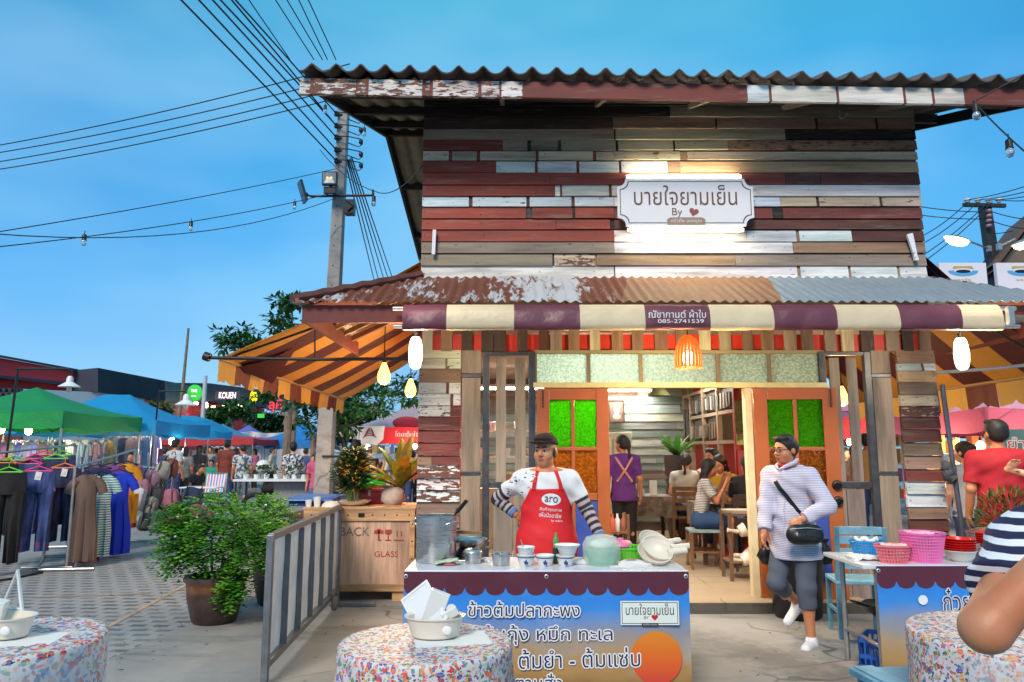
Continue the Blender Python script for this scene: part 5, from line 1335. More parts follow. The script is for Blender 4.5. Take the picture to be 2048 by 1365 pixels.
# ------------------------------------------------------------------ stall tents
M_TENT = attr_mat('tent_cloth',.55,.14,2.5,.2,10,0,.22)
def tent(nm,lab,c,w,d,ze,zp,col,skirt=.28,ridge=0.0,group=None,rz=0,lit=None,posts=True,scol=None):
    t = thing(nm,lab,'market tent',c,rz,group); m = MB(); n = 14
    def top(a,q):
        k = a * 4 % 4; e = k % 1 * 2 - 1; ux,uy = ((e,-1),(1,e),(-e,1),(-1,-e))[int(k)]
        x,y = ux * (ridge / 2 + (w / 2 - ridge / 2) * q),uy * d / 2 * q
        return (x,y,lerp(zp,ze,q) - .15 * math.sin(q * math.pi) * (zp - ze) * (.6 + .4 * e * e) - .05 * (1 - e * e) * q ** 4 + .012 * mnoise.noise((x * 2,y * 2,1)))
    m.grid(top,4 * n,9,col,.004)
    per = [i / (4 * n) for i in range(4 * n)]
    vs = []
    for k,a in enumerate(per): p = Vector(top(a,1)); vs += [p,p + Vector((.012 * math.sin(k * 1.7),.012 * math.cos(k * 1.3),-skirt + .02 * math.sin(k * .9)))]
    N = len(per); sc = scol or col
    m.add(vs,[(2 * i,2 * i + 1,2 * ((i + 1) % N) + 1,2 * ((i + 1) % N)) for i in range(N)],sc); m.build('canopy',M_TENT,t,40,w=0)
    if posts:
        for sx in (-1,1):
            for sy in (-1,1): p = MB(); p.tube([(sx * (w / 2 - .04),sy * (d / 2 - .04),0),(sx * (w / 2 - .04),sy * (d / 2 - .04),ze - .02)],.022,6); p.build('leg',M_GALV,t,w=0)
        p = MB()
        for sy in (-1,1):
            for k in range(6): p.tube([(lerp(-w / 2,w / 2,k / 6),sy * (d / 2 - .05),ze - (.05 if k % 2 else .35)),(lerp(-w / 2,w / 2,(k + 1) / 6),sy * (d / 2 - .05),ze - (.35 if k % 2 else .05))],.012,5)
        p.build('truss',M_BLKPIPE,t,w=0)
    return t
TG,TB,TP = (.010,.29,.075),(.012,.30,.62),(.70,.24,.38)
gx = at(75,773,17).x
tent('market_tent','bright green pop-up tent over the clothes racks',(gx,17.0,0),3.3,3.3,at(0,822,15.4).z,at(75,775,17).z,TG,.34)
bx0 = at(213,790,20.5).x
tent('market_tent','sky blue pop-up tent with a flat ridge beside the green tent',(bx0 + .3,20.5,0),3.9,3.4,at(330,842,19).z,at(205,790,20.5).z,TB,.34,.7)
tent('market_tent','small pale blue tent peak just past the big blue umbrella',(at(446,850,36).x,36,0),3.0,3,2.05,at(446,848,36).z,(.05,.30,.55),.3)
tent('market_tent','small violet blue tent peak above the tarpaulin wall',(at(498,850,42).x,42,0),3.0,3,2.05,at(498,850,42).z,(.12,.16,.5),.3)
tent('market_tent','light blue tent behind the forked tree trunk',(at(572,848,42.6).x,44.5,0),3.2,3,2.0,at(572,846,43).z,(.03,.34,.62),.35)
tent('market_tent','deep blue tent between the trees and the concrete pole',(at(615,850,33).x,33,0),2.8,3,2.0,at(615,843,33).z,(.02,.22,.6),.4)
tent('market_tent','red edged tent over the bright garment stall',(at(408,880,29).x,30,0),4.2,3,1.95,2.25,(.55,.03,.03),.22)
tent('market_tent','orange red tent peeking past the pale umbrella stall',(at(762,880,32).x + .6,33,0),4.5,3,2.2,2.5,(.75,.12,.05),.28)
tent('market_tent','bright green edged tent deep behind the red banner tent',(at(775,880,27).x,28,0),2.0,2,2.0,2.2,(.02,.33,.12),.22)
# red and grey branded tent
ay = 21.5; ax = at(765,880,ay).x + 1.15
ta = tent('market_tent','pink grey tent with a red printed banner front',(ax,ay + 2.1,0),5.2,4.2,at(765,862,ay).z,at(800,822,ay + 2.1).z + .25,(.46,.36,.42),.12,1.2)
m = MB(); zt_,zb_ = at(765,856,ay).z,at(765,889,ay).z; xl = at(720,870,ay).x - ax
def bnf(a,b): x = lerp(xl + .35,2.62,a); return (x,-2.13 + .03 * math.sin(a * 17 + b),lerp(zt_,zb_,b) + .02 * math.sin(a * 9))
m.grid(bnf,30,4,(.62,.015,.025)); m.build('red_banner',M_TENT,ta,60,w=0)
m = MB().prism(ccw([(-.42,.26),(.42,.26),(.38,-.12),(.22,-.27),(-.22,-.27),(-.38,-.12)]),front((xl + .3,-2.16,lerp(zt_,zb_,.45))),.01,(.62,.58,.6)); m.build('badge',M_TENT,ta,w=0)
m = MB(); lettering(m,'โดยเต็มใจ มีความสุขเสมอ',front((xl + 1.9,-2.19,lerp(zt_,zb_,.42))),width=1.75,height=.2); m.build('lettering',pm('faded_white_print',(.62,.45,.45),.6),ta,w=0)
m = MB()
for k in range(5): m.tube([(xl + .3 + .2 * math.cos(a) * (1 - .1 * k),-2.18,lerp(zt_,zb_,.5) - .1 + (.12 + .05 * k) * math.sin(a)) for a in [R(q) for q in range(20,161,20)]],.012,4)
m.build('badge_mark',pm('dark_red_mark',(.2,.03,.05),.6),ta,w=0)
m = MB(); c = at(812,847,ay + .25); m.ell((c.x - ax,-1.72,c.z + .02),(.42,.02,.19),20,8,(.36,.01,.04),Matrix.Identity(4)); m.build('oval_logo',M_TENT,ta,179,w=0)
# umbrellas
def umbrella(lab,c,r,ze,zp,col,n=8):
    t = thing('market_umbrella',lab,'umbrella',c); m = MB()
    def f(a,b):
        s = int(a * n * 6 + .5) / 6; w = abs((s % 1) - .5) * 2; an = a * 2 * math.pi + .2; q = r * b * (1 - .05 * (1 - w))
        return (q * math.cos(an),q * math.sin(an),lerp(zp,ze,b ** 2.0) - .03 * (1 - w) * b)
    m.grid(f,n * 6,8,col,.004); o = len(m.v)
    def sk(a,b): p = Vector(f(a,1)); return p + Vector((0,0,-.2 * b + .02 * math.sin(a * 50) * b))
    m.grid(sk,n * 6,1,col); m.build('canopy',M_TENT,t,35,w=0); m = MB().tube([(0,0,0),(0,0,zp + .08)],.025,8); m.build('pole',M_GALV,t,w=0); return t
umbrella('large bright blue parasol beside the blue pop-up tent',(at(370,900,24).x,24,0),1.42,at(370,872,24).z + .12,at(370,832,24).z,(.014,.33,.66))
# tents on the pink side
PK1,PK2,RDT = (.78,.42,.55),(.52,.12,.20),(.68,.03,.05)
tent('market_tent','pale pink tent with rose skirt in front of the grilled food stall',(at(2070,790,12.2).x + .2,13.0,0),3.0,3.0,at(2000,815,11.6).z,at(2070,772,13).z + .35,PK1,.36,scol=PK2)
tent('market_tent','rose pink tent behind the pale pink one',(at(1960,800,20).x,20,0),4.6,3.0,at(1960,836,18.5).z,at(1960,790,20).z,(.72,.16,.28),.4,scol=RDT)
tent('market_tent','red tent seen through the slatted side light',(at(1705,830,17).x,18,0),3.6,3,at(1705,818,16.5).z,at(1705,796,18).z,(.75,.30,.42),.45,scol=RDT)
tent('market_tent','hot pink tent seen through the dining room windows',(5.0,16.0,0),3.8,3.6,2.15,2.95,(.80,.25,.42),.4,scol=RDT)
umbrella('pink parasol seen through the dining room window frames',(6.2,19.5,0),1.3,1.95,2.45,(.75,.25,.33))
# lit stall interiors: shelves of goods under glaring bulbs
M_GOODS = attr_mat('stall_goods',.6,.2)
def goods(nm,lab,c,w,rows,z0,dz,pal,seed,gap=.2,kind='stall'):
    t = thing(nm,lab,kind,c); r = random.Random(seed); m = MB(); sh = MB()
    for j in range(rows):
        z = z0 + j * dz; x = -w / 2; sh.box((0,.1,z - .02),(w,.4,.02))
        k = MB()
        while x < w / 2:
            s = r.uniform(.6,1.2) * gap; h = r.uniform(.4,.9) * dz
            k.box((x + s / 2,r.uniform(-.05,.12),z + h / 2),(s * .8,.2,h),(0,0,r.uniform(-.2,.2)),jit(r.choice(pal),.2)); x += s
        k.build('goods_row',M_GOODS,t,w=0)
    sh.build('shelf',M_GALV,t,w=0); 
    for x in (-w / 2,w / 2): MB().tube([(x,.3,0),(x,.3,z0 + rows * dz)],.02,6).build('post',M_GALV,t,w=0)
    return t
MIXP = [(.7,.65,.6),(.6,.1,.08),(.1,.2,.5),(.7,.5,.2),(.05,.05,.06),(.3,.12,.3),(.8,.8,.8),(.2,.4,.3)]
goods('goods_stall','bright stall shelves of small goods under the red banner tent',(ax - .2,ay + 1.5,0),4.2,4,.6,.4,MIXP,5)
goods('goods_stall','stall of pale garments under the red edged tent',(at(410,900,30).x,30.6,0),3.4,4,.5,.4,[(.8,.78,.76),(.75,.6,.6),(.55,.25,.05),(.6,.4,.1),(.8,.75,.6)],6,.3)
goods('goods_stall','stall shelves of colourful goods behind the pink tents',(at(1700,900,17).x,17.5,0),3.2,4,.4,.4,MIXP,7)
goods('food_stall','warm lit grilled food stall under the pale pink tent',(at(1990,900,13).x + .3,13.6,0),2.4,3,.7,.38,[(.5,.25,.06),(.6,.4,.15),(.3,.1,.04),(.7,.6,.4)],8)
t = thing('menu_sign','green menu board with red outlined Thai lettering in the food stall','sign',at(2056,886,11.2)); m = MB().box((0,.02,0),(.72,.03,.40)); m.build('board',pm('green_menu_board',(.10,.19,.16),.5),t,w=0)
m = MB(); lettering(m,'ยำกุ้ง',front((0,-.002,-.03)),width=.62,height=.24,outline=.012,outline_mi=1); m.build('lettering',[pm('red_menu_print',(.6,.03,.03),.5),pm('white_menu_print',(.75,.75,.7),.5)],t,w=0)
# bare lit bulbs of the stalls
SB = emit('stall_bulb_glow','#fff2cc',30); SBW = emit('stall_bulb_warm','#ffcf70',30)
for i,(u,v,Y,r,w,pw,lab) in enumerate(((2,860,16.3,.07,1,30,'bare warm bulb at the edge of the green tent'),(57,862,16.6,.075,1,40,'bare warm bulb under the middle of the green tent'),(344,883,20,.08,0,50,'glaring bulb above the shopper in the grey shirt'),(352,890,24,.06,0,20,'second bulb near the parasol pole'),
      (716,905,13.3,.05,1,8,'bright bulb beside the man in the yellow shirt'),(803,892,20.6,.07,0,30,'bulb cluster under the red banner tent'),(830,893,20.6,.06,1,25,'warm bulb at the house corner under the red banner tent'),(572,921,17,.06,0,10,'small bulb shining over the green plant stall'),
      (1961,893,12.4,.07,1,130,'blazing warm bulb of the grilled food stall'),(1699,884,14.5,.055,0,12,'bare white bulb seen between the slats'),(735,893,24,.07,0,16,'far bulb on the garment rail side'))):
    t = thing('bare_bulb',lab,'bulb',at(u,v,Y)); m = MB().ell((0,0,0),(r,r,r * 1.25),10,7); m.build('bulb_glass',SBW if w else SB,t,179,w=0); m = MB().tube([(0,0,r * .95),(0,0,r + .08)],.02,6); m.tube([(0,0,r + .08),(0,.1,r + .4)],.006,4); m.build('cord',M_BLKPIPE,t,w=0)
    point_light(t,at(u,v,Y) + Vector((0,-.0,-.2)),pw,(1,.8,.5) if w else (1,.95,.85),.08)
# two enamel shade lamps on bent pipes
M_ENAM = pm('white_enamel',(.75,.77,.78),.3,.06)
for (pu,pv0,pv1,hu,hv,Y,lab) in ((36,738,905,139,770,13.5,'white enamel shade lamp on a tall bent pipe in front of the green tent'),(318,783,912,372,806,19,'white enamel shade lamp on a bent pipe near the leaning bamboo')):
    p = at(hu,hv,Y); t = thing('shade_lamp',lab,'lamp',p); m = MB(); a = at(pu,pv0,Y); m.tube([Vector((a.x - .1,Y,0)) - p,Vector((a.x,Y,a.z - .03)) - p,a - p,Vector((p.x - .02,Y,a.z)) - p,Vector((p.x,Y,p.z + .15)) - p],.022,6); m.build('pipe',M_BLKPIPE,t,w=0)
    s = Y / 13.5; m = MB().lathe([(.03 * s,.16 * s),(.055 * s,.12 * s),(.06 * s,.05 * s),(.18 * s,-.03 * s),(.19 * s,-.04 * s)],n=18); m.build('enamel_shade',M_ENAM,t,50,w=0); m = MB().ell((0,0,-.07 * s),(.045 * s,.045 * s,.08 * s),10,7); m.build('bulb',pm('unlit_bulb',(.75,.75,.7),.2),t,179,w=0)
m = MB(); a,b = at(352,890,22.5),at(377,657,22.5); m.tube([Vector((a.x - .12,22.5,0)),a,lerp(a,b,.5) + Vector((.02,0,0)),b],[.06,.055,.05,.035],7); tag(m.build('bamboo_pole',pm('dry_bamboo',(.22,.15,.10),.7,.4,6),None,60),'leaning bamboo pole rising past the blue parasol','pole')
m = MB().tube([Vector((at(405,850,50).x,50,0)),at(411,752,50)],[.2,.14],8); tag(m.build('lamp_post',pm('pale_post',(.5,.5,.55),.5),None,60),'pale round post in front of the green round sign','post')

# ------------------------------------------------------------------ trees and bushes
def leaf_mat(name,dark,light,trans=.3):
    g = G(name); A = g.n("Attribute",attribute_name="Col"); g.base(A.outputs['Color']); g.p.inputs['Roughness'].default_value = .45
    tr = g.n("BsdfTranslucent"); g.l(A.outputs['Color'],tr.inputs[0]); ms = g.n("MixShader"); ms.inputs[0].default_value = trans
    g.l(g.p.outputs[0],ms.inputs[1]); g.l(tr.outputs[0],ms.inputs[2]); g.l(ms.outputs[0],g.out.inputs[0]); return g.m
M_LEAF = leaf_mat('leaf_green',0,0)
M_BARK = pm('grey_brown_bark',(.20,.15,.115),.9,.4,8,.5,40)
def leaf(mb,p,d,up,L,W,col,fold=.25):
    d = d.normalized(); s = d.cross(up); s = s.normalized() if s.length > 1e-4 else d.orthogonal().normalized(); n = s.cross(d)
    a = p; m1 = p + d * L * .45; e = p + d * L - n * L * .12
    mb.add([a,m1 + s * W * .5 - n * W * fold,e,m1 - s * W * .5 - n * W * fold,m1],[(0,1,4),(1,2,4),(2,3,4),(3,0,4)],col)
def rv(r): 
    while True:
        v = Vector((r.uniform(-1,1),r.uniform(-1,1),r.uniform(-1,1)))
        if .05 < v.length < 1: return v
def clumps(mb,r,centers,per,L,W,pal):
    for c,rad in centers:
        k = r.uniform(.75,1.25)
        for _ in range(per):
            v = rv(r); q = Vector(c) + Vector((v.x * rad[0],v.y * rad[1],v.z * rad[2])); base = r.choice(pal); d = (v + Vector((r.uniform(-.8,.8),r.uniform(-.8,.8),r.uniform(-.5,.4))))
            leaf(mb,q,d,Vector((0,0,1)),L * r.uniform(.6,1.2),W * r.uniform(.7,1.2),tuple(x * k for x in jit(base,.25,r)))
GRN = [(.022,.085,.016),(.035,.12,.02),(.05,.15,.025),(.014,.055,.014)]
DGRN = [(.012,.042,.018),(.02,.065,.022),(.03,.085,.02),(.008,.03,.014)]
def tree(lab,base,tops,trunk,per,L,pal,seed,rad,group='trees behind the stalls'):
    t = thing('tree',lab,'tree',base,group=group); r = random.Random(seed); m = MB(); B = Vector(base); fork = Vector(trunk[0])
    m.tube([B,lerp(B,fork,.5) + Vector((r.uniform(-.1,.1),0,0)),fork],[trunk[1],trunk[1] * .8,trunk[1] * .65],8)
    for c in tops: c = Vector(c); m.tube([fork,lerp(fork,c,.5) + Vector((r.uniform(-.2,.2),0,-.15)),c],[trunk[1] * .5,trunk[1] * .3,trunk[1] * .08],6)
    m.build('trunk',M_BARK,t,60); m = MB()
    cs = []
    for c in tops:
        for _ in range(3): v = rv(r); cs.append((Vector(c) + Vector((v.x * rad[0],v.y * rad[1],v.z * rad[2])),(rad[0] * .7,rad[1] * .7,rad[2] * .6)))
    clumps(m,r,cs,per,L,L * .5,pal); m.build('crown',M_LEAF,t); return t
def T(us,Y): return [at(u,v,Y + dy) for u,v,dy in us]
tree('tall layered tree rising behind the torn striped awning',(at(585,900,24).x,24,0),T([(560,612,0),(585,600,.5),(545,645,-.5),(590,650,1),(452,680,0),(482,692,.5),(520,690,0),(575,700,0),(510,740,.5),(560,760,1),(600,740,0),(540,800,0),(470,672,.3)],24),(at(590,800,24),.16),46,.27,GRN,3,(.55,.6,.28))
tree('bare forked pruned tree in front of the tarpaulin wall',(at(578,950,20).x,20,0),T([(570,806,0),(590,815,.4),(598,800,0),(585,843,.2)],20),(at(577,830,20),.15),5,.22,GRN,4,(.12,.12,.12))
tree('slim tree with long drooping branches beside the concrete pole',(at(623,950,19).x,19,0),T([(640,812,0),(660,800,.6),(690,815,0),(720,800,1),(645,850,0),(760,780,1),(790,792,.5),(700,770,1.5),(800,770,1),(680,850,.4),(740,825,.8),(610,800,.3)],19),(at(626,880,19),.10),55,.22,GRN,5,(.5,.5,.2))
tree('dark bushy tree behind the pink grey tent',(at(690,930,27).x,27,0),T([(670,842,0),(700,838,1),(660,870,0),(720,850,1),(690,868,.5),(740,835,1.4)],27),(at(690,905,27),.12),120,.26,DGRN,6,(.6,.6,.35))
tree('small round tree before the arcade wall',(at(295,930,43).x,43,0),T([(282,815,0),(300,822,.5),(290,830,0),(312,812,.6)],43),(at(295,850,43),.14),70,.42,[(.10,.13,.03),(.06,.13,.03),(.14,.09,.03)],7,(.6,.6,.35))
tree('rounded tree beside the pale round post',(at(430,930,52).x,52,0),T([(425,840,0),(440,832,.5),(415,835,0),(430,850,0)],52),(at(430,865,52),.16),80,.45,GRN,8,(.75,.7,.5))
tree('open layered tree under the navy fascia sign',(at(464,930,50).x,50,0),T([(460,812,0),(480,818,0),(450,822,0),(490,826,.5),(470,826,0)],50),(at(466,840,50),.12),50,.4,GRN,9,(.75,.7,.22))
tree('dark tree mass at the end of the arcade',(at(535,930,66).x,66,0),T([(520,835,0),(545,840,0),(560,830,1),(535,848,0),(575,845,1),(505,845,0),(600,838,0)],66),(at(535,870,66),.2),70,.6,DGRN,10,(1.3,1,.7))
# garment rails -------------------------------------------------
M_FAB = attr_mat('garment_cloth',.85,.2,10,.25,90)
def garment_stripes():
    g = G('teal_white_stripes'); v = g.coord(); w = g.n("TexWave",wave_type='BANDS',bands_direction='Z'); w.inputs['Scale'].default_value = 9.5; w.inputs['Distortion'].default_value = .6; g.l(v,w.inputs[0])
    g.base(g.mix(g.ramp(w.outputs[0],[(.45,0),(.55,1)]),(.02,.32,.36),(.72,.76,.76))); g.p.inputs['Roughness'].default_value = .85; return g.m
def denim(name,col,patch=None):
    g = G(name); v = g.coord(); a = g.noise(g.coord((9,3,2)),1.5,5); b = g.noise(v,150,3)
    c = g.mix(g.ramp(a,[(.42,0),(.72,.65)]),col,tuple(min(1,x * 3.6 + .03) for x in col)); c = g.mix(1,c,g.ramp(b,[(.3,.8),(.7,1.1)]),'MULTIPLY')
    if patch: c = g.mix(g.ramp(g.noise(g.coord((5,5,4)),1.6,2),[(.62,0),(.66,1)]),c,patch)
    g.base(c); g.p.inputs['Roughness'].default_value = .85; g.bump(b,.2,.005); return g.m
def hanger(mb,w,z=0):
    mb.tube([(0,0,z + .02),(0,0,z + .07),(.02,0,z + .10),(0,0,z + .125),(-.02,0,z + .11)],.0045,5); mb.tube([(-w / 2,0,z - .04),(0,0,z + .02),(w / 2,0,z - .04)],.010,6); mb.tube([(-w / 2,0,z - .04),(w / 2,0,z - .04)],.008,6)
    for s in (-1,1): mb.box((s * w * .42,0,z - .055),(.02,.02,.05))
HM = {k: pm('hanger_' + k,c,.35,.1) for k,c in (('lime',(.12,.62,.03)),('pink',(.78,.04,.24)),('orange',(.85,.20,.05)),('black',(.012,.012,.014)),('white',(.7,.7,.7)))}
def cloth_tube(m,prof,y=0,dep=.05,folds=5,seed=0,col=None,n=26,x0=0):
    """a hanging garment part: prof (half width, z) from the top down, with folds that deepen to the hem"""
    r = random.Random(seed); ph = r.uniform(0,6); o = len(m.v); k = len(prof)
    vs = []
    for i,(w,z,*cx) in enumerate(prof):
        q = i / (k - 1); cx = cx[0] if cx else 0
        for j in range(n):
            a = 2 * math.pi * j / n; f = 1 + (.05 + .15 * q) * math.sin(folds * a + ph + q) * .5 + .02 * math.sin(q * 14 + a * 2 + ph)
            vs.append((x0 + cx + w * math.cos(a) * f,y + dep * (1 + .5 * q) * math.sin(a) * (1 + .2 * math.sin(q * 9 + ph) + .6 * q * math.sin(folds * a * 1.3 + ph)),z + .008 * math.sin(a * 2 + ph)))
    m.add(vs,[(i * n + j,i * n + (j + 1) % n,(i + 1) * n + (j + 1) % n,(i + 1) * n + j) for i in range(k - 1) for j in range(n)] + [tuple(range(n)),tuple(range(k * n - 1,(k - 1) * n - 1,-1))],col)
def dress(lab,loc,rz,mat,hk,L,w0=.2,w1=.26,group='dresses on the rail',col=None,seed=1):
    t = thing('dress',lab,'dress',loc,rz,group); m = MB()
    cloth_tube(m,[(.09,-.03),(w0 * .86,-.065),(w0 * .80,-.18),(w0 * .74,-.30),(w0 * .72,-.42),(w0 * .84,-.6),(lerp(w0,w1,.5),-.8),(lerp(w0,w1,.8),-.95),(w1,-L)],0,.05,6,seed,col)
    for s in (-1,1): m.tube([(s * w0 * .68,0,-.09),(s * w0 * 1.02,.0,-.17),(s * w0 * 1.22,.01,-.27)],[.06,.062,.058],8,col)
    m.build('cloth',mat,t,60,w=0); h = MB(); hanger(h,.38); h.build('hanger',HM[hk],t,60,w=0); return t
def jeans(lab,loc,rz,mat,hk,L=.92,w=.19,group='trousers on the rail',tagw=False,seed=1):
    t = thing('jeans',lab,'trousers',loc,rz,group); m = MB(); cloth_tube(m,[(w,-.05),(w * 1.04,-.12),(w * 1.1,-.24),(w * 1.08,-.30)],0,.045,3,seed)
    for s in (-1,1): cloth_tube(m,[(w * .54,-.27,s * w * .52),(w * .5,-.45,s * w * .55),(w * .44,-.7,s * w * .56),(w * .42,-L,s * w * .56)],0,.05,4,seed + s)
    m.build('cloth',mat,t,60,w=0); h = MB(); hanger(h,.32); h.build('hanger',HM[hk],t,60,w=0)
    if tagw: g_ = MB(); g_.box((.02,-.06,-.1),(.07,.006,.10),(0,.15,0)); g_.ell((.02,-.065,-.1),(.02,.004,.025),8,5); g_.build('price_tag',pm('paper_tag',(.75,.73,.72),.7),t,w=0)
    return t
DEN1,DEN2,DEN3,BLKC = denim('washed_denim',(.028,.05,.16),(.42,.04,.06)),denim('dark_denim',(.008,.014,.045)),denim('mid_denim',(.02,.035,.10)),pm('black_cloth',(.012,.011,.012),.9,.3,12,.2)
def gz(u,v,Y): return at(u,v,Y)
def hang(fn,u,v,Y,*a,**k): return fn(*a[:1],at(u,v,Y),*a[1:],**k)
hang(jeans,18,938,9.2,'long black trousers on a lime hanger at the start of the rail',R(12),BLKC,'lime',L=1.12,w=.19,seed=3)
hang(jeans,78,936,9.5,'washed blue ripped jeans with red patches',R(14),DEN1,'pink',L=1.02,w=.185,tagw=True,seed=4)
hang(jeans,130,930,9.9,'dark indigo jeans with a white tag on an orange hanger',R(12),DEN2,'orange',L=.98,w=.2,tagw=True,seed=5)
hang(dress,176,946,9.9,'plain taupe brown dress',R(18),pm('taupe_jersey',(.155,.105,.085),.9,.15,8,.2),'black',1.13,.165,.17,seed=6)
hang(dress,205,946,10.4,'teal and white striped dress',R(18),garment_stripes(),'black',1.12,.17,.15,seed=7)
hang(dress,238,942,10.8,'plain royal blue dress at the end of the rail',R(18),pm('royal_blue_jersey',(.006,.045,.62),.85,.15,8,.2),'black',1.16,.19,.2,seed=8)
hang(dress,178,968,10.4,'crimson dress whose hem shows below the taupe one',R(18),pm('crimson_jersey',(.45,.015,.05),.9,.15,8,.2),'black',1.13,.16,.2,seed=9)
for i,(u,v,Y,hk,mt,lab) in enumerate(((8,920,9.8,'orange',BLKC,'black trousers on an orange hanger behind the longest pair'),(30,915,10.2,'lime',BLKC,'black trousers on a lime hanger deeper on the rail'),(60,922,10.1,'pink',DEN3,'mid blue jeans second on the pink hangers'),(72,912,10.6,'pink',DEN2,'dark jeans third on the pink hangers'),(112,912,10.6,'lime',DEN2,'dark jeans on a lime hanger behind the orange one'),(125,905,11.2,'lime',DEN3,'mid blue jeans deepest on the lime hangers'),(88,905,11.1,'pink',DEN2,'dark jeans deepest on the pink hangers'))):
    hang(jeans,u,v,Y,lab,R(12),mt,hk,L=.95,w=.18,seed=20 + i)
for i,(u,v,Y,c,lab) in enumerate(((196,932,11.2,(.03,.03,.12),'navy dress tucked behind the striped one'),(226,928,11.5,(.2,.05,.3),'purple dress tucked behind the royal blue one'),(252,925,12.0,(.75,.33,.02),'bright yellow orange top behind the royal blue dress'))):
    hang(dress,u,v,Y,lab,R(18),pm('jersey_%s' % 'abc'[i],c,.9,.15,8,.2),'black',[.9,.9,.5][i],.17,.2,seed=30 + i)
def rail(lab,a,b,feet=True):
    a,b = Vector(a),Vector(b); t = thing('clothes_rail',lab,'clothes rail',((a.x + b.x) / 2,(a.y + b.y) / 2,0)); m = MB().tube([a,b],.016,8); m.build('rail',M_GALV,t)
    for p in (a,b):
        m = MB().tube([(p.x,p.y,.06),p],.017,8); m.build('post',M_GALV,t)
        if feet: m = MB().tube([(p.x - .32,p.y - .05,.025),(p.x + .32,p.y + .05,.025)],.018,8); m.build('foot',M_GALV,t)
    return t
rail('chrome rail carrying the trousers',at(-60,913,9.0),at(150,890,11.8)); rail('chrome rail carrying the dresses',at(150,935,9.6),at(270,900,12.5))
b_ = thing('clothes_rack_base','low chrome foot frame under the taupe dress','rack foot',gnd(95,1138)); m = MB().tube([(-.3,-.05,.02),(.32,.0,.02)],.018,8); m.tube([(-.12,-.02,.02),(-.1,.1,.14),(.32,.12,.14),(.38,-.05,.02)],.018,8); m.tube([(-.1,.05,.1),(-.1,.1,.75)],.02,8); m.build('foot_frame',M_GALV,b_,60,w=0)
# grid panels with hanging garments under the tents
PANEL = [(.55,.2,.35),(.2,.22,.5),(.5,.45,.7),(.7,.6,.65),(.7,.45,.3),(.25,.35,.6),(.12,.14,.3),(.6,.65,.75),(.75,.4,.5)]
def flat_shirt(lab,loc,w,h,col,seed,rz=0):
    t = thing('hanging_garment',lab,'garment',loc,rz,'garments pinned to the grid panels'); r = random.Random(seed); m = MB()
    cloth_tube(m,[(w * .25,0),(w * .42,-.03),(w * .4,-h * .3),(w * .44,-h * .7),(w * .46,-h)],0,.03,4,seed,col,14)
    for s in (-1,1): m.tube([(s * w * .36,0,-.05),(s * w * .56,0,-h * .32)],[.05,.055],6,col)
    m.build('cloth',M_FAB,t,60,w=0); return t
for (u0,u1,v0,v1,Y,lab,gs) in ((-10,98,880,955,15.9,'wire grid of pink and purple tops under the green tent',7),(104,208,880,955,17.2,'wire grid of grey blue tops between the green and blue tents',6),(212,302,872,950,19.2,'wire grid of pale blue tops under the blue tent',6)):
    a,b = at(u0,v0,Y),at(u1,v0,Y); zb = at(u0,985,Y).z; t = thing('grid_panel',lab,'display panel',((a.x + b.x) / 2,Y,0)); m = MB(); w = b.x - a.x
    for i in range(int(w / .07) + 1): x = a.x + i * .07; m.bx((x - .004,Y - .004,zb),(x + .004,Y + .004,a.z))
    z = zb
    while z < a.z: m.bx((a.x,Y - .008,z - .004),(b.x,Y - .0045,z + .004)); z += .07
    m.build('wire_lattice',M_GALV,t)
    for x in (a.x,b.x): MB().tube([(x,Y,0),(x,Y,a.z + .05)],.018,6).build('post',M_GALV,t)
    nm_ = {'pink': 'pink purple','grey': 'grey blue','pale': 'pale blue'}[[k for k in ('pink','grey','pale') if k in lab.split('of ')[1]][0]]
    for k in range(gs):
        cc = jit(rnd.choice(PANEL[:5] if 'pink' in nm_ else PANEL[5:]),.25)
        flat_shirt('one of the %s tops pinned along its wire grid' % nm_,(lerp(a.x,b.x,(k + .5) / gs),Y - .08,a.z - .06),w / gs * .95,a.z - zb - .2 + rnd.uniform(-.15,.05),cc,k + int(Y * 10))['group'] = nm_ + ' tops on a wire grid'
    for k in range(gs):
        cc = jit(rnd.choice(PANEL),.25); flat_shirt('one of the tops hanging low behind the %s wire grid' % nm_,(lerp(a.x,b.x,(k + .2) / gs),Y + .6,a.z - .0),w / gs,1.0,cc,90 + k + int(Y * 10))['group'] = 'tops behind the ' + nm_ + ' grid'
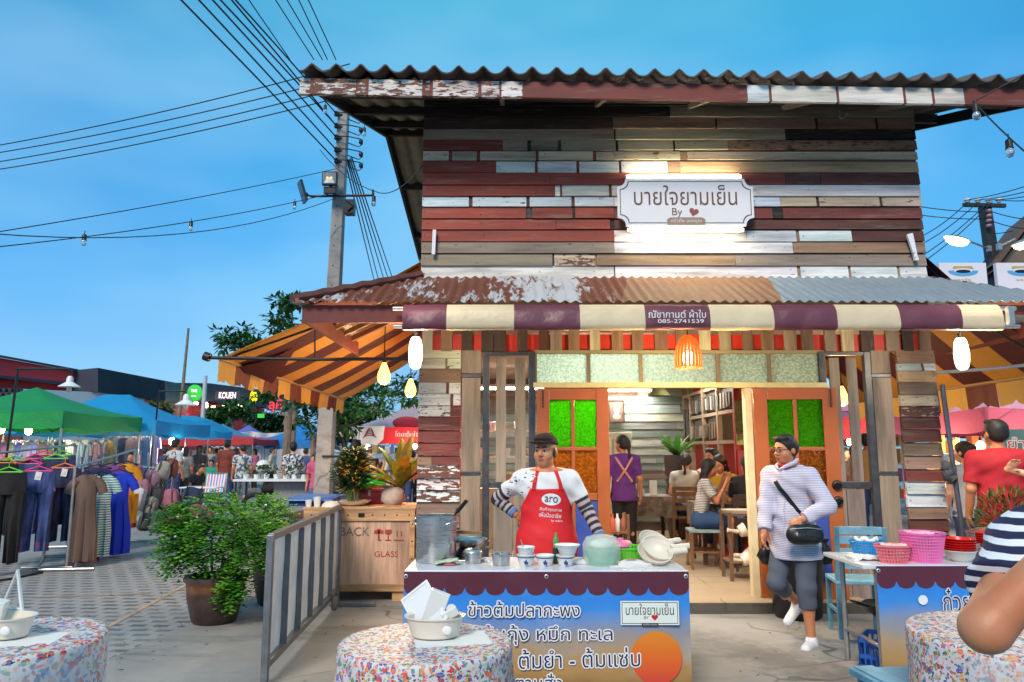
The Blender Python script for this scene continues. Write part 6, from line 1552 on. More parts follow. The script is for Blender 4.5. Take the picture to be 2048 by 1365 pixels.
# the bag seller's heap
M_BAG = attr_mat('bag_cloth',.7,.25,14,.2)
def bag(lab,loc,s,col,rz=0,seed=1,tilt=0):
    s *= .82; col = tuple(x * .7 for x in col)
    t = thing('backpack',lab,'bag',loc,rz,'bags of the bag seller'); r = random.Random(seed); m = MB(); w,d,h = .3 * s,.18 * s,.42 * s
    M = Matrix.Rotation(tilt,4,'Y')
    m.lathe([(.0,0),(.8,.0),(1,.08),(1.03,.35),(.97,.65),(.75,.9),(.4,.99),(0,1)],n=24,col=col,M=M @ Matrix.Diagonal((w / 2,d / 2,h * r.uniform(.75,1.05),1)),wob=lambda a,z: -.10 * math.cos(4 * a) + .14 * mnoise.noise((2 * math.cos(a) + seed,2 * math.sin(a),z * 3))); m.build('sack',M_BAG,t,60,w=0)
    m = MB().lathe([(0,0),(.9,.02),(1,.3),(.8,.85),(0,1)],n=12,col=tuple(x * .8 for x in col),M=M @ Matrix.Translation((0,-d * .45,h * .08)) @ Matrix.Diagonal((w * .36,d * .3,h * .42,1))); m.build('pocket',M_BAG,t,60,w=0)
    m = MB().tube([M @ Vector((.05 * s * q,0,h + .06 * s * (1 - q * q))) for q in (-1,-.5,0,.5,1)],.01,5,tuple(x * .6 for x in col))
    for x in (-.3,.3): m.tube([M @ Vector((x * w,-d * f,h * z)) for f,z in ((.2,.96),(.5,.75),(.56,.4),(.5,.1))],.012,5,tuple(x * .45 for x in col)); m.build('handle',M_BAG,t,60,w=0)
BG = [(270,1000,14.6,1.1,(.75,.75,.8),'white and blue cloth bag beside the royal blue dress'),(290,1045,14.4,1.2,(.05,.05,.06),'black rucksack at the edge of the heap'),(312,1050,14.0,1.1,(.08,.09,.1),'charcoal rucksack lying on the ground'),(338,1048,13.9,1.15,(.25,.05,.04),'rust red bag at the heap front'),(300,1010,14.8,1.1,(.35,.33,.28),'khaki bag in the middle of the heap'),(320,1000,15.2,1.2,(.02,.02,.025),'black handbag on top of the heap'),
      (285,985,15.3,1.2,(.6,.25,.35),'dusty pink rucksack hanging on the rail'),(302,960,15.6,1.2,(.62,.30,.42),'pale pink rucksack hanging highest'),(345,1000,15.0,1.3,(.5,.16,.22),'rose pink satchel in the heap'),(325,1022,14.4,1.0,(.5,.12,.16),'small crimson bag low in the heap'),(355,1030,14.7,1.2,(.6,.62,.35),'pale lime bag beside the navy one'),(372,1010,15.2,1.6,(.03,.05,.13),'big navy bag at the heap end'),(322,940,16,1.1,(.5,.48,.42),'beige rucksack hanging under the parasol'),(340,935,16.2,1.2,(.3,.07,.05),'maroon rucksack hanging under the parasol'),(262,1030,15,1,(.45,.06,.04),'orange red bag against the blue dress'),(395,1040,14.8,1.3,(.45,.10,.13),'red patterned beach bag behind the bush'),(415,1035,15,1.3,(.4,.12,.2),'magenta beach bag behind the bush')]
for i,(u,v,Y,s,c,lab) in enumerate(BG):
    p = at(u,v,Y); g_ = gnd(u,v) if v > 1020 else p
    if v > 1020: p = Vector((p.x,Y,0))
    else: p.z -= .2
    bag(lab,p,s * (1.15 if v < 1020 else 1),c,rnd.uniform(-.6,.6),i,rnd.uniform(-.25,.25))
t = thing('bag_rail','chrome rail the bag seller hangs rucksacks from','rail',at(310,960,15.9)); a,b = at(262,932,15.9),at(345,940,16.1); MB().tube([a,b],.014,6).build('rail',M_GALV,t)
for p in (a,b): MB().tube([(p.x,p.y,0),p],.016,6).build('post',M_GALV,t)
t = thing('folding_table','small white folding table of the bag seller','table',(at(405,980,16).x,16,0)); z = at(405,975,16).z; m = MB().box((0,0,z),(.78,.5,.03)); m.build('top',M_ENAM,t,w=0,bevel=.005)
for sx in (-.36,.36):
    for sy in (-.22,.22): m = MB().tube([(sx,sy,0),(sx,sy,z - .015)],.014,6); m.build('leg',M_GALV,t,w=0)
def mat_stripes(name,cols,axis='X',scale=6):
    g = G(name); tc = g.n("TexCoord"); sx = g.n("SeparateXYZ"); g.l(tc.outputs['Object'],sx.inputs[0]); f = g.math('FRACT',g.math('MULTIPLY',sx.outputs['XYZ'.index(axis)],scale)); n = len(cols)
    g.base(g.ramp(f,[(i / n,c) for i,c in enumerate(cols)],'CONSTANT')); g.p.inputs['Roughness'].default_value = .7; return g.m
t = thing('deck_chair','folding chair of blue pink and white striped cloth beside the white table','chair',(at(430,960,16.6).x,16.6,0)); m = MB(); z0,z1 = at(430,985,16.6).z,at(430,948,16.6).z
m.grid(lambda a,b: ((a - .5) * .42,.1 * b + .02 * math.sin(a * 3),lerp(z0,z1,b)),8,6,thick=.01); m.build('striped_back',mat_stripes('deck_stripes',[(.1,.25,.6),(.75,.75,.8),(.7,.15,.3),(.75,.75,.8)],'X',8),t,60,w=0)
m = MB().tube([(-.22,.0,0),(-.22,.1,z1 + .01),(.22,.1,z1 + .01),(.22,0,0)],.014,6); m.box((0,-.2,z0),(.42,.4,.02)); m.build('frame',pm('pale_green_tube',(.2,.5,.42),.4),t,w=0)
# ------------------------------------------------------------------ crate and what stands on it
CRX0,CRX1,CRY0,CRY1,CRZ = -2.12,-.985,7.70,8.45,.90
t = thing('shipping_crate','pinkish plywood shipping crate with stencilled marks beside the corner column','crate',((CRX0 + CRX1) / 2,CRY0,0))
PLY = wood_mat('plywood','z'); m = MB(); c = (.62,.39,.27)
m.bx((CRX0 + .02,CRY0 + .02,.10),(CRX1 - .02,CRY1,CRZ - .02),(*c,0)); m.build('plywood_panel',PLY,t)
m = MB(); e = (.62,.36,.17)
for z0,z1 in ((CRZ - .11,CRZ),(.10,.17)): m.bx((CRX0,CRY0,z0),(CRX1,CRY0 + .018,z1),(*jit(e),.05))
for x0,x1 in ((CRX0,CRX0 + .05),(CRX1 - .05,CRX1)): m.bx((x0,CRY0 + .001,.172),(x1,CRY0 + .017,CRZ - .112),(*jit(e),.05))
m.bx((CRX0 - .01,CRY0 - .005,CRZ + .001),(CRX1 + .005,CRY1,CRZ + .022),(*jit(e),.05)); m.build('batten',W_X,t,bevel=.003)
m = MB()
for x in (CRX0 + .1,CRX1 - .14): m.bx((x - .08,CRY0 + .03,0),(x + .08,CRY0 + .15,.099),(*jit(e),.1))
m.build('skid',W_X,t)
m = MB()
for k in range(9): m.ell((lerp(CRX0 + .08,CRX1 - .06,k / 8),CRY0 - .001,CRZ - .05),(.008,.005,.008),6,4)
for k in range(4): m.ell((CRX1 - .025,CRY0 - .0,.25 + k * .17),(.008,.005,.008),6,4)
m.box((lerp(CRX0,CRX1,.52),CRY0 - .004,CRZ - .05),(.06,.014,.035)); m.build('nail_heads',M_HW,t)
fx = lambda u,v: at(u,v,CRY0); GST,RST = pm('grey_stencil',(.16,.14,.13),.8,.4,30),pm('red_stencil',(.42,.06,.045),.8,.4,30)
for u,v,w,mt,tx,h in ((709,1064,.30,GST,'BACK',.088),(772,1109,.24,RST,'GLASS',.055)): p = fx(u,v); m = MB(); lettering(m,tx,front((p.x,CRY0 + .017,p.z)),width=w,height=h); m.build('stencil',mt,t)
for u in (757,776,798):
    p = fx(u,1070); M = front((p.x,CRY0 + .0165,p.z)); m = MB(); B = lambda x0,y0,x1,y1: m.add([(x0,y0,.001),(x1,y0,.001),(x1,y1,.001),(x0,y1,.001)],[(0,1,2,3)],None,M)
    if u == 757: B(-.009,-.06,.009,.04); m.add([(-.05,.01,.001),(.05,.01,.001),(.045,.04,.001),(0,.06,.001),(-.045,.04,.001)],[(0,1,2,3,4)],None,M); B(.009,-.06,.03,-.05)
    elif u == 776: m.add([(-.035,.05,.001),(-.035,.015,.001),(0,-.01,.001),(.035,.015,.001),(.035,.05,.001)],[(0,1,2,3,4)],None,M); B(-.006,-.05,.006,-.01); B(-.03,-.062,.03,-.05)
    else: B(-.028,-.02,-.016,.035); B(.016,-.02,.028,.035); B(-.05,-.062,.05,-.05)
    m.build('stencil_mark',RST,t)
# plants and things on and behind the crate
def white_lathe(nm,lab,cat,p,prof,mat,n=20,group=None,sub=None,**k):
    t = thing(nm,lab,cat,p,group=group); m = MB().lathe(prof,(0,0,0),n,**k); m.build(sub or 'vessel',mat,t,45,w=0); return t
CER = pm('white_ceramic',(.74,.74,.72),.25,.06); PLW = pm('cream_plastic',(.72,.64,.54),.4,.06,5,.03)
TOPZ = CRZ + .022
p = at(705,1015,8.0); p.z = TOPZ
t = white_lathe('potted_plant','dense narrow leaved plant in a flat white dish on the crate','plant',p,[(.10,0),(.17,.03),(.20,.055),(.19,.055),(.12,.03)],CER,sub='dish')
r = random.Random(2); m = MB()
for k in range(16): a = r.uniform(0,6.28); m.tube([(.05 * math.cos(a),.05 * math.sin(a),.03),(.06 * math.cos(a),.06 * math.sin(a),r.uniform(.15,.4))],.009,5,(.25,.3,.06))
m.build('stem',attr_mat('plant_stem',.6),t,w=0); m = MB()
for k in range(800):
    z = r.uniform(.14,.58); R_ = .17 * (1 - abs(z - .3) / .42); a = r.uniform(0,6.28); q = r.uniform(.1,1) * R_; d = Vector((math.cos(a),math.sin(a),r.uniform(-.3,.9)))
    leaf(m,Vector((q * math.cos(a),q * math.sin(a),z)),d,Vector((0,0,1)),r.uniform(.10,.19),.026,jit(r.choice(DGRN + GRN[:2]),.3,r))
m.build('foliage',M_LEAF,t,w=0)
p = at(800,1015,8.15); p.z = TOPZ
t = thing('potted_fern','yellowing bird nest fern in a cloth wrapped pot on the crate','plant',p); m = MB()
for k in range(12): a = k / 12 * 6.28
m.lathe([(.09,0),(.13,.05),(.12,.14),(.07,.19)],(-.08,0,0),14,wob=lambda a,z: .08 * math.sin(a * 5 + z * 30)); m.build('wrapped_pot',pm('cream_cloth',(.58,.48,.40),.9,.25,12,.4),t,60,w=0); m = MB()
def frond(m,base,a,L,W,lift,col,n=9,cw=.28):
    base = Vector(base); hx,hy = math.cos(a),math.sin(a); pts = []
    for i in range(n + 1):
        q = i / n; pts.append(base + Vector((hx,hy,0)) * L * (q * math.cos(lift) + .25 * q * q * math.sin(lift)) + Vector((0,0,L * (q * math.sin(lift) - .28 * q * q * math.cos(lift)))))
    s = Vector((-hy,hx,0)); vs = []
    for i,p in enumerate(pts): w = W * math.sin(math.pi * min(.97,.12 + .85 * i / n)) ** .8 * (1 + .12 * math.sin(i * 2.7)); vs += [p + s * w / 2 + Vector((0,0,w * cw)),p,p - s * w / 2 + Vector((0,0,w * cw))]
    for i in range(n): m.add([vs[3*i+j] for j in (0,1,2)] + [vs[3*i+3+j] for j in (0,1,2)],[(0,1,4,3),(1,2,5,4)],tuple(x * (1 - .15 * (i % 2)) for x in col))
FC = [(.30,.25,.02),(.22,.24,.02),(.10,.16,.015),(.40,.20,.02),(.05,.12,.015)]
for a,L,W,lf,c in ((3.3,.62,.10,.5,2),(3.0,.55,.10,.8,1),(3.6,.5,.09,.25,3),(1.7,.6,.13,1.35,1),(1.2,.62,.14,1.4,0),(.6,.5,.13,1.2,2),(5.1,.42,.15,1.25,3),(4.6,.4,.13,1.1,0),(5.6,.45,.14,1.0,1),(.1,.42,.12,.9,4),(2.4,.6,.11,1.1,4),(4.1,.45,.1,.6,0),(2.9,.66,.08,.15,0)): frond(m,(0,0,.16),a,L,W,lf,jit(FC[c],.1))
m.build('fronds',M_LEAF,t,w=0)
p = at(627,1012,8.05); t = thing('cool_box','blue lidded cool box behind the striped barrier','box',(p.x,8.05,TOPZ)); m = MB().bx((-.22,-.16,.001),(.24,.2,.05)); m.build('box',pm('blue_tub',(.02,.08,.30),.4,.15),t,w=0,bevel=.01); m = MB().add([(-.27,-.2,.052),(.25,-.2,.052),(.28,.24,.085),(-.2,.24,.085),(-.27,-.2,.07),(.25,-.2,.07),(.28,.24,.105),(-.2,.24,.105)],[(0,3,2,1),(4,5,6,7),(0,1,5,4),(1,2,6,5),(2,3,7,6),(3,0,4,7)]); m.build('lid',pm('blue_lid',(.04,.13,.42),.4,.15),t,w=0,bevel=.008)
for u,v,r_,h,lab in ((617,1015,.035,.07,'white cup on the crate beside the blue box'),(634,1014,.038,.10,'taller white cup on the crate beside the blue box')): white_lathe('cup',lab,'cup',(at(u,v,7.82).x,7.82,TOPZ),[(r_ * .8,0),(r_,h),(r_ * .92,h),(r_ * .7,.01)],CER)
white_lathe('upturned_bowl','cream plastic bowl upside down on the crate','bowl',(at(662,1015,7.85).x,7.85,TOPZ),[(.10,0),(.095,.02),(.06,.055),(0,.06)],PLW)
t = thing('tool_box','red metal box behind the potted plants','box',(at(742,1010,8.3).x,8.3,TOPZ)); m = MB().bx((-.15,-.1,0),(.15,.1,.13)); m.build('case',pm('red_enamel',(.6,.02,.03),.35,.1),t,w=0,bevel=.01); m = MB().bx((-.155,-.105,.131),(.155,.105,.165)); m.build('lid',pm('red_enamel'  ,0),t,w=0,bevel=.008); m = MB().bx((-.012,-.118,.09),(.012,-.106,.15)); m.build('latch',CER,t,w=0)
# big glazed pots with bushes
def mat_jar():
    g = G('brown_jar_glaze'); tc = g.n("TexCoord"); sx = g.n("SeparateXYZ"); g.l(tc.outputs['Object'],sx.inputs[0]); a = g.noise(g.coord(),9,6,.65)
    c = g.ramp(g.math('ADD',sx.outputs[2],g.math('MULTIPLY',a,.03)),[(.0,(.05,.028,.022)),(.27,(.06,.035,.028)),(.30,(.16,.06,.025)),(.36,(.17,.065,.025)),(.40,(.075,.055,.055))])
    g.base(g.mix(1,c,g.ramp(a,[(.3,.6),(.7,1.3)]),'MULTIPLY')); g.p.inputs['Roughness'].default_value = .38; g.bump(a,.3,.02); return g.m
M_JAR = mat_jar(); BUSH = [(.05,.20,.016),(.08,.29,.02),(.13,.37,.03),(.035,.14,.014),(.18,.42,.05)]
def bush_pot(lab,p,cl,n,seed,dz=0,s=1.0,flowers=0):
    t = thing('potted_shrub',lab,'plant',p,group='potted shrubs by the barrier'); r = random.Random(seed); m = MB().lathe([(.17,0),(.19,.02),(.235,.2),(.247,.32),(.25,.345),(.268,.36),(.272,.39),(.255,.40),(.235,.385),(.225,.33)],n=36,wob=lambda a,z: .012 * math.sin(a * 14) * (z > .35)); m.build('pot',M_JAR,t,50,w=0)
    m = MB().lathe([(0,.34),(.15,.338),(.228,.33)],n=20); m.build('soil',pm('potting_soil',(.03,.022,.016),.95,.5,20,.5),t,w=0); m = MB(); b = MB()
    for k in range(9):
        c,rad = r.choice(cl); e = Vector(c); a = Vector((r.uniform(-.06,.06),r.uniform(-.06,.06),.33)); b.tube([a,lerp(a,e,.5) + Vector((r.uniform(-.05,.05),0,.06)),e],[.014,.009,.004],5)
    b.build('branches',M_BARK,t,60,w=0)
    for _ in range(n):
        c,rad = r.choice(cl); v = rv(r)
        if v.length < .45 and r.random() < .6: v = v.normalized() * r.uniform(.6,1.05)
        q = Vector(c) + Vector((v.x * rad[0],v.y * rad[1],v.z * rad[2])); d0 = (v + Vector((r.uniform(-.5,.5),r.uniform(-.5,.5),r.uniform(-.3,.3)))).normalized(); base = jit(r.choice(BUSH),.25,r); s = d0.cross(Vector((0,0,1))).normalized()
        for k in range(7):     # a twig of paired leaflets
            w = q + d0 * .022 * k - Vector((0,0,.0012 * k * k)); leaf(m,w,d0 * .5 + s * (1 if k % 2 else -1) + Vector((0,0,.15)),Vector((0,0,1)),r.uniform(.042,.062),r.uniform(.030,.042),jit(base,.15,r))
    m.build('foliage',M_LEAF,t,w=0)
    if flowers:
        f = MB()
        for _ in range(flowers): c,rad = r.choice(cl); v = rv(r).normalized(); f.ell(Vector(c) + Vector((v.x * rad[0],v.y * rad[1],abs(v.z) * rad[2] * 1.05)),(.014,.014,.010),6,4)
        f.build('white_blossom',CER,t,60,w=0)
    return t
pp = Vector((-2.63,6.82,.004))
bush_pot('big shrub in the brown glazed pot in front of the barrier end',pp,[((.10,0,.74),(.38,.32,.24)),((-.18,-.06,.68),(.30,.26,.16)),((.24,.06,.80),(.30,.28,.22)),((-.02,.05,.92),(.32,.28,.16)),((-.36,-.02,.88),(.14,.14,.08)),((-.34,0,.60),(.14,.14,.06)),((.28,0,.60),(.2,.2,.14)),((.2,-.16,.36),(.06,.05,.09))],950,12,flowers=26)
bush_pot('shrub in the dark pot tucked between the big shrub and the crate',Vector((-2.32,7.62,.004)),[((-.08,0,.66),(.28,.26,.20)),((-.16,.0,.86),(.20,.2,.14)),((.06,0,.6),(.22,.22,.16))],420,13)
# barrier of cloth strips
A,B = Vector((-1.60,5.05,0)),Vector((-1.745,7.66,0)); t = thing('barrier','grey steel barrier frame stretched with white sheet between dark bars','barrier',lerp(A,B,.5)); m = MB()
up = Vector((0,0,1)); BS = pm('blue_grey_steel_paint',(.20,.21,.23),.42,.3,14,.12,60,.5)
for p in (A,B): m.beam(p + up * .0,p + up * .945,.045,.045,None)
m.beam(A + up * .93,B + up * .93,.045,.045); m.beam(A + up * .12,B + up * .12,.045,.045); 
m.beam(B + Vector((-.02,-.2,.025)),B + Vector((.42,-.2,.025)),.04,.035); m.beam(B + Vector((.05,-.2,.04)),B + Vector((.05,-.2,.14)),.035,.035); m.build('frame',BS,t,bevel=.004)
for k in range(1,6):
    b = MB(); q = lerp(A,B,k / 6); b.beam(q + Vector((.003,0,.146)),q + Vector((.003,0,.905)),.055,.006,up=(0,1,0)); b.build('bar',BS,t)
def fsh(a,b): q = lerp(A,B,.02 + .96 * a); return (q.x - .016 + .006 * math.sin(a * 38 + b * 2) + .006 * mnoise.noise((a * 7,b * 3,2)),q.y,lerp(.15,.9,b))
m = MB().grid(fsh,50,10,thick=.002); g = G('dirty_white_sheet'); v = g.coord((1,1,1)); a = g.noise(v,4,6,.65); g.base(g.ramp(a,[(.3,(.55,.54,.53)),(.6,(.82,.82,.82))])); g.p.inputs['Roughness'].default_value = .35; g.bump(a,.3,.02); tr = g.n('BsdfTranslucent'); tr.inputs[0].default_value = (.85,.85,.85,1); ms = g.n('MixShader'); ms.inputs[0].default_value = .5; g.l(g.p.outputs[0],ms.inputs[1]); g.l(tr.outputs[0],ms.inputs[2]); g.l(ms.outputs[0],g.out.inputs[0]); m.build('sheet',g.m,t,60)
m = MB().lathe([(.0,-.02),(.06,-.018),(.07,0),(.06,.018),(0,.02)],(0,0,0),16,M=Matrix.Translation(lerp(A,B,.86) + Vector((.05,-.03,.075))) @ Matrix.Rotation(R(90),4,'Y')); m.build('wheel',pm('dusty_rubber',(.16,.15,.14),.8,.3),t,60)

# ------------------------------------------------------------------ cook's table
TX0,TX1,TY0,TY1,TZ = -.68,1.112,4.83,5.43,.75
LAM = pm('white_laminate',(.66,.67,.72),.3,.08,3,.02)
def fold_table(nm,lab,x0,x1,y0,y1,legs):
    t = thing(nm,lab,'table',((x0 + x1) / 2,(y0 + y1) / 2,0)); m = MB().bx((x0,y0,TZ - .03),(x1,y1,TZ)); m.build('table_top',LAM,t,bevel=.006)
    for x,y in legs: m = MB().tube([(x,y,.005),(x,y,TZ - .031)],.019,8); m.build('leg',M_GALV,t)
    for xx in sorted({l[0] for l in legs}): m = MB(); ys = [l[1] for l in legs if l[0] == xx]; m.tube([(xx,min(ys),.22),(xx,max(ys),.22)],.015,6); m.tube([(xx,ys[-1],.40),(xx + (.24 if xx < (x0 + x1) / 2 else -.24),ys[-1],TZ - .04)],.013,6); m.build('brace',M_GALV,t)
    return t
fold_table('folding_table','long white folding table the cook stands behind',TX0,TX1,TY0,TY1,[(TX0 + .1,TY0 + .06),(TX0 + .1,TY1 - .06),(TX1 - .1,TY0 + .06),(TX1 - .1,TY1 - .06)])
def mat_banner():
    g = G('printed_beach_banner'); tc = g.n("TexCoord"); sx = g.n("SeparateXYZ"); g.l(tc.outputs['Object'],sx.inputs[0]); n = g.noise(g.coord((1.2,1,3.2),rot=(0,R(20),0)),1.7,4,.55)
    z = g.math('ADD',sx.outputs[2],g.math('MULTIPLY_ADD',n,.22,-.11))
    c = g.ramp(g.math('MULTIPLY_ADD',z,1.0,.0),[(.02,(.22,.11,.03)),(.16,(.42,.24,.09)),(.27,(.42,.29,.17)),(.35,(.30,.28,.30)),(.43,(.18,.28,.52)),(.52,(.045,.26,.72)),(.63,(.03,.22,.70)),(.72,(.018,.15,.60))])
    w = g.noise(g.coord((1,1,2.4),rot=(0,R(24),0)),1.3,3,.5); c = g.mix(g.ramp(w,[(.54,0),(.72,.38)]),c,(.36,.50,.74))
    g.base(c); g.p.inputs['Roughness'].default_value = .33; g.bump(g.noise(g.coord((2,2,1)),2.2,2),.25,.05); return g.m
M_BAN = mat_banner(); M_SCAL = pm('maroon_print',(.105,.022,.042),.35,.12,3,.05); M_NVY = pm('navy_print',(.012,.018,.075),.4,.05); M_WPR = pm('white_outline_print',(.80,.80,.84),.4,.04)
def mat_sunprint():
    g = G('printed_sun_disc'); tc = g.n("TexCoord"); sx = g.n("SeparateXYZ"); g.l(tc.outputs['Object'],sx.inputs[0]); g.base(g.ramp(g.math('MULTIPLY_ADD',sx.outputs[2],3.0,-.2),[(0,(.62,.045,.035)),(.5,(.72,.14,.02)),(1,(.72,.26,.02))])); g.p.inputs['Roughness'].default_value = .35; return g.m
def banner(lab,x0,x1,y,zt,zb,scx,seed):
    """vinyl hung from the table edge: the sheet, a scalloped printed edge, then the print"""
    t = thing('vinyl_banner',lab,'banner',((x0 + x1) / 2,y,0)); ns = int((x1 - x0) * 40)
    def dy(x,z): return .010 * mnoise.noise((x * 2.3 + seed,z * 1.6,4)) + .008 * (1 - (z - zb) / (zt - zb)) * math.sin(x * 5 + seed) + .005 * mnoise.noise((x * 6 + z * 5,z * 2,seed))
    m = MB().grid(lambda a,b: (lerp(x0,x1,a),y + dy(lerp(x0,x1,a),lerp(zt,zb,b)),lerp(zt,zb,b)),ns,26,thick=.0012); m.build('sheet',M_BAN,t,60)
    m = MB(); n = int(round((x1 - x0) / scx)); w = (x1 - x0) / n
    for i in range(n):
        for k in range(10):
            xa,xb = x0 + w * (i + k / 10),x0 + w * (i + (k + 1) / 10); f = lambda q: zt - .095 - .048 * math.sqrt(max(0,1 - (2 * q - 1) ** 2)) ** 1.0
            za,zb_ = f(k / 10),f((k + 1) / 10); zm = zt - .05
            for p,q2 in (((zt - .0005,zt - .0005),(zm,zm)),((zm,zm),(za,zb_))): m.add([(xa,y - .0025 + dy(xa,p[0]),p[0]),(xb,y - .0025 + dy(xb,p[1]),p[1]),(xb,y - .0025 + dy(xb,q2[1]),q2[1]),(xa,y - .0025 + dy(xa,q2[0]),q2[0])],[(0,3,2,1)])
    m.build('scalloped_edge',M_SCAL,t,60)
    e = MB()
    for x in (x0 + .012,(x0 + x1) / 2,x1 - .018): e.lathe([(.007,.002),(.013,.001),(.014,-.001),(.007,-.002)],(0,0,0),14,M=front((x,y - .005 + dy(x,zt - .03),zt - .028)))
    e.build('eyelet',pm('grey_eyelet',(.6,.58,.58),.35,.1,9,0,60,.6),t,60); return t,dy
BY = TY0 - .012
bt,bdy = banner('blue to sand printed menu banner with Thai dishes and an orange sun',TX0,TX1,BY,TZ - .006,.02,.127,2)
def on(u,v,dz=.0): p = at(u,v,BY); return Vector((p.x,BY - .004 + bdy(p.x,p.z) - dz,p.z))
def flat(mb,M,body,wpx,hpx,**k): lettering(mb,body,M,width=wpx / FPX * BY * .97,height=hpx / FPX * BY * .97 if hpx else None,**k)
for body,u0,u1,v0,v1,rot in (('ข้าวต้มปลากะพง',938,1158,1203,1232,0),('ข้าวต้มกุ้ง หมึก ทะเล',908,1222,1251,1288,0),('ข้าวต้มแซ่บ- ต้มยำ - ต้มแซ่บ',838,1275,1300,1336,1.2),('อาหารตามสั่ง',945,1122,1348,1380,0)):
    m = MB(); flat(m,Matrix.Translation((0,-.012,0)) @ front(on((u0 + u1) / 2,(v0 + v1) / 2)) @ Matrix.Rotation(R(rot),4,'Z'),body,u1 - u0,v1 - v0,mi=0,outline=.0078,outline_mi=1); m.build('lettering',[M_NVY,M_WPR],bt)
MB().lathe([(0,0),(.031,0)],(0,0,0),24,M=front(on(903,1218,.004))).build('moon_disc',M_WPR,bt); MB().lathe([(0,0),(.158,0)],(0,0,0),40,M=front(on(1313,1316,.003))).build('sun_disc',mat_sunprint(),bt)
c = on(1298.5,1225,.012); w,h = .182,.072; m = MB().add([(-w,-h,0),(w,-h,0),(w,h,0),(-w,h,0)],[(0,1,2,3)],None,front(c)); 
for a_,b_ in (((-w + .008,-h + .008),(w - .008,-h + .0115)),((-w + .008,h - .0115),(w - .008,h - .008)),((-w + .008,-h + .0115),(-w + .0115,h - .0115)),((w - .0115,-h + .0115),(w - .008,h - .0115))): m.add([(a_[0],a_[1],.0008),(b_[0],a_[1],.0008),(b_[0],b_[1],.0008),(a_[0],b_[1],.0008)],[(0,1,2,3)],None,front(c),1)
lettering(m,'บายใจยามเย็น',front(c + Vector((0,-.0,.022))),width=.30,height=.068,mi=1); lettering(m,'BY',front(c + Vector((-.022,0,-.028))),width=.028,mi=1); heart(m,front(c + Vector((.03,0,-.026))),.022,None,2)
m.add([(-.052,-h - .006,.0009),(.052,-h - .006,.0009),(.052,-h + .012,.0009),(-.052,-h + .012,.0009)],[(0,1,2,3)],None,front(c),3); lettering(m,'ครัวที่๒ ของคุณ',front(c + Vector((0,-.001,-h + .003))),width=.086,height=.012,mi=0)
m.build('logo_card',[pm('pale_card_print',(.74,.80,.76),.4,.03),pm('dark_card_print',(.03,.04,.045),.5),pm('red_heart_print',(.6,.01,.02),.5),pm('brown_card_print',(.07,.015,.02),.5)],bt)
# ---- things on the cook's table
def mat_steel():
    g = G('brushed_steel'); a = g.noise(g.coord((3,3,60)),3,4); g.base(g.ramp(a,[(.3,(.42,.42,.43)),(.7,(.62,.62,.62))])); g.p.inputs['Metallic'].default_value = .92; g.l(g.ramp(a,[(.3,.22),(.7,.38)]),g.p.inputs['Roughness']); g.bump(a,.06,.002); return g.m
STL = mat_steel()
def onT(u,v,y=None):
    """point on the cook's table top seen at (u, v)"""
    p = gnd(u,v,TZ); return Vector((p.x,p.y,TZ)) if y is None else Vector((at(u,v,y).x,y,TZ))
p = onT(872,1110,5.22); S = 1.0
t = thing('stock_pot','tall dented stainless stock pot at the end of the cook table','pot',p); rr_ = .138; hh_ = .30
m = MB().lathe([(rr_ * .96,.0),(rr_,.012),(rr_,hh_ - .03),(rr_ * 1.0,hh_),(rr_ * 1.035,hh_ + .002),(rr_ * 1.035,hh_ + .01),(rr_ * .975,hh_ + .008),(rr_ * .965,.02),(0,.018)],n=40,wob=lambda a,z: .012 * math.sin(3 * a + 1 + z * 9) * math.sin(z * 10)); m.build('pot_body',STL,t,40,w=0)
for a0 in (-40,150):
    m = MB().tube([(rr_ * math.cos(R(a0 + q)) * (1.0 + o),rr_ * math.sin(R(a0 + q)) * (1 + o),hh_ - .04 + z) for q,o,z in ((-22,.01,-.02),(-20,.2,.0),(0,.3,.018),(20,.2,.0),(22,.01,-.02))],.007,6); m.build('handle',STL,t,60,w=0)
m = MB().tube([(-.02,.02,.05),(.14,-.02,hh_ + .03),(.19,-.03,hh_ + .085)],.009,7); m.tube([(.14,-.02,hh_ + .03),(.21,-.035,hh_ + .11)],.014,7); tag(m.build('ladle',M_HW,None,60,w=0),'ladle with a black handle leaning out of the stock pot','ladle').location = p
def small_pot(lab,p,r,h,lid):
    t = thing('saucepan',lab,'pot',p,group='small steel pots on the cook table'); m = MB().lathe([(r * .86,0),(r * .92,.012),(r,h),(r * 1.16,h + .002),(r * 1.17,h + .008),(r * .97,h + .006),(r * .86,.015),(0,.014)],n=28); m.build('pot_body',STL,t,40,w=0)
    m = MB()
    if lid: m.lathe([(r * 1.14,h + .009),(r * 1.1,h + .016),(r * .6,h + .034),(0,h + .038)],n=28)
    else: m.lathe([(0,h - .006),(r * .95,h - .004)],n=24)
    m.build('lid',STL,t,40,w=0); k = MB(); k.lathe([(.012,h + (.036 if lid else -.004)),(.016,h + (.056 if lid else .01)),(.0,h + (.06 if lid else .014))],n=12); k.build('lid_knob',M_HW if lid else STL,t,50,w=0); return t
small_pot('lidded steel pot with a black knob between the stock pot and the bowls',onT(946,1127),.058,.066,True); small_pot('small steel pot with a flat sunken lid beside the bowls',onT(1002,1131),.062,.07,False)
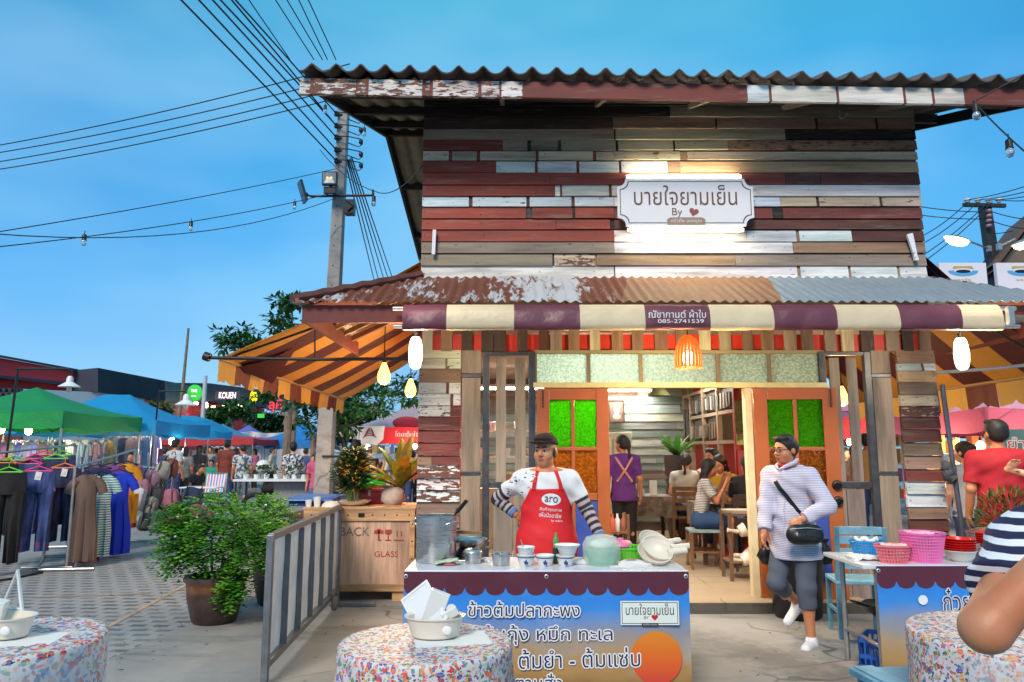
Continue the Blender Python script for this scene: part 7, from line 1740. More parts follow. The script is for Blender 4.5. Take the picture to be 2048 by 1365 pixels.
t = thing('wok','steel pan with a wooden handle resting on a burner behind the lidded pot','pan',onT(936,1100,5.38)); m = MB().lathe([(.05,.075),(.11,.10),(.135,.135),(.138,.135),(.11,.095),(0,.07)],n=24); m.build('pan_body',STL,t,50,w=0); m = MB().box((0,.05,.17),(.19,.03,.022),(0,.05,.0)); m.tube([(.11,0,.11),(.16,-.02,.12),(.16,-.03,.08),(.12,-.02,.075)],.006,5); m.build('handle',pm('pale_wood',(.35,.2,.1),.6,.2),t,w=0); m = MB().lathe([(.1,0),(.1,.03),(.06,.074),(.0,.074)],n=20); m.build('burner',M_HW,t,50,w=0)
t = thing('tray','flat steel tray under the lidded pot','tray',onT(915,1121,5.2)); m = MB().box((.05,.06,.006),(.26,.14,.01)); m.build('tray_body',STL,t,w=0,bevel=.004)
t = thing('sponge','pale green cloth pad on a pink lid','cloth',onT(893,1131)); m = MB().grid(lambda a,b: ((a - .5) * .15,(b - .5) * .09,.022 + .015 * mnoise.noise((a * 4,b * 4,2)) + .02 * a),10,6,thick=.008); m.build('pad',pm('pale_green_pad',(.52,.62,.46),.9,.15),t,60,w=0); m = MB().ell((.02,0,.01),(.05,.04,.01),14,6); m.build('pink_lid',pm('coral_plastic',(.7,.16,.16),.4),t,60,w=0)
MOT = pm('blue_motif_print',(.02,.03,.16),.4)
def bowl(lab,p,r,h,extra=None,spoon=False):
    t = thing('bowl',lab,'bowl',p,group='white patterned bowls on the cook table'); m = MB().lathe([(r * .6,0),(r * .66,.006),(r * .85,h * .45),(r,h),(r * 1.05,h + .002),(r * 1.04,h + .007),(r * .95,h),(r * .6,.012),(0,.01)],n=28); m.build('bowl_body',CER,t,45,w=0)
    m = MB().lathe([(r * .985,h * .82),(r * 1.0,h * .86),(r * 1.003,h * .9)],n=28); mk = front((0,-r * .905,h * .42)); m.add([(x * r * .28,y * r * .35,.004) for x,y in ((-.6,-.6),(.6,-.7),(.9,.1),(.35,.2),(.1,1),(-.35,.4),(-.9,.2))],[(0,1,2,3,4,5,6)],None,mk @ Matrix.Rotation(R(-10),4,'X')); m.build('blue_motif',MOT,t,45,w=0)
    if extra == 'stack': m = MB().lathe([(r * .78,h + .004),(r * .95,h + .05),(r * 1.0,h + .052),(r * .97,h + .056),(r * .7,h + .01),(0,h + .008)],n=28); tag(m.build('bowl',CER,None,45,w=0),'white bowl nested on top of a patterned bowl with a spoon','bowl','white patterned bowls on the cook table').location = p
    if extra == 'flare': m = MB().lathe([(r * .78,h + .004),(r * 1.1,h + .05),(r * 1.46,h + .072),(r * 1.4,h + .07),(r * 1.0,h + .045),(0,h + .012)],(.012,0,0),n=28); o = m.build('bowl',CER,None,45,w=0); o.location = p; tag(o,'wide flared bowl on top of a patterned bowl beside the green bottle','bowl','white patterned bowls on the cook table')
    if spoon: m = MB().tube([(.0,-.03,h - .03),(-.02,-.035,h + .06),(-.035,-.03,h + .1)],.004,6); m.ell((.005,-.03,h - .04),(.012,.004,.018),10,6); tag(m.build('spoon',STL,None,60,w=0),'steel spoon standing in the nested bowls','spoon').location = p
    return t
bowl('white bowl with a blue motif under another bowl beside the small steel pot',onT(1052,1132),.060,.068,'stack',True); bowl('single white bowl with a blue motif in the middle of the row',onT(1090,1132),.060,.064); bowl('white bowl with a blue motif under the flared bowl',onT(1131,1132),.060,.064,'flare')
t = thing('bottle','green capped dark bottle behind the flared bowl','bottle',onT(1112,1120,5.12)); m = MB().lathe([(.022,0),(.024,.09),(.014,.11),(0,.11)],n=14); m.build('bottle_body',pm('dark_bottle',(.02,.04,.02),.15),t,50,w=0); m = MB().lathe([(.017,.105),(.017,.16),(.008,.175),(.007,.2),(0,.2)],n=12); m.build('cap',pm('green_cap',(.03,.35,.08),.35),t,50,w=0)
# baskets: woven plastic with real openings
def basket(lab,p,r0,r1,h,col,nm='basket',rows=5,n=30,sy=1.0,group=None,rim=.006):
    t = thing(nm,lab,'basket',p,group=group); M = pm('plastic_%02x%02x%02x' % tuple(int(min(1,x) * 255) for x in col),col,.35,.05,5,0); m = MB(); c = lambda a,r,z: (r * math.cos(a),r * math.sin(a) * sy,z)
    for j in range(rows + 1):
        z = .004 + (h - .008) * j / rows; r = lerp(r0,r1,j / rows); m.tube([c(2 * math.pi * i / 28,r,z) for i in range(29)],rim * (1.5 if j == rows else .8),5,cap=False)
    for i in range(n): a = 2 * math.pi * i / n; m.beam(c(a,r0,.0),c(a,r1,h),.010,.005)
    m.lathe([(0,.004),(r0,.004)],n=24,sy=sy); m.lathe([(r1,h - .004),(r1 * 1.06,h),(r1 * 1.06,h + .006),(r1 * .99,h + .004)],n=28,sy=sy); m.build('woven_side',M,t,w=0); return t
g = G('thin_plastic_bag'); g.base((.85,.92,.90)); g.p.inputs['Roughness'].default_value = .18; tr = g.n("BsdfTransparent"); tl = g.n("BsdfTranslucent"); tl.inputs[0].default_value = (.8,.9,.86,1); m1 = g.n("MixShader"); m1.inputs[0].default_value = .4; g.l(g.p.outputs[0],m1.inputs[1]); g.l(tl.outputs[0],m1.inputs[2]); m2 = g.n("MixShader"); m2.inputs[0].default_value = .52; g.l(m1.outputs[0],m2.inputs[1]); g.l(tr.outputs[0],m2.inputs[2]); g.l(m2.outputs[0],g.out.inputs[0]); g.bump(g.noise(g.coord(),22,4,.6),.8,.02); BAGM = g.m
p = onT(1205,1131); basket('teal green basket wrapped in a clear plastic bag',p + Vector((0,.05,0)),.085,.10,.10,(.02,.42,.20),rows=4)
t = thing('plastic_bag','crumpled clear plastic bag over the teal basket','bag',p + Vector((0,.05,0))); m = MB().lathe([(.11,.003),(.122,.03),(.126,.09),(.122,.13),(.10,.175),(.05,.19),(0,.185)],n=40,wob=lambda a,z: .05 * mnoise.noise((math.cos(a) * 2.2,math.sin(a) * 2.2,z * 16)) + .03 * math.sin(a * 9 + z * 40)); m.build('film',BAGM,t,179,w=0)
m = MB().ell((0,0,.125),(.085,.085,.035),14,8); m.build('contents',pm('pale_green_cloth',(.55,.68,.60),.8,.2,14,.4),t,60,w=0)
basket('grass green basket behind the plastic bag',onT(1256,1112,5.30),.10,.125,.085,(.10,.50,.03),rows=4)
t = thing('food_box','pink lidded food box behind the green basket','box',onT(1244,1095,5.4) + Vector((0,.08,0))); m = MB().lathe([(.07,0),(.08,.07),(0,.07)],n=24); m.build('box_body',pm('rose_plastic',(.75,.13,.33),.35),t,50,w=0); m = MB().lathe([(.088,.071),(.088,.085),(.07,.105),(.02,.11),(.02,.125),(0,.127)],n=24); m.build('lid',pm('pink_plastic',(.8,.2,.42),.35),t,50,w=0)
sc0 = None
for i,(u,v,y,z,rz,tilt,lab) in enumerate(((1310,1128,5.10,.03,.1,.16,'lowest cream scoop of the stack'),(1318,1122,5.16,.065,.25,.30,'middle cream scoop leaning on the stack'),(1308,1112,5.27,.10,.5,.42,'topmost cream scoop at the back of the stack'))):
    p = onT(u,v,y) + Vector((0,0,z * .55)); t = thing('scoop',lab,'scoop',p,rz,'cream plastic scoops'); T_ = Matrix.Translation((0,0,.045)) @ Matrix.Rotation(R(28 + 26 * tilt),4,'X'); m = MB().lathe([(0,-.03),(.06,-.026),(.105,.0),(.118,.03),(.113,.03),(.1,.004),(.05,-.02),(0,-.024)],n=28,M=T_); m.build('scoop_bowl',PLW,t,50,w=0); m = MB().tube([T_ @ Vector((.09,0,.012)),T_ @ Vector((.14,0,.022)),T_ @ Vector((.215,0,.03))],[.026,.021,.021],12); m.build('handle',PLW,t,50,w=0)
t = thing('napkin_pack','flat pack of white paper napkins beside the scoops','napkins',onT(1268,1130)); m = MB().grid(lambda a,b: ((a - .5) * .22,(b - .5) * .13 + .02,.014 + .018 * math.sin(a * 3.1) * math.sin(b * 3.1) + .005 * mnoise.noise((a * 6,b * 6,1))),14,8,thick=.014); m.build('paper',pm('white_paper',(.74,.74,.73),.8,.06),t,60,w=0); m = MB().box((-.02,.0,.0355),(.07,.03,.001)); m.build('printed_mark',pm('pale_red_mark',(.6,.25,.25),.7),t,w=0)
t = thing('paper_sheet','white paper sheet under the napkin pack','paper',onT(1258,1135)); m = MB().box((0,.03,.002),(.25,.09,.002),(0,0,.05)); m.build('sheet',pm('white_paper',0),t,w=0)
t = thing('box_tray','low white carton behind the plastic bag','box',onT(1165,1118,5.12)); m = MB().box((0,0,.016),(.14,.09,.03)); m.build('carton',pm('white_paper',0),t,w=0,bevel=.004)
# ------------------------------------------------------------------ second food table
SX0,SX1,SY0,SY1 = 2.40,4.25,5.06,5.70
fold_table('folding_table','second white folding table stacked with pink baskets and red bowls',SX0 - .08,SX1,SY0,SY1,[(SX0 + .03,SY1 - .07),(SX0 + .03,SY0 + .05),(SX1 - .1,SY1 - .07),(SX1 - .1,SY0 + .05)])
b2,d2 = banner('blue to sand printed banner on the second food table',SX0 - .0,SX0 + 1.8,SY0 - .012,TZ - .006,.02,.127,7); BY2 = SY0 - .012
def on2(u,v): p = at(u,v,BY2); return Vector((p.x,BY2 - .012 + d2(p.x,p.z),p.z))
MB().lathe([(0,0),(.031,0)],(0,0,0),24,M=front(on2(1845,1200))).build('moon_disc',M_WPR,b2); m = MB(); q = on2(1884,1200); lettering(m,'ก๋วยเตี๋ยว',front(q + Vector((.21,-.003,0))),width=.42,height=.145,mi=0,outline=.006,outline_mi=1); m.build('lettering',[M_NVY,M_WPR],b2)
def on3(u,v,y): return Vector((at(u,v,y).x,y,TZ))
basket('blue basket with a knotted white cloth at the back of the second table',on3(1735,1100,5.58),.095,.12,.095,(.01,.26,.62),rows=4,sy=.75)
t = thing('knotted_cloth','twisted white cloth lying in the blue basket','cloth',on3(1735,1090,5.58) + Vector((0,0,.1))); m = MB().tube([(.07 * math.cos(a) * (1 + .2 * math.sin(3 * a)),.05 * math.sin(a),.014 * math.sin(5 * a)) for a in [i * .35 for i in range(19)]],.014,7); m.build('cloth',CER,t,60,w=0)
basket('salmon pink oval basket at the front of the second table',on3(1787,1118,5.16),.085,.115,.115,(.78,.17,.22),rows=5,sy=.8); basket('tall bright pink basket on the second table',on3(1847,1118,5.22),.105,.14,.19,(.82,.17,.45),rows=9,n=44)
for p,r_ in ((on3(1787,1118,5.16) + Vector((0,0,.105)),.085),(on3(1847,1118,5.22) + Vector((0,0,.18)),.1)): 
    m = MB().grid(lambda a,b: ((a - .5) * r_ * 1.8,(b - .5) * r_ * 1.3,.02 * mnoise.noise((a * 4 + r_ * 90,b * 4,3)) + .012),12,10,thick=.004); o = m.build('wrapping',pm('pinkish_tissue' if r_ < .09 else 'pink_tissue',(.72,.60,.56) if r_ < .09 else (.8,.45,.6),.7,.15),None,60,w=0); o.location = p; tag(o,'crumpled tissue heaped in the salmon basket' if r_ < .09 else 'pink wrapping heaped in the tall pink basket','tissue')
t = thing('cloth_pack','folded white cloth pack at the corner of the second table','cloth',on3(1728,1116,5.30)); m = MB().grid(lambda a,b: ((a - .5) * .20,(b - .5) * .14,.02 + .012 * mnoise.noise((a * 5,b * 5,9)) + .01 * math.sin(a * 3.1)),12,8,thick=.018); m.build('cloth',pm('white_paper',0),t,60,w=0)
RB1,RB0 = pm('red_melamine',(.68,.015,.012),.28,.05,4,0),pm('cream_melamine',(.72,.68,.6),.3,.04)
for u,v,y,nb,lab in ((1921,1115,5.22,6,'stack of red bowls with a cream one at the bottom'),(1985,1098,5.42,7,'second stack of red bowls partly hidden by the striped sleeve')):
    for k in range(nb):
        p = on3(u,v,y) + Vector((0,0,.016 * k)); m = MB(); r = .10; m.lathe([(r * .5,0),(r * .8,.025),(r,.07),(r * 1.04,.072),(r * 1.0,.075),(r * .78,.03),(0,.01)],n=28); o = m.build('bowl',RB0 if k == 0 else RB1,None,40,w=0); o.location = p
        tag(o,('cream bowl at the bottom of the ' if k == 0 else 'topmost red bowl of the ' if k == nb - 1 else 'one of the red bowls nested within the ') + ('nearer stack beside the pink basket' if u < 1950 else 'farther stack behind the striped sleeve'),'bowl','red bowls in the ' + ('nearer' if u < 1950 else 'farther') + ' stack')
t = thing('cook_pot','wide steel pot with a black knobbed lid behind the red bowls','pot',on3(1990,1085,5.62)); m = MB().lathe([(.17,0),(.18,.14),(.185,.145),(0,.145)],n=30); m.build('pot_body',STL,t,45,w=0); m = MB().lathe([(.187,.147),(.12,.175),(0,.185)],n=30); m.build('lid',pm('copper_lid',(.35,.2,.14),.3,.1,5,0,60,.7),t,45,w=0); m = MB().lathe([(.012,.184),(.03,.2),(.025,.215),(0,.218)],n=12); m.build('lid_knob',M_HW,t,45,w=0)
t = thing('mixing_bowl','steel bowl with black ladle handles behind the nearer red bowls','bowl',on3(1925,1092,5.5)); m = MB().lathe([(.06,0),(.11,.05),(.135,.1),(.138,.1),(.1,.04),(0,.01)],n=26); m.build('bowl_body',STL,t,45,w=0); m = MB().tube([(.0,0,.04),(-.1,0,.12),(-.15,0,.17)],.009,6); m.tube([(.02,.02,.04),(-.06,.03,.12),(-.10,.03,.135)],.012,6); m.build('ladle_handle',M_HW,t,60,w=0)
# bin, crate, stools
t = thing('waste_bin','black round waste bin lined with a bag behind the passer-by','bin',(2.60,7.02,.004)); m = MB().lathe([(.19,0),(.21,.02),(.25,.62),(.262,.63),(.262,.66),(.24,.66),(.2,.05),(0,.04)],n=30); m.build('bin_body',pm('black_plastic',(.013,.013,.016),.4,.2),t,45,w=0)
for sx,n_ in ((-.27,1),(.27,2)): m = MB().lathe([(0,-.10),(.05,-.09),(.075,-.02),(.05,.05),(.02,.09),(.05,.13),(0,.12)],(sx,-.03,.56),18,sy=.6,wob=lambda a,z: .35 * mnoise.noise((math.cos(a) * 2,math.sin(a) * 2,z * 12 + sx))); m.build('bag_knot',pm('bin_liner',(.010,.010,.012),.25,.2,20,.6,30),t,60,w=0)
t = thing('plastic_crate','blue plastic crate under the second food table','crate',(SX0 + .25,5.35,.004)); m = MB(); CBL = pm('blue_crate_plastic',(.015,.09,.42),.4,.1); w,d,h = .42,.3,.22
m.box((0,0,.01),(w,d,.02))
for sy in (-1,1):
    for z in (.03,.10,.205): m.box((0,sy * d / 2,z),(w,.014,.03))
    for k in range(13): m.box((lerp(-w / 2,w / 2,k / 12),sy * d / 2,h / 2),(.012,.012,h))
for sx in (-1,1):
    for z in (.03,.10,.205): m.box((sx * w / 2,0,z),(.014,d,.03))
    for k in range(9): m.box((sx * w / 2,lerp(-d / 2,d / 2,k / 8),h / 2),(.012,.012,h))
m.build('crate_side',CBL,t,w=0); t.rotation_euler = (0,0,R(-35))
t = thing('black_wok','black two handled wok on the shelf under the second table','wok',(SX0 + .28,5.5,.30)); m = MB().lathe([(.05,0),(.14,.06),(.17,.12),(.165,.12),(.1,.04),(0,.02)],n=24); m.build('wok_body',pm('black_iron',(.012,.012,.012),.4),t,50,w=0); m = MB().tube([(-.16,-.05,.11),(-.24,-.05,.13),(-.24,.05,.13),(-.16,.05,.11)],.008,6); m.build('handle',pm('black_iron',0),t,60,w=0)
def chair(lab,loc,rz,col,seatc=None,group='wooden chairs',back='slat'):
    t = thing('chair',lab,'chair',loc,rz,group); Wd = attr_mat('chair_paint',.5,.3,9); c = col; sc = seatc or col
    m = MB().box((0,0,.44),(.40,.38,.03),None,sc); m.build('seat',Wd,t,w=0,bevel=.006)
    for sx in (-.18,.18):
        for sy in (-.17,.17): m = MB().box((sx,sy,.212),(.035,.035,.424),None,c); m.build('leg',Wd,t,w=0)
    m = MB()
    for sx in (-.18,.18): m.beam((sx,.175,.456),(sx,.22,.88),.035,.03,c)
    for k,z in enumerate((.58,.68,.78,.855) if back == 'slat' else (.6,.85)): m.box((0,.175 + .045 * (z - .456) / .42,z),(.325,.018,.06 if back == 'slat' else .08),(-.1,0,0),sc if back == 'slat' else c)
    m.build('backrest',Wd,t,w=0); m = MB()
    for sx in (-.18,.18): m.box((sx,0,.2),(.02,.30,.025),None,c)
    m.build('stretcher',Wd,t,w=0); return t
chair('pale blue slatted chair behind the second food table',(at(1708,1100,6.35).x,6.35,.004),R(170),(.12,.30,.42),(.22,.46,.60),'blue slatted chairs'); 
p = gnd(1790,1372,.02); t = thing('stool','blue wooden stool at the bottom edge beside the patterned round table','stool',(1.84,3.66,.004)); m = MB(); sb = attr_mat('chair_paint'); m.box((0,0,.43),(.36,.34,.03),(0,0,.1),(.07,.26,.40)); m.box((-.1,0,.448),(.10,.34,.006),(0,0,.1),(.10,.33,.5)); m.build('seat',sb,t,w=0,bevel=.006)
for sx in (-.14,.14):
    for sy in (-.13,.13): m = MB().box((sx,sy,.207),(.035,.035,.414),None,(.06,.2,.33)); m.build('leg',sb,t,w=0)

m = MB(); r = random.Random(9)
for k in range(520):
    x,y = (r.uniform(-6,-2.2),r.uniform(4.5,10)) if k % 3 else (r.uniform(-1.6,3.4),r.uniform(3.6,7.1)); leaf(m,Vector((x,y,.006 + .001 * (k % 4))),Vector((r.uniform(-1,1),r.uniform(-1,1),.1)),Vector((0,0,1)),r.uniform(.012,.05),r.uniform(.006,.02),jit(r.choice([(.16,.10,.05),(.07,.06,.05),(.10,.13,.04),(.35,.32,.28),(.05,.04,.03)]),.3,r))
tag(m.build('litter',M_LEAF,None),kind='stuff')
# ------------------------------------------------------------------ round tables with oilcloth
def mat_floral(name,seed,scale=30):
    g = G(name); v0 = g.coord((1,1,1)); off = g.n("VectorMath",operation='ADD'); g.l(v0,off.inputs[0]); off.inputs[1].default_value = (seed * 3.1,seed * 1.7,0); v = off.outputs[0]
    wn = g.n("TexNoise"); wn.inputs['Scale'].default_value = 24; g.l(v,wn.inputs[0]); dv = g.n("Mix",data_type='VECTOR'); dv.inputs[0].default_value = .035; g.l(v,dv.inputs[4]); g.l(wn.outputs['Color'],dv.inputs[5]); v = dv.outputs[1]
    base = (.62,.58,.59); c = base; hs = g.noise(v,170,3,.6)
    for k,(sc,th,pal) in enumerate(((scale * .85,.30,[(.66,.04,.03),(.74,.18,.05),(.66,.24,.20),(.05,.10,.42),(.6,.03,.05),(.70,.12,.04),(.70,.30,.12),(.1,.28,.10)]),(scale * 1.15,.27,[(.03,.06,.30),(.70,.42,.10),(.08,.25,.14),(.6,.09,.08),(.2,.3,.6),(.75,.3,.2),(.04,.05,.2),(.06,.2,.1)]),(scale * 1.7,.27,[(.04,.05,.25),(.12,.3,.12),(.7,.3,.24),(.03,.04,.1),(.6,.05,.04),(.3,.45,.2),(.1,.2,.5),(.02,.1,.3)]))):
        vo = g.n("TexVoronoi",feature='F1'); vo.inputs['Scale'].default_value = sc; vo.inputs['Randomness'].default_value = .95; o2 = g.n("VectorMath",operation='ADD'); g.l(v,o2.inputs[0]); o2.inputs[1].default_value = (k * .37,k * .19,k * .11); g.l(o2.outputs[0],vo.inputs[0])
        sp = g.n("SeparateColor"); g.l(vo.outputs['Color'],sp.inputs[0]); n = len(pal); pc = g.ramp(sp.outputs[0],[(i / n,q) for i,q in enumerate(pal)],'CONSTANT')
        d = g.math('ADD',vo.outputs['Distance'],g.math('MULTIPLY',g.math('SUBTRACT',hs,.5),.5)); msk = g.math('MULTIPLY',g.math('LESS_THAN',d,th + .10),g.math('GREATER_THAN',sp.outputs[1],.06 + .06 * k)); c = g.mix(msk,c,g.mix(g.ramp(d,[(.05,.35),(.3,0)]),pc,(.8,.6,.4)))
    g.base(c); g.p.inputs['Roughness'].default_value = .5; g.p.inputs['Specular IOR Level'].default_value = .25; g.bump(g.noise(v0,14,3),.15,.02); return g.m
PLC = G('clear_table_plastic'); PLC.base((.9,.92,.95)); PLC.p.inputs['Roughness'].default_value = .12; tr = PLC.n("BsdfTransparent"); ms = PLC.n("MixShader"); ms.inputs[0].default_value = .72; PLC.l(PLC.p.outputs[0],ms.inputs[1]); PLC.l(tr.outputs[0],ms.inputs[2]); PLC.l(ms.outputs[0],PLC.out.inputs[0]); PLC.bump(PLC.noise(PLC.coord(),6,3),.5,.04); PLC = PLC.m
def round_table(lab,lc,c,r,seed,drop=.42,plastic=None):
    t = thing('round_table',lab,'table',c); m = MB().lathe([(0,TZ - .035),(r - .01,TZ - .035),(r - .01,TZ - .012),(0,TZ - .012)],n=40); m.build('table_top',pm('chipboard',(.3,.2,.12),.7),t,50,w=0)
    m = MB().tube([(0,0,0),(0,0,TZ - .036)],.03,10); m.build('pedestal',M_BLKPIPE,t,60,w=0); m = MB().lathe([(.24,0),(.22,.025),(.04,.05),(0,.05)],n=24); m.build('base_plate',M_BLKPIPE,t,50,w=0)
    cl = MB(); rr = random.Random(seed); ph = rr.uniform(0,6)
    def f(a,b):
        an = 2 * math.pi * a
        if b < .45: q = b / .45; return (r * q * math.cos(an),r * q * math.sin(an),TZ - .008 + .002 * mnoise.noise((q * 4 * math.cos(an),q * 4 * math.sin(an),1)))
        if b < .5: q = (b - .45) / .05; return ((r + .008 * q) * math.cos(an),(r + .008 * q) * math.sin(an),TZ - .008 - .012 * q)
        q = (b - .5) / .5; w = math.sin(6 * an + ph) + .5 * math.sin(11 * an + ph * 2); k = r + .008 + q * (.012 + .045 * w * min(1,q * 2))
        return (k * math.cos(an),k * math.sin(an),TZ - .02 - q * drop * (1 + .12 * math.cos(4 * an + ph)))
    cl.grid(f,160,40); o = cl.build('tablecloth',mat_floral('floral_oilcloth_%s' % 'abcde'[seed],seed,(0,30,42,38)[seed]),None,60,w=0); o.location = c; tag(o,lc,'tablecloth')
    if plastic:
        p = MB(); a0,a1 = plastic
        p.grid(lambda a,b: ((r + .03 + .05 * b + .02 * math.sin(a * 25) * b) * math.cos(lerp(a0,a1,a)),(r + .03 + .05 * b + .02 * math.sin(a * 25) * b) * math.sin(lerp(a0,a1,a)),TZ - .02 - b * .62),40,10)
        o = p.build('plastic_cover',PLC,None,179,w=0); o.location = c; tag(o,'clear plastic sheet hanging off the floral table near the ' + ('clothes rail' if c[0] < 0 else 'second food table'),'plastic sheet')
    return t
LT,MT,RT = (-2.10,3.14,.004),(-.345,3.10,.004),(2.16,3.22,.004)
round_table('round table by the clothes rail side with a floral cloth','bold red blue and green floral oilcloth with a cream basket and papers',LT,.405,1,.5,(-1.35,.45)); round_table('round table in the middle in front of the cook banner','faded red and blue floral oilcloth in front of the cook banner',MT,.338,2,.35); round_table('round table under the raised elbow','multicoloured floral oilcloth under the raised elbow',RT,.46,3,.5,(-2.6,-1.2))
def oval_basket(lab,p,s=1):
    t = thing('table_basket',lab,'basket',p,group='cream table baskets'); m = MB().lathe([(.075 * s,0),(.085 * s,.006),(.098 * s,.05 * s),(.103 * s,.066 * s),(.112 * s,.07 * s),(.112 * s,.075 * s),(.097 * s,.07 * s),(.08 * s,.012),(0,.01)],n=36,sy=.75); m.build('basket_body',PLW,t,40,w=0); m = MB().ell((.05 * s,-.066 * s,.035 * s),(.018 * s,.006,.016 * s),12,6); m.build('round_badge',CER,t,60,w=0); return t
def card_stand(lab,p,rz,kind,tilt):
    t = thing('menu_holder',lab,'menu holder',p,rz); t.rotation_euler = (R(tilt),0,rz); m = MB(); w,h = .085,.115
    if kind == 'frame':
        for a,b in (((-w,0),(w,.012)),((-w,h * 2 - .012),(w,h * 2)),((-w,.012),(-w + .012,h * 2 - .012)),((w - .012,.012),(w,h * 2 - .012))): m.bx((a[0],-.004,a[1]),(b[0],.004,b[1]))
    else: m.tube([(-w,0,0),(0,0,h * 1.9),(w,0,0)],.008,6); m.tube([(-w * .62,0,h * .7),(w * .62,0,h * .7)],.006,6)
    m.build('frame',CER,t,w=0); m = MB()
    if kind == 'frame': m.bx((-w + .013,-.001,.013),(w - .013,.001,h * 2 - .013))
    else: m.add([(-w * .9,-.004,0),(w * .9,-.004,0),(w * .55,-.004,h * .75),(-w * .55,-.004,h * .75)],[(0,1,2,3)])
    m.build('card',pm('pale_card',(.66,.68,.72),.5,.08),t,w=0); return t
bp = Vector((MT[0] - .0 + .03,3.16,TZ)); oval_basket('cream plastic basket holding a white menu frame on the middle round table',bp,1.12)
o = card_stand('white framed menu card leaning out of the cream basket',bp + Vector((-.075,.0,.055)),R(-8),'frame',12); o.rotation_euler = (R(-22),R(-38),R(-6)); o.scale = (.82,.82,.82); o.location = bp + Vector((.0,.0,.03))
t = thing('card_box','small white carton leaning inside the cream basket','carton',bp + Vector((.0,.03,.05))); m = MB().box((0,0,.06),(.08,.03,.13),(.1,.35,0)); m.box((.06,-.02,.035),(.07,.02,.035),(.2,-.5,0)); m.build('carton',CER,t,w=0,bevel=.003)
t = thing('paper_sheet','white paper lying across the middle round table under the basket','paper',(MT[0] + .06,3.13,TZ - .004)); m = MB().box((.04,0,0),(.30,.21,.0015),(0,0,R(12))); m.build('sheet',pm('white_paper',0),t,w=0)
bl = Vector((LT[0] + .0,3.20,TZ)); oval_basket('cream plastic basket with a round badge on the bold floral table',bl + Vector((.03,-.05,0)),1.12); o = card_stand('triangular white menu stand behind the cream basket',bl + Vector((-.02,.06,.0)),R(-20),'tent',-4); o.scale = (1.1,1.1,1.1)
t = thing('paper_sheet','white paper on the bold floral table','paper',(LT[0] + .12,3.12,TZ - .004)); m = MB().box((0,0,0),(.30,.21,.0015),(0,0,R(10))); m.build('sheet',pm('white_paper',0),t,w=0)
t = thing('napkin_box','white napkin box with a slanted flap in front of the triangular stand','box',bl + Vector((-.06,.0,.0))); m = MB().box((0,0,.07),(.10,.05,.14),(.12,.2,.2)); m.build('box',CER,t,w=0,bevel=.004)
oval_basket('cream plastic basket half hidden by the raised elbow',(2.30,3.16,TZ),1.3)
# ------------------------------------------------------------------ inside the dining room
def tube_lamp(lab,a,b,pw,rot=(0,0,0),z_off=-.06):
    a,b = Vector(a),Vector(b); t = thing('fluorescent_lamp',lab,'lamp',lerp(a,b,.5)); m = MB().tube([a,b],.018,8); m.build('tube',TUBE_W,t,60); m = MB().beam(a + Vector((0,.01,.045)),b + Vector((0,.01,.045)),.06,.04); m.build('batten',M_SIGNW,t)
    d = b - a; area_light(t,lerp(a,b,.5) + Vector((0,-.05,z_off)),(d.length,.08),pw,(1,.97,.86),(0,0,math.atan2(d.y,d.x))); return t
tube_lamp('lit tube high on the teal boards over the waitress',(1.62,13.25,2.56),(2.5,13.25,2.56),24)
tube_lamp('lit tube above the shelf partition',(2.7,10.9,2.60),(2.9,12.1,2.60),20)
tube_lamp('lit tube over the kitchen side seen between the slats',(-.5,11.6,2.46),(.5,11.6,2.46),45)
tube_lamp('lit tube across the front part of the dining room ceiling',(.4,7.95,2.70),(1.6,7.95,2.70),46)
p = at(1318,790,12.4); t = thing('pendant_lamp','olive green cone pendant lamp inside the dining room','lamp',p); m = MB().lathe([(.03,.22),(.06,.16),(.19,-.02),(.185,-.02)],n=20); m.build('cone_shade',pm('olive_enamel',(.28,.30,.14),.4),t,50,w=0); m = MB().tube([(0,0,.2),(0,0,.6)],.008,5); m.build('cord',M_BLKPIPE,t,w=0)
p = at(1233,823,13.35); t = thing('picture_frame','dark framed old portrait of a seated figure in white on the teal boards','picture',p); m = MB(); w,h = .145,.205
for a,b in (((-w,-h),(w,-h + .02)),((-w,h - .02),(w,h)),((-w,-h + .02),(-w + .02,h - .02)),((w - .02,-h + .02),(w,h - .02))): m.bx((a[0],-.02,a[1]),(b[0],.01,b[1]))
m.build('frame',pm('dark_frame',(.03,.02,.015),.4),t,w=0); m = MB().bx((-w + .021,-.004,-h + .021),(w - .021,.0,h - .021)); m.build('print',pm('sepia_print',(.14,.075,.05),.6,.5,14),t,w=0); m = MB().ell((0,-.005,.01),(.05,.004,.09),12,8); m.ell((0,-.005,.12),(.024,.004,.03),10,6); m.ell((0,-.005,-.1),(.07,.004,.05),10,6); m.build('figure',pm('pale_print',(.5,.38,.3),.6,.3,20),t,60,w=0)
t = thing('cabinet','cream painted panelled cabinet behind the waitress','cabinet',(1.74,13.0,.1)); m = MB().box((0,.1,.85),(.66,.4,1.7)); m.build('carcass',pm('cream_cabinet',(.45,.40,.28),.5,.2),t,w=0,bevel=.01)
for sx in (-.16,.16): m = MB().box((sx,-.115,.85),(.28,.03,1.5)); m.box((sx,-.135,1.2),(.18,.015,.55)); m.box((sx,-.135,.5),(.18,.015,.5)); m.build('door',pm('cream_cabinet',0),t,w=0,bevel=.005)
p = at(1352,890,12.2); t = thing('potted_fern','leafy fern in a tall brown urn inside the dining room','plant',(p.x,12.2,.1)); m = MB().lathe([(.14,0),(.2,.3),(.22,.6),(.17,.85),(.2,.92),(.19,.95),(.15,.93)],n=22); m.lathe([(.10,.93),(.19,1.0),(.21,1.32),(.18,1.32)],n=16); m.build('urn',M_JAR,t,50,w=0); m = MB(); r = random.Random(8)
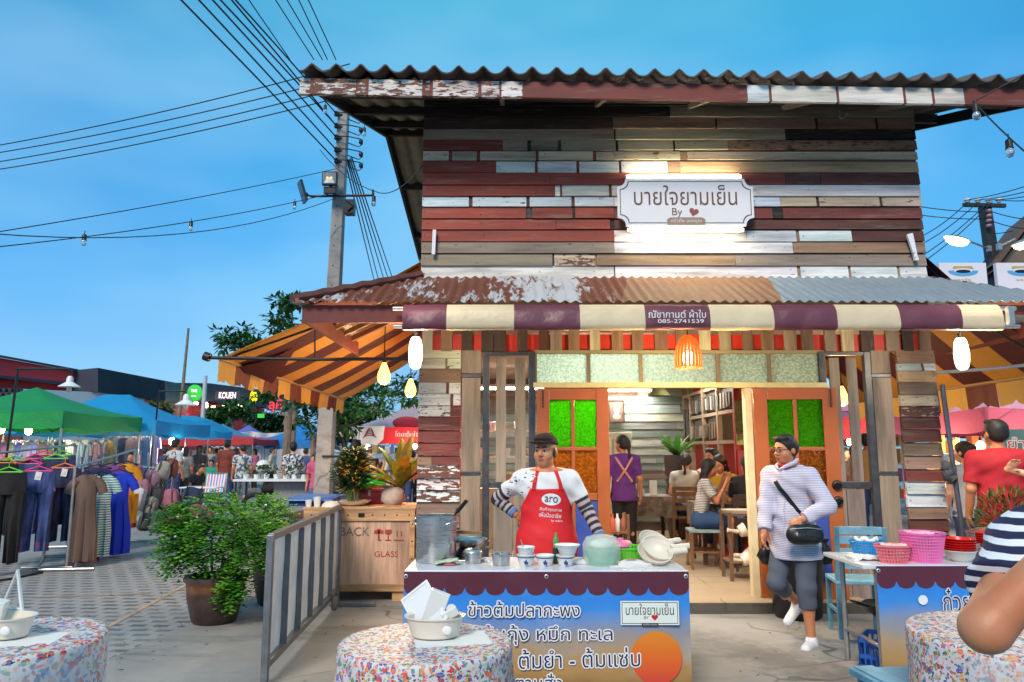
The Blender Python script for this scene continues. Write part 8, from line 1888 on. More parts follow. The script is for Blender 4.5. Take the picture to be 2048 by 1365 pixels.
for k in range(17): frond(m,(0,0,1.3),k * .92,r.uniform(.4,.62),.12,r.uniform(.45,1.25),jit((.06,.19,.03),.25,r),9,.1)
m.build('fronds',M_LEAF,t,w=0)
p = at(1459,843,9.9); t = thing('wall_calendar','green floral calendar hanging beside the red post','calendar',(3.0,9.75,p.z)); m = MB().box((0,0,.05),(.20,.012,.42),(0,0,.5)); m.build('picture_sheet',pm('green_floral_print',(.22,.26,.10),.5,.8,18),t,w=0); m = MB().box((0,.0,-.24),(.19,.012,.14),(0,0,.5)); m.build('date_sheet',pm('olive_print',(.32,.36,.10),.5,.5,30),t,w=0)
FLD = mat_floral('dark_floral_cloth',4,22)
def dining_table(lab,x,y,w,d,rz=0,cl=None):
    t = thing('dining_table',lab,'table',(x,y,.1),rz); m = MB().box((0,0,.72),(w,d,.03)); m.build('table_top',attr_mat('chair_paint'),t,w=0)
    for sx in (-1,1):
        for sy in (-1,1): m = MB().box((sx * (w / 2 - .05),sy * (d / 2 - .05),.352),(.05,.05,.704),None,(.10,.05,.03)); m.build('leg',attr_mat('chair_paint'),t,w=0)
    m = MB().grid(lambda a,b: ((a - .5) * (w + .02),(b - .5) * (d + .02),.738),6,6)
    per = [(-1,-1),(1,-1),(1,1),(-1,1)]
    for i in range(4):
        a,b = per[i],per[(i + 1) % 4]
        def sk(u,v,a=a,b=b): x_,y_ = lerp(a[0],b[0],u),lerp(a[1],b[1],u); f = 1 + .03 * v * math.sin(u * 20 + i); return (x_ * (w / 2 + .011) * f,y_ * (d / 2 + .011) * f,.738 - .26 * v - .05 * v * abs(2 * u - 1))
        m.grid(sk,16,3)
    o = m.build('tablecloth',pm('brown_floral_cloth',(.22,.17,.12),.5,.9,14),None,60,w=0); o.location = (x,y,.1); o.rotation_euler = (0,0,rz); tag(o,'brown floral cloth on ' + lab,'tablecloth'); return t
dining_table('the far dining table with the menu stand',1.98,11.3,.75,.75); dining_table('the dining table of the three women',2.62,9.75,.55,.7)
for x,y,h,lab in ((1.78,11.1,.18,'tall white tissue holder on the far dining table'),(1.90,11.05,.10,'white cup on the far dining table'),(2.1,11.2,.22,'menu card standing on the far dining table'),(2.58,9.6,.20,'white tumbler with a straw on the women table'),(2.7,9.65,.12,'white bowl on the women table')):
    t = thing('table_item',lab,lab.split(' on ')[0].split(' standing')[0].split()[-1] if 'straw' not in lab else 'tumbler',(x,y,.84)); t.name = {'h': 'tissue_holder','c': 'cup','m': 'menu_card','t': 'tumbler','b': 'bowl'}['h' if 'tissue' in lab else lab.split()[0][0] if 'menu' in lab else 't' if 'straw' in lab else 'b' if 'bowl' in lab else 'c']
    m = MB().lathe([(.032,0),(.04,h),(.036,h),(.02,.02)],n=14) if 'card' not in lab and 'holder' not in lab else m.box((0,0,h / 2),(.1,.05,h)); m.build('body',CER,t,50,w=0)
WDC = (.20,.095,.04)
def ichair(lab,x,y,rz,col=WDC,seat=None): return chair(lab,(x,y,.1),rz,col,seat,'wooden dining chairs','slat')
ichair('wooden chair with pale blue seat under the girl in stripes',2.33,9.25,R(-95),WDC,(.28,.40,.42)); ichair('wooden chair under the woman in the grey white shirt',2.52,11.05,R(175)); ichair('empty wooden chair by the far dining table',1.62,11.5,R(-90)); ichair('dark chair under the woman in black',2.85,9.05,R(165),(.06,.035,.025)); ichair('wooden chair under the woman in yellow',2.90,10.35,R(25))
t = thing('service_trolley','small side table with a cream tray in the doorway','side table',(2.58,8.45,.1)); m = MB()
for sx in (-.2,.2):
    for sy in (-.16,.16): m.box((sx,sy,.36),(.035,.035,.72),None,(.14,.08,.05))
m.box((0,0,.2),(.42,.36,.02),None,(.2,.12,.07)); m.box((0,0,.70),(.42,.36,.02),None,(.2,.12,.07)); m.build('wooden_frame',attr_mat('chair_paint'),t,w=0)
t = thing('serving_tray','cream oval tray with a steel cup on the side table','tray',(2.56,8.4,.82)); m = MB().lathe([(.0,0),(.2,0),(.235,.03),(.24,.03),(.205,-.006),(0,-.006)],n=28,sy=.65); m.build('tray_body',PLW,t,50,w=0); m = MB().box((-.02,.0,.008),(.2,.1,.004)); m.build('tray_mat',pm('brown_mat',(.12,.08,.05),.6),t,w=0)
t = thing('cup','steel cup standing on the cream tray','cup',(2.70,8.36,.822)); m = MB().lathe([(.035,0),(.042,.12),(.039,.12),(.03,.01)],n=16); m.build('cup_body',STL,t,50,w=0)
for k,(x,y,z) in enumerate(((2.50,8.32,.31),(2.56,8.36,.35),(2.48,8.3,.62))):
    t = thing('scoop',['cream scoop lying low on the side table shelf','second cream scoop piled on the side table shelf','cream scoop hanging under the side table top'][k],'scoop',(x,y,z)); m = MB().lathe([(0,0),(.06,.0),(.08,.07),(.07,.07)],n=18,M=Matrix.Rotation(1.2,4,'Y')); m.tube([(0,0,0),(-.13,-.02,.02)],.022,8); m.build('scoop_bowl',PLW,t,50,w=0)
# kitchen glimpsed between the slats
t = thing('kitchen_counter','white kitchen counter and shelf with pots seen between the slats','counter',(-.1,11.4,.1)); m = MB().box((0,0,.42),(1.7,.6,.84)); m.build('counter_front',pm('cream_cabinet',0),t,w=0); m = MB().box((0,.25,1.7),(1.7,.25,.03)); m.box((0,.25,1.3),(1.7,.25,.03)); m.build('shelf',M_SIGNW,t,w=0); m = MB()
for k in range(9): m.lathe([(.05,0),(.07,.12),(0,.13)],(-.75 + k * .19,.2,1.315 + .4 * (k % 2)),12)
m.build('crockery',CER,t,50,w=0)
t = thing('tub','beige plastic tub on the kitchen counter','tub',(0.0,11.2,.94)); m = MB().lathe([(.16,0),(.2,.22),(.19,.22),(.14,.02)],n=20); m.build('tub_body',pm('beige_plastic',(.45,.32,.18),.5),t,50,w=0)
t = thing('condiment_shelf','low wooden rack of bottles behind the cook door','rack',(1.12,8.5,.1)); m = MB().box((0,0,.5),(.35,.3,.02),None,WDC); m.box((0,0,.2),(.35,.3,.02),None,WDC)
for sx in (-.16,.16):
    for sy in (-.13,.13): m.box((sx,sy,.35),(.03,.03,.7),None,WDC)
m.build('wooden_frame',attr_mat('chair_paint'),t,w=0); m = MB()
for k,c in enumerate(((.7,.65,.5),(.1,.5,.08),(.6,.1,.05),(.7,.7,.7),(.3,.1,.05))): m.lathe([(.028,0),(.03,.12),(.012,.15),(.014,.19),(0,.19)],(-.12 + k * .06,-.05 + .04 * (k % 2),.51),12,c)
m.build('bottle_row',M_GOODS,t,50,w=0)

# ------------------------------------------------------------------ people
def solid(nm,c,r=.85): return pm('cloth_' + nm,c,r,.16,7,.22,90)
def stripes_z(nm,a,b,scale,distort=.4,thr=.5):
    g = G('cloth_' + nm); w = g.n("TexWave",wave_type='BANDS',bands_direction='Z'); w.inputs['Scale'].default_value = scale; w.inputs['Distortion'].default_value = distort; w.inputs['Detail Scale'].default_value = 1.5; g.l(g.coord(),w.inputs[0]); g.base(g.mix(g.ramp(w.outputs[0],[(thr - .06,0),(thr + .06,1)]),a,b)); g.p.inputs['Roughness'].default_value = .85; g.bump(g.noise(g.coord(),60,3),.2,.006); return g.m
def blotch(nm,a,b,scale,thr=.5):
    g = G('cloth_' + nm); n = g.noise(g.coord(),scale,3,.6); g.base(g.mix(g.ramp(n,[(thr - .03,0),(thr + .03,1)]),a,b)); g.p.inputs['Roughness'].default_value = .85; return g.m
WHITEC,BLACKC = solid('white',(.72,.72,.74)),solid('black',(.014,.013,.016))
JEAN = denim('person_denim',(.03,.05,.14)); KHAKI = solid('khaki_brown',(.13,.10,.075)); GREYB = solid('grey_blue',(.12,.15,.20)); SNEAK = solid('sneaker_white',(.74,.74,.78),.5); SANDAL = solid('dark_shoe',(.03,.025,.025),.5)
# -- the cook
def cook_shirt():
    g = G('cloth_cook_tee'); v = g.coord(); vo = g.n("TexVoronoi",feature='F1'); vo.inputs['Scale'].default_value = 30; g.l(g.coord((1,1,2.0)),vo.inputs[0]); sp = g.n("SeparateColor"); g.l(vo.outputs['Color'],sp.inputs[0]); tc = g.n("TexCoord"); sx = g.n("SeparateXYZ"); g.l(tc.outputs['Object'],sx.inputs[0])
    n2 = g.noise(v,26,3,.7); d = g.math('ADD',vo.outputs['Distance'],g.math('MULTIPLY',g.math('SUBTRACT',n2,.5),.9)); side = g.math('LESS_THAN',sx.outputs[0],-.085)
    msk = g.math('MULTIPLY',g.math('MULTIPLY',g.math('LESS_THAN',d,.30),g.math('GREATER_THAN',sp.outputs[1],.25)),side); g.base(g.mix(msk,(.74,.74,.75),g.ramp(sp.outputs[0],[(0,(.03,.04,.12)),(.45,(.05,.05,.07)),(.75,(.42,.10,.09))],'CONSTANT'))); g.p.inputs['Roughness'].default_value = .85; g.bump(g.noise(v,9,3),.25,.02); return g.m
ck = person('cook in a brown cap and red apron with a hand on the hip',(.262,5.74,.004),0,1.565,'a',.006,build=1.24,waist=1.06,head=(-.42,.02),hs=1.07,
    la=((.13,-.02,-.245),(.225,-.16,-.46)),ra=((-.20,.13,-.165),(-.055,.06,-.285)),lh=dict(d=(.05,-.9,-.15),n=(0,-.1,-1),curl=.2),rh=dict(d=(.75,.25,-.35),n=(.3,.6,-.5),curl=.8,s=-1),
    top=dict(mat=cook_shirt(),sleeve=.62,hem=-.06,flare=None,wr=.006,off=.016,name='shirt'),bottom=dict(mat=BLACKC,len=1.95),hair='cap',extra=dict(look=-.9),shoes=SANDAL)
root,k = ck['root'],ck['k']; ks = ck['ks']
CAPM = pm('dark_brown_cap',(.035,.017,.014),.9,.2,20,.3,120)
T_,R3 = ck['T'],ck['R3']
cp = [blob(T_((0,.012,.060)),np.array((.092,.108,.078)) * ks,.02,R3,clip=(T_((0,0,.055)),R3 @ np.array((0,-.10,-1.0)))),blob(T_((0,-.03,.10)),np.array((.075,.08,.035)) * ks,.02,R3)]
V,Q = sdf_mesh(cp,.006,0,.001); cap_o = mesh_np('cap',V,Q,CAPM,root)
V,Q = sdf_mesh([blob(T_((0,-.105,.068)),np.array((.080,.060,.010)) * ks,.01,R3 @ np.array([[1,0,0],[0,math.cos(.12),math.sin(.12)],[0,-math.sin(.12),math.cos(.12)]]))],.005); mesh_np('cap_brim',V,Q,CAPM,cap_o)
# striped arm sleeves
SLV = attr_mat('striped_sleeve_knit',.85,.1,9,.15,90)
for nm in 'lr':
    s_,e,w = ck['arms'][nm]; q1 = [x for x in ck['P'] if x['tag'] == 'uarm_' + nm][0]; q2 = [x for x in ck['P'] if x['tag'] == 'farm_' + nm][0]
    a0 = lerp(s_,e,.66 if nm == 'r' else .6); pr = [cone(a0,e,lerp(q1['ra'],q1['rb'],.6),q1['rb'],.02,clip=(a0,unit(s_ - e))),cone(e,w,q2['ra'],q2['rb'] * 1.05,.02,clip=(w,unit(w - e)))]
    V,Q = sdf_mesh(pr,.006,.009,.001); L1,L2 = np.linalg.norm(e - a0),np.linalg.norm(w - e); d1,d2 = unit(e - a0),unit(w - e)
    t1 = (V - a0) @ d1; t2 = (V - e) @ d2; 
    r1 = np.linalg.norm(V - a0 - np.clip(t1,0,L1)[:,None] * d1,axis=1); r2 = np.linalg.norm(V - e - np.clip(t2,0,L2)[:,None] * d2,axis=1)
    s = np.where(r1 < r2,np.clip(t1,0,L1),L1 + np.clip(t2,0,L2)) / (L1 + L2); u_ = np.floor(s * 13).astype(int)
    cc = np.where((u_ % 2 == 0)[:,None],np.array((.022,.017,.035)),np.array((.44,.37,.36))); cc = np.where((s > .87)[:,None],np.array((.10,.18,.42)),cc)
    mesh_np('arm_sleeve',V,Q,SLV,root,cc)
# apron: a curved front shell with a bib, neck straps and print
APR = solid('apron_red',(.70,.010,.016),.7); hipv,upv,fwv,neckv,bb = ck['hip'],ck['up'],ck['fw'],ck['neck'],ck['b']
ap = [dict(x) for x in ck['P'] if x['tag'] in ('torso','hips')] + [cone(hipv,hipv - np.array((0,.02,.42)),.16 * k * bb,.19 * k * bb,.05,.8)]
ap = [x for x in ap if not (x['tag'] == 'torso' and x['fl'] is None)]
bz = 1.235; V,Q = sdf_mesh(ap,.0065,.029,.0018,[((0,.03,0),(0,1,0)),((0,0,bz),(0,-.2,1)),((.115,0,bz),(.90,0,.43)),((-.115,0,bz),(-.90,0,.43)),((0,0,.46),(0,0,-1))]); apo = mesh_np('apron',V,Q,APR,root)
from mathutils.bvhtree import BVHTree
bvh = BVHTree.FromPolygons([Vector(p) for p in V],[tuple(int(i) for i in q) for q in Q])
def on_front(x,z,off=.003):
    h = bvh.ray_cast(Vector((x,-1,z)),Vector((0,1,0))); return Vector((x,(h[0].y if h[0] else -.2) - off,z))
def project(mb,off=.003): mb.v = [tuple(on_front(p[0],p[2],off + (-p[1] - 1) * 1.0)) for p in mb.v]
m = MB()
so = [c for c in root.children if c.name.startswith('shirt')][0].data; bv2 = BVHTree.FromPolygons([v.co.copy() for v in so.vertices],[tuple(p.vertices) for p in so.polygons])
for sd in (-1,1):
    m = MB(); P = [on_front(sd * .102,bz - .03,.006)]
    for q in range(1,7):
        x,z = sd * lerp(.102,.066,q / 6),lerp(bz,neckv[2] + .005,q / 6); h = bv2.ray_cast(Vector((x,-1,z)),Vector((0,1,0))); P.append(Vector((x,min(h[0].y if h[0] else -.05,.02) - .006 - (.016,.006,0,0,0,0)[q - 1],z)))
    P += [Vector((sd * .066,.0,neckv[2] + .03)),Vector((sd * .04,.07,neckv[2] + .03))]
    for q in range(len(P) - 1): m.beam(P[q],P[q + 1],.026,.008)
    m.build('apron_strap',APR,apo,60,w=0)
m = MB(); M0 = lambda x,z: front((x,-1,z)); xc = .03
m.lathe([(0,0),(.02,0),(.04,0),(.06,0),(.072,0)],n=32,M=M0(xc,1.135) @ Matrix.Rotation(R(-4),4,'Z') @ Matrix.Diagonal((1,.60,1,1))); lettering(m,'สินค้าคุณภาพ',M0(xc - .005,1.06) @ Matrix.Rotation(R(-5),4,'Z'),width=.165,height=.034); lettering(m,'เพื่อมืออาชีพ',M0(xc - .008,1.022) @ Matrix.Rotation(R(-5),4,'Z'),width=.165,height=.036); lettering(m,'by makro',M0(xc + .04,.978) @ Matrix.Rotation(R(-3),4,'Z'),width=.085); project(m); m.build('apron_print',pm('white_print',0),apo,w=0)
m = MB(); lettering(m,'aro',M0(xc,1.134) @ Matrix.Rotation(R(-4),4,'Z'),width=.098,height=.042); project(m,.0055); m.build('logo_lettering',pm('black_print',(.015,.015,.02),.5),apo,w=0)
# -- the passer-by
SHW = stripes_z('lavender_stripe',(.66,.63,.74),(.30,.29,.42),24,.5,.62)
wk = person('passer-by with glasses in a striped shirt and grey cropped trousers',(2.27,6.12,.004),R(-48),1.58,'a',.007,build=1.02,waist=.88,lean=.06,head=(-.32,.10),hair='short',
    la=dict(to=(2.24,5.84,.975),hint=(.9,.5,-.4)),ra=dict(to=(1.96,5.98,.72),hint=(-.6,.6,-.2)),lh=dict(d=(-.75,-.4,-.35),n=(-.2,.5,-.6),curl=.75,s=1),rh=dict(curl=.4),
    ll=((.03,-.07,-.42),(.03,-.03,-.83)),rl=((-.02,-.14,-.39),(-.03,.22,-.60),(-.2,-.75,-.65)),top=dict(mat=SHW,sleeve=1.93,hem=-.20,off=.026,flare=.05,wr=.005),bottom=dict(mat=solid('slate_blue',(.085,.105,.15)),len=1.38,off=.018),shoes=SNEAK)
wso = [c for c in wk['root'].children if c.name.startswith('shirt')][0].data; bv3 = BVHTree.FromPolygons([v.co.copy() for v in wso.vertices],[tuple(p.vertices) for p in wso.polygons])
def on_w(x,q):
    z = wk['hip'][2] + q * wk['k']; h = bv3.ray_cast(Vector((x,-1,z)),Vector((0,1,0))); return (x,(h[0].y if h[0] else -.12) - .002,z)
M4 = wk['M4']; m = MB(); s = wk['ks']
for sd in (-1,1):
    m.tube([M4((sd * .031 + .022 * math.cos(a),-.104,.008 + .015 * math.sin(a))).translation for a in [i * math.pi / 8 for i in range(17)]],.0022,5); m.tube([M4((sd * .053,-.102,.012)).translation,M4((sd * .08,-.02,.014)).translation,M4((sd * .08,.03,.006)).translation],.0022,5)
m.tube([M4((-.009,-.106,.010)).translation,M4((.009,-.106,.010)).translation],.002,5); m.build('glasses',M_BLKPIPE,wk['root'],60,w=0)
m = MB(); lb = to_local(wk['root'],(2.20,5.82,.93)); nk = wk['neck']; P = [Vector((-.10,.06,nk[2] - .05)),Vector((-.105,-.0,nk[2] - .012))]
for q in range(1,8):
    t_ = q / 7; x,z = lerp(-.10,lb.x,t_),lerp(nk[2] - .06,lb.z,t_); h = bv3.ray_cast(Vector((x,-1,z)),Vector((0,1,0))); P.append(Vector((x,(h[0].y if h[0] else -.1) - .006,z)))
for a,b in zip(P,P[1:]): m.beam(a,b,.034,.007,up=(0,1,0))
m.build('bag_strap',M_BLKPIPE,wk['root'],60,w=0)
pw_ = Vector((2.235,5.80,.875)); t = thing('sling_bag','black sling bag held at the waist by the passer-by','bag',pw_); V,Q = sdf_mesh([cone((-.07,0,-.01),(.07,0,-.01),.075,.075,.02,.5),cone((-.055,-.03,-.03),(.055,-.03,-.03),.04,.04,.02,.6)],.008); mesh_np('pouch',V,Q,pm('black_leather',(.010,.010,.012),.35,.2,20,.3),t); m = MB().tube([(-.12,-.02,.03),(0,-.055,.045),(.12,-.02,.03)],.004,5); m.build('zip',M_GALV,t,60,w=0)
m = MB().tube([M4((x,y,-.115 - abs(x) * .1)).translation for x,y in ((-.06,-.0),(-.05,-.05),(0,-.075),(.05,-.05),(.06,0))],.012,6); wc = MB(); wc.tube([M4((x,y,z)).translation for x,y,z in ((-.01,-.10,-.150),(-.055,-.07,-.125),(-.078,-.0,-.105),(-.05,.06,-.09),(0,.075,-.085),(.05,.06,-.09),(.078,0,-.105),(.055,-.07,-.125),(.01,-.10,-.150))],[.008,.016,.018,.018,.018,.018,.018,.016,.008],7); wc.tube([Vector(on_w(0,q)) for q in (.44,.3,.15,.0)],.006,5); wc.build('shirt_collar',SHW,wk['root'],60,w=0); m.build('red_collar',solid('scarlet',(.55,.02,.02)),wk['root'],60,w=0)
# -- the striped sleeve at the frame edge
NST = stripes_z('navy_white_stripe',(.012,.014,.06),(.74,.74,.78),13,.9,.60)
person('person in a navy and white striped top raising a bare bent elbow',(1.30,1.62,0),R(0),1.585,'b',.007,build=1.3,head=(0,0),ra=((-.235,-.19,-.125),(-.02,-.27,.12)),rh=dict(curl=.6),top=dict(mat=NST,sleeve=.62,hem=-.12,off=.024,wr=.004),bottom=dict(mat=JEAN,len=1.9),hair='short',face=False)
# -- people by the pink stalls
person('man in a crimson polo shirt seen from behind by the pink tent',(4.55,7.0,0),R(160),1.74,'a',.009,build=1.18,head=(.35,0),top=dict(mat=solid('crimson',(.42,.012,.025)),sleeve=.8,hem=-.1,off=.022),bottom=dict(mat=KHAKI,len=1.2,off=.02),hair='short',face=False,shoes=SANDAL)
person('woman with a hair clip in a pale grey top beside the crimson polo shirt',(5.05,8.35,0),R(172),1.55,'c',.009,build=.95,head=(.7,0),top=dict(mat=solid('pale_grey',(.52,.50,.52)),sleeve=.55,hem=-.05),bottom=dict(mat=JEAN,len=1.9),hair='bun',hairmat=HAIRB,face=False)
person('companion whose hand rests on the back of the crimson polo shirt',(4.98,6.35,0),R(150),1.62,'c',.008,build=.95,head=(0,0),la=dict(to=(4.42,6.70,1.33),hint=(.4,-.2,-.8)),lh=dict(d=(-.5,.5,.55),n=(-.2,.8,.1),curl=.15),top=dict(mat=solid('salmon',(.55,.25,.2)),sleeve=.5),bottom=dict(mat=BLACKC,len=1.9),hair='long',face=False)
# -- diners and the waitress
FLR = .1; SEAT = .56
def pc(c,r=.85): return solid('%02x%02x%02x' % tuple(int(min(1,x) ** .45 * 255) for x in c),c,r)
wt = person('waitress in a purple shirt with pink crossed apron straps seen from behind',(1.50,10.1,FLR),R(178),1.56,'b',.012,build=1.0,head=(.75,0),top=dict(mat=pc((.12,.025,.20)),sleeve=.8,hem=-.1),bottom=dict(mat=BLACKC,len=1.95),hair='pony',shoes=SANDAL)
m = MB(); z0 = wt['hip'][2]
for sd in (-1,1): m.tube([(sd * .12,.02,z0 + .49),(sd * .10,.10,z0 + .46),(sd * .02,.125,z0 + .33),(-sd * .10,.125,z0 + .16)],.016,6)
m.build('apron_strap',pc((.6,.25,.2)),wt['root'],60,w=0)
person('woman in a grey white shirt and ponytail seated facing away',(2.57,11.1,SEAT),R(176),1.58,'c',.012,pose='sit',head=(-.3,.05),top=dict(mat=pc((.5,.5,.47)),sleeve=.5,hem=.0),bottom=dict(mat=JEAN,len=1.9),hair='pony',la=((.05,-.1,-.25),(.0,-.32,-.2)),ra=((-.05,-.1,-.25),(.0,-.32,-.2)))
person('girl in a white striped tee and denim skirt eating at the table',(2.30,9.3,SEAT),R(78),1.5,'b',.011,pose='sit',build=.86,lean=.2,head=(.1,.15),top=dict(mat=stripes_z('black_white_tee',(.68,.68,.66),(.03,.03,.04),16,.2,.7),sleeve=.7,hem=.05),bottom=dict(mat=pc((.03,.075,.19)),len=.85,skirt=True),hair='long',la=((.04,-.12,-.22),(-.02,-.24,.03)),ra=((-.04,-.14,-.22),(.02,-.27,.02)),shoes=solid('red_shoe',(.5,.03,.03)))
person('woman in a bright yellow top looking down at her plate',(2.86,10.2,SEAT),R(-28),1.58,'c',.010,pose='sit',lean=.22,head=(-.25,.35),top=dict(mat=pc((.62,.36,.02)),sleeve=.6,hem=.0),bottom=dict(mat=JEAN,len=1.9),hair='bob',hairmat=HAIRB,la=((.08,-.12,-.22),(-.04,-.3,-.16)),ra=((-.08,-.12,-.22),(.02,-.3,-.16)))
person('man with short black hair seated behind the woman in yellow',(2.93,10.95,SEAT),R(-40),1.7,'b',.011,pose='sit',head=(-.3,0),top=dict(mat=blotch('floral_tan',(.45,.25,.12),(.6,.5,.4),16),sleeve=.7),bottom=dict(mat=KHAKI,len=1.4),hair='short')
person('woman in a black top with loose dark hair seated with her back to the doorway',(2.88,9.1,SEAT),R(172),1.56,'b',.011,pose='sit',lean=.1,head=(.35,.1),top=dict(mat=BLACKC,sleeve=.75,hem=.0),bottom=dict(mat=JEAN,len=1.9),hair='bob',la=((.06,-.12,-.24),(.0,-.34,-.16)),ra=((-.08,-.08,-.25),(-.02,-.3,-.2)))
# -- shoppers
def shopper(lab,u,vtop,Y,top,bottom,rz=0,hair='short',skin='a',cell=.018,blen=1.95,sl=.7,H=None,**k):
    z = at(u,vtop,Y).z; x = at(u,vtop,Y).x; H = H or z / 1.005
    return person(lab,(x,Y,z - H * 1.005),rz,H,skin,cell,build=k.pop('build',1.0),top=dict(mat=top if not isinstance(top,tuple) else pc(top),sleeve=sl,hem=k.pop('hem',-.05)),bottom=dict(mat=bottom if not isinstance(bottom,tuple) else pc(bottom),len=blen),hair=hair,face=False,**k)
FLW = blotch('grey_navy_camo',(.50,.52,.55),(.07,.09,.14),14); FLW2 = blotch('white_navy_leaf',(.62,.62,.64),(.03,.035,.07),20)
MS = 'shoppers in the market lot'
shopper('shopper in a rust brown tee seen from behind near the tarpaulin wall',455,883,20,(.19,.035,.025),JEAN,R(170),sl=.85,build=1.1)
shopper('shopper in a grey and navy camouflage tee looking down',487,892,19,FLW,GREYB,R(200),blen=1.1,head=(.5,.5))
shopper('shopper in a white and navy leaf shirt with brown shorts by the plant stall',587,888,16.5,FLW2,KHAKI,R(165),blen=.9,head=(.5,.0),skin='c',ra=((-.05,-.1,-.26),(.02,-.3,-.25)))
shopper('tall shopper in a pale grey tee under the blue parasol',351,882,18.5,(.48,.52,.58),JEAN,R(150),build=1.15,la=((.1,-.2,-.18),(.2,-.4,-.05)))
shopper('woman with light brown hair behind the tall shopper',372,897,20,(.25,.25,.24),BLACKC,R(170),'bob',hairmat=HAIRB)
shopper('woman in black with long hair near the red edged tent',400,894,22,(.02,.02,.025),BLACKC,R(150),'long')
shopper('shopper in a red tee near the red edged tent',411,897,23,(.55,.03,.05),(.1,.05,.05),R(120))
shopper('child in a green top between the shoppers',423,922,22,(.03,.40,.25),(.1,.3,.2),R(10),H=1.25)
shopper('shopper in light blue next to the rust brown tee',442,897,23,(.15,.3,.5),JEAN,R(30))
shopper('seated stooping seller dressed in black beside the white table',386,926,17,(.02,.02,.025),BLACKC,R(60),H=1.3,lean=.5)
shopper('bag seller in a wide black hat behind the clothes rail',264,908,15.2,(.3,.12,.2),BLACKC,R(10),H=1.5)
shopper('woman in a white sun hat and pink top beside the concrete pole',638,903,15.0,(.62,.10,.2),(.12,.2,.4),R(10),'bob',blen=.7)
shopper('woman with a navy cardigan beside the concrete pole',630,912,15.6,(.03,.03,.09),(.12,.2,.4),R(-20),'bob',sl=1.9,blen=.8)
shopper('man in an amber yellow shirt seen from behind over the crate',712,884,12.6,(.72,.30,.02),(.05,.07,.12),R(176),build=1.2,cell=.014)
shopper('person in bright green seated behind the potted plant',747,922,11.5,(.03,.50,.05),BLACKC,R(160),H=1.42,cell=.014)
shopper('woman in mustard walking away under the red banner',812,905,19.5,(.52,.34,.03),JEAN,R(176),'pony')
shopper('shopper in blue under the red banner',806,902,21,(.05,.15,.55),JEAN,R(30)); shopper('shopper in orange red at the corner boards',826,905,20.3,(.7,.12,.05),BLACKC,R(170))
shopper('shopper in dark clothes beside the concrete pole shadow',686,905,17,(.05,.05,.07),BLACKC,R(170)); shopper('shopper with white sleeves half hidden by the amber shirt',680,918,15.5,(.6,.62,.66),JEAN,R(140))
for i,(u,v,Y,c,lab) in enumerate(((1386,890,17,(.10,.25,.5),'shopper in blue outside the dining room window'),(1404,892,17.6,(.08,.3,.6),'shopper in a cap and bright blue outside the window'),(1424,886,16.6,(.55,.6,.66),'shopper in a pale shirt outside the window'),(1708,896,13,(.55,.5,.45),'shopper in cream lace seen between the slats'),(1732,872,12.5,(.50,.30,.10),'shopper in mustard seen between the slats'),(1690,900,15,(.6,.05,.05),'shopper in red seen between the slats'),(1912,905,15,(.6,.58,.62),'shopper in white beyond the hair clip woman'),(2045,905,13.5,(.1,.1,.12),'shopper in black at the menu board'))):
    shopper(lab,u,v,Y,c,JEAN,R([20,-30,60,170,150,10,175,160][i]),hair=['short','short','bob','bun','short','long','pony','short'][i],cell=.018)
for i,(u,v,Y,c,lab) in enumerate(((330,899,26,(.03,.04,.1),'distant shopper in navy under the blue pop-up tent edge'),(420,896,27,(.3,.28,.26),'distant shopper in stone grey before the red edged tent'),(434,899,29,(.06,.2,.12),'distant shopper in bottle green beside the light blue one'),(472,898,27,(.02,.02,.03),'distant shopper in black between the rust tee and camouflage tee'),(510,900,29,(.45,.1,.2),'distant shopper in raspberry before the tarpaulin wall'),(545,898,27,(.5,.48,.42),'distant shopper in beige before the tarpaulin wall'),(612,899,24,(.05,.07,.2),'distant shopper in dark blue between the plant stall and concrete pole'))):
    shopper(lab,u,v,Y,c,BLACKC,R([150,20,200,170,-30,90,160][i]),hair=['short','pony','short','bob','long','short','short'][i],cell=.022)
# motorbike helmet, plant stall and stalls' tables behind the shrub
t = thing('helmet','white and black motorcycle helmet at the plant stall','helmet',at(526,934,16.2)); m = MB().ell((0,0,0),(.15,.17,.15),18,12); m.build('shell',CER,t,179,w=0); m = MB().ell((.03,-.07,-.0),(.13,.12,.07),16,8); m.build('visor',pm('black_visor',(.01,.01,.012),.15),t,179,w=0)
t = thing('motorcycle','dark parked motorcycle half hidden by the shrub','motorcycle',(at(530,980,16.2).x,16.2,0)); m = MB().tube([(-.1,0,.3),(.0,0,.75),(.1,0,1.05)],.06,8); m.ell((.25,0,.68),(.35,.13,.14),12,8); m.tube([(.1,-.3,1.05),(.1,.3,1.05)],.02,6); m.build('frame',BLACKC,t,60,w=0)
for x in (-.2,.8): m = MB().tube([(x + .27 * math.cos(a),0,.29 + .27 * math.sin(a)) for a in [i * math.pi / 10 for i in range(21)]],.05,7); m.build('wheel',pm('tyre_rubber',(.015,.015,.015),.8),t,60,w=0)
t = thing('plant_stall','grey metal stall table crowded with small green plants','stall',(at(570,980,15.4).x,15.4,0)); z = at(570,958,15.4).z; m = MB().box((0,0,z - .02),(1.9,.7,.04)); m.build('table_top',M_ENAM,t,w=0)
for sx in (-.9,.9):
    for sy in (-.3,.3): m = MB().tube([(sx,sy,0),(sx,sy,z - .04)],.018,6); m.build('leg',M_BLKPIPE,t,w=0)
m = MB().bx((-.2,-.1,.1),(.94,.3,z - .06)); m.build('metal_side',pm('corrugated_grey',(.25,.26,.28),.5,.3,20),t,w=0)
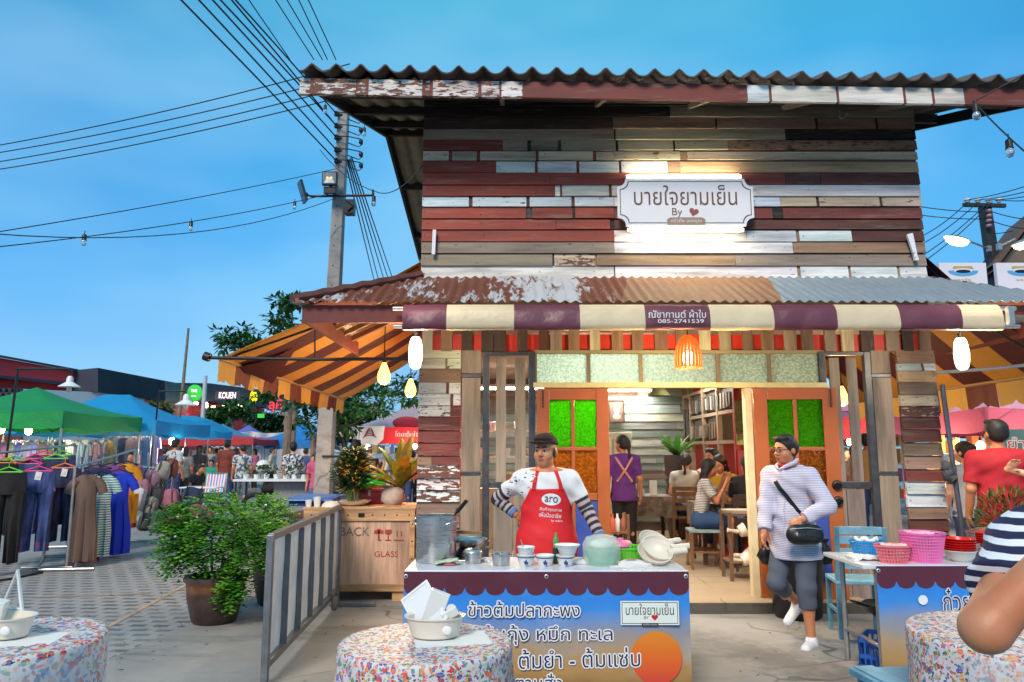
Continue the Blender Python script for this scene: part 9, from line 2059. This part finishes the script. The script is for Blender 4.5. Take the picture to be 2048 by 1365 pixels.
r = random.Random(5)
for k in range(8):
    x = -.8 + k * .2; t = thing('seedling','one of the small leafy plants crowded on the plant stall','plant',(at(570,980,15.4).x + x,15.3 + r.uniform(-.15,.2),z),0,'seedlings on the plant stall'); m = MB().lathe([(.05,0),(.065,.09),(0,.09)],n=10); m.build('pot',CER,t,50,w=0); m = MB()
    for q in range(26): v = rv(r); leaf(m,Vector((v.x * .10,v.y * .10,.16 + v.z * .08)),v + Vector((0,0,.3)),Vector((0,0,1)),.08,.04,jit(r.choice(GRN),.3,r))
    m.build('foliage',M_LEAF,t,w=0)
# shrub beside the second table on the pink side
t = thing('potted_shrub','feathery green and orange shrub behind the red bowls','plant',(4.42,6.75,0)); m = MB().lathe([(.15,0),(.2,.35),(.21,.36),(0,.34)],n=20); m.build('pot',M_JAR,t,50,w=0); m = MB(); r = random.Random(77)
for k in range(900):
    v = rv(r); q = Vector((v.x * .30,v.y * .3,.78 + v.z * .36)); leaf(m,q,v + Vector((r.uniform(-.5,.5),r.uniform(-.5,.5),r.uniform(-.2,.6))),Vector((0,0,1)),r.uniform(.06,.11),.022,jit(r.choice([(.05,.13,.02),(.08,.17,.03),(.28,.14,.03),(.03,.09,.02)]),.3,r))
m.build('foliage',M_LEAF,t,w=0)
# garment rail under the red banner tent, cable on the ground
rl_ = rail('far clothes rail under the red banner tent',at(748,918,19.5),at(800,918,19.8))
for k in range(9):
    a,b = at(750,920,19.5),at(798,920,19.8); p = lerp(a,b,k / 8); dress('one of the narrow garments on the far clothes rail',p,R(60),pc([(.7,.7,.75),(.3,.35,.6),(.35,.02,.05),(.02,.02,.03),(.6,.3,.1),(.7,.65,.6),(.2,.2,.4),(.75,.72,.7),(.1,.1,.2)][k]),'white',.95,.16,.17,'garments on the far rail',None,50 + k)
m = MB().tube([gnd(-40,1167,.015),gnd(20,1158,.015),gnd(60,1150,.015),gnd(85,1145,.015)],.014,6); tag(m.build('power_cable',M_WIRE,None,60),'black cable running over the concrete to the clothes rail foot','cable')
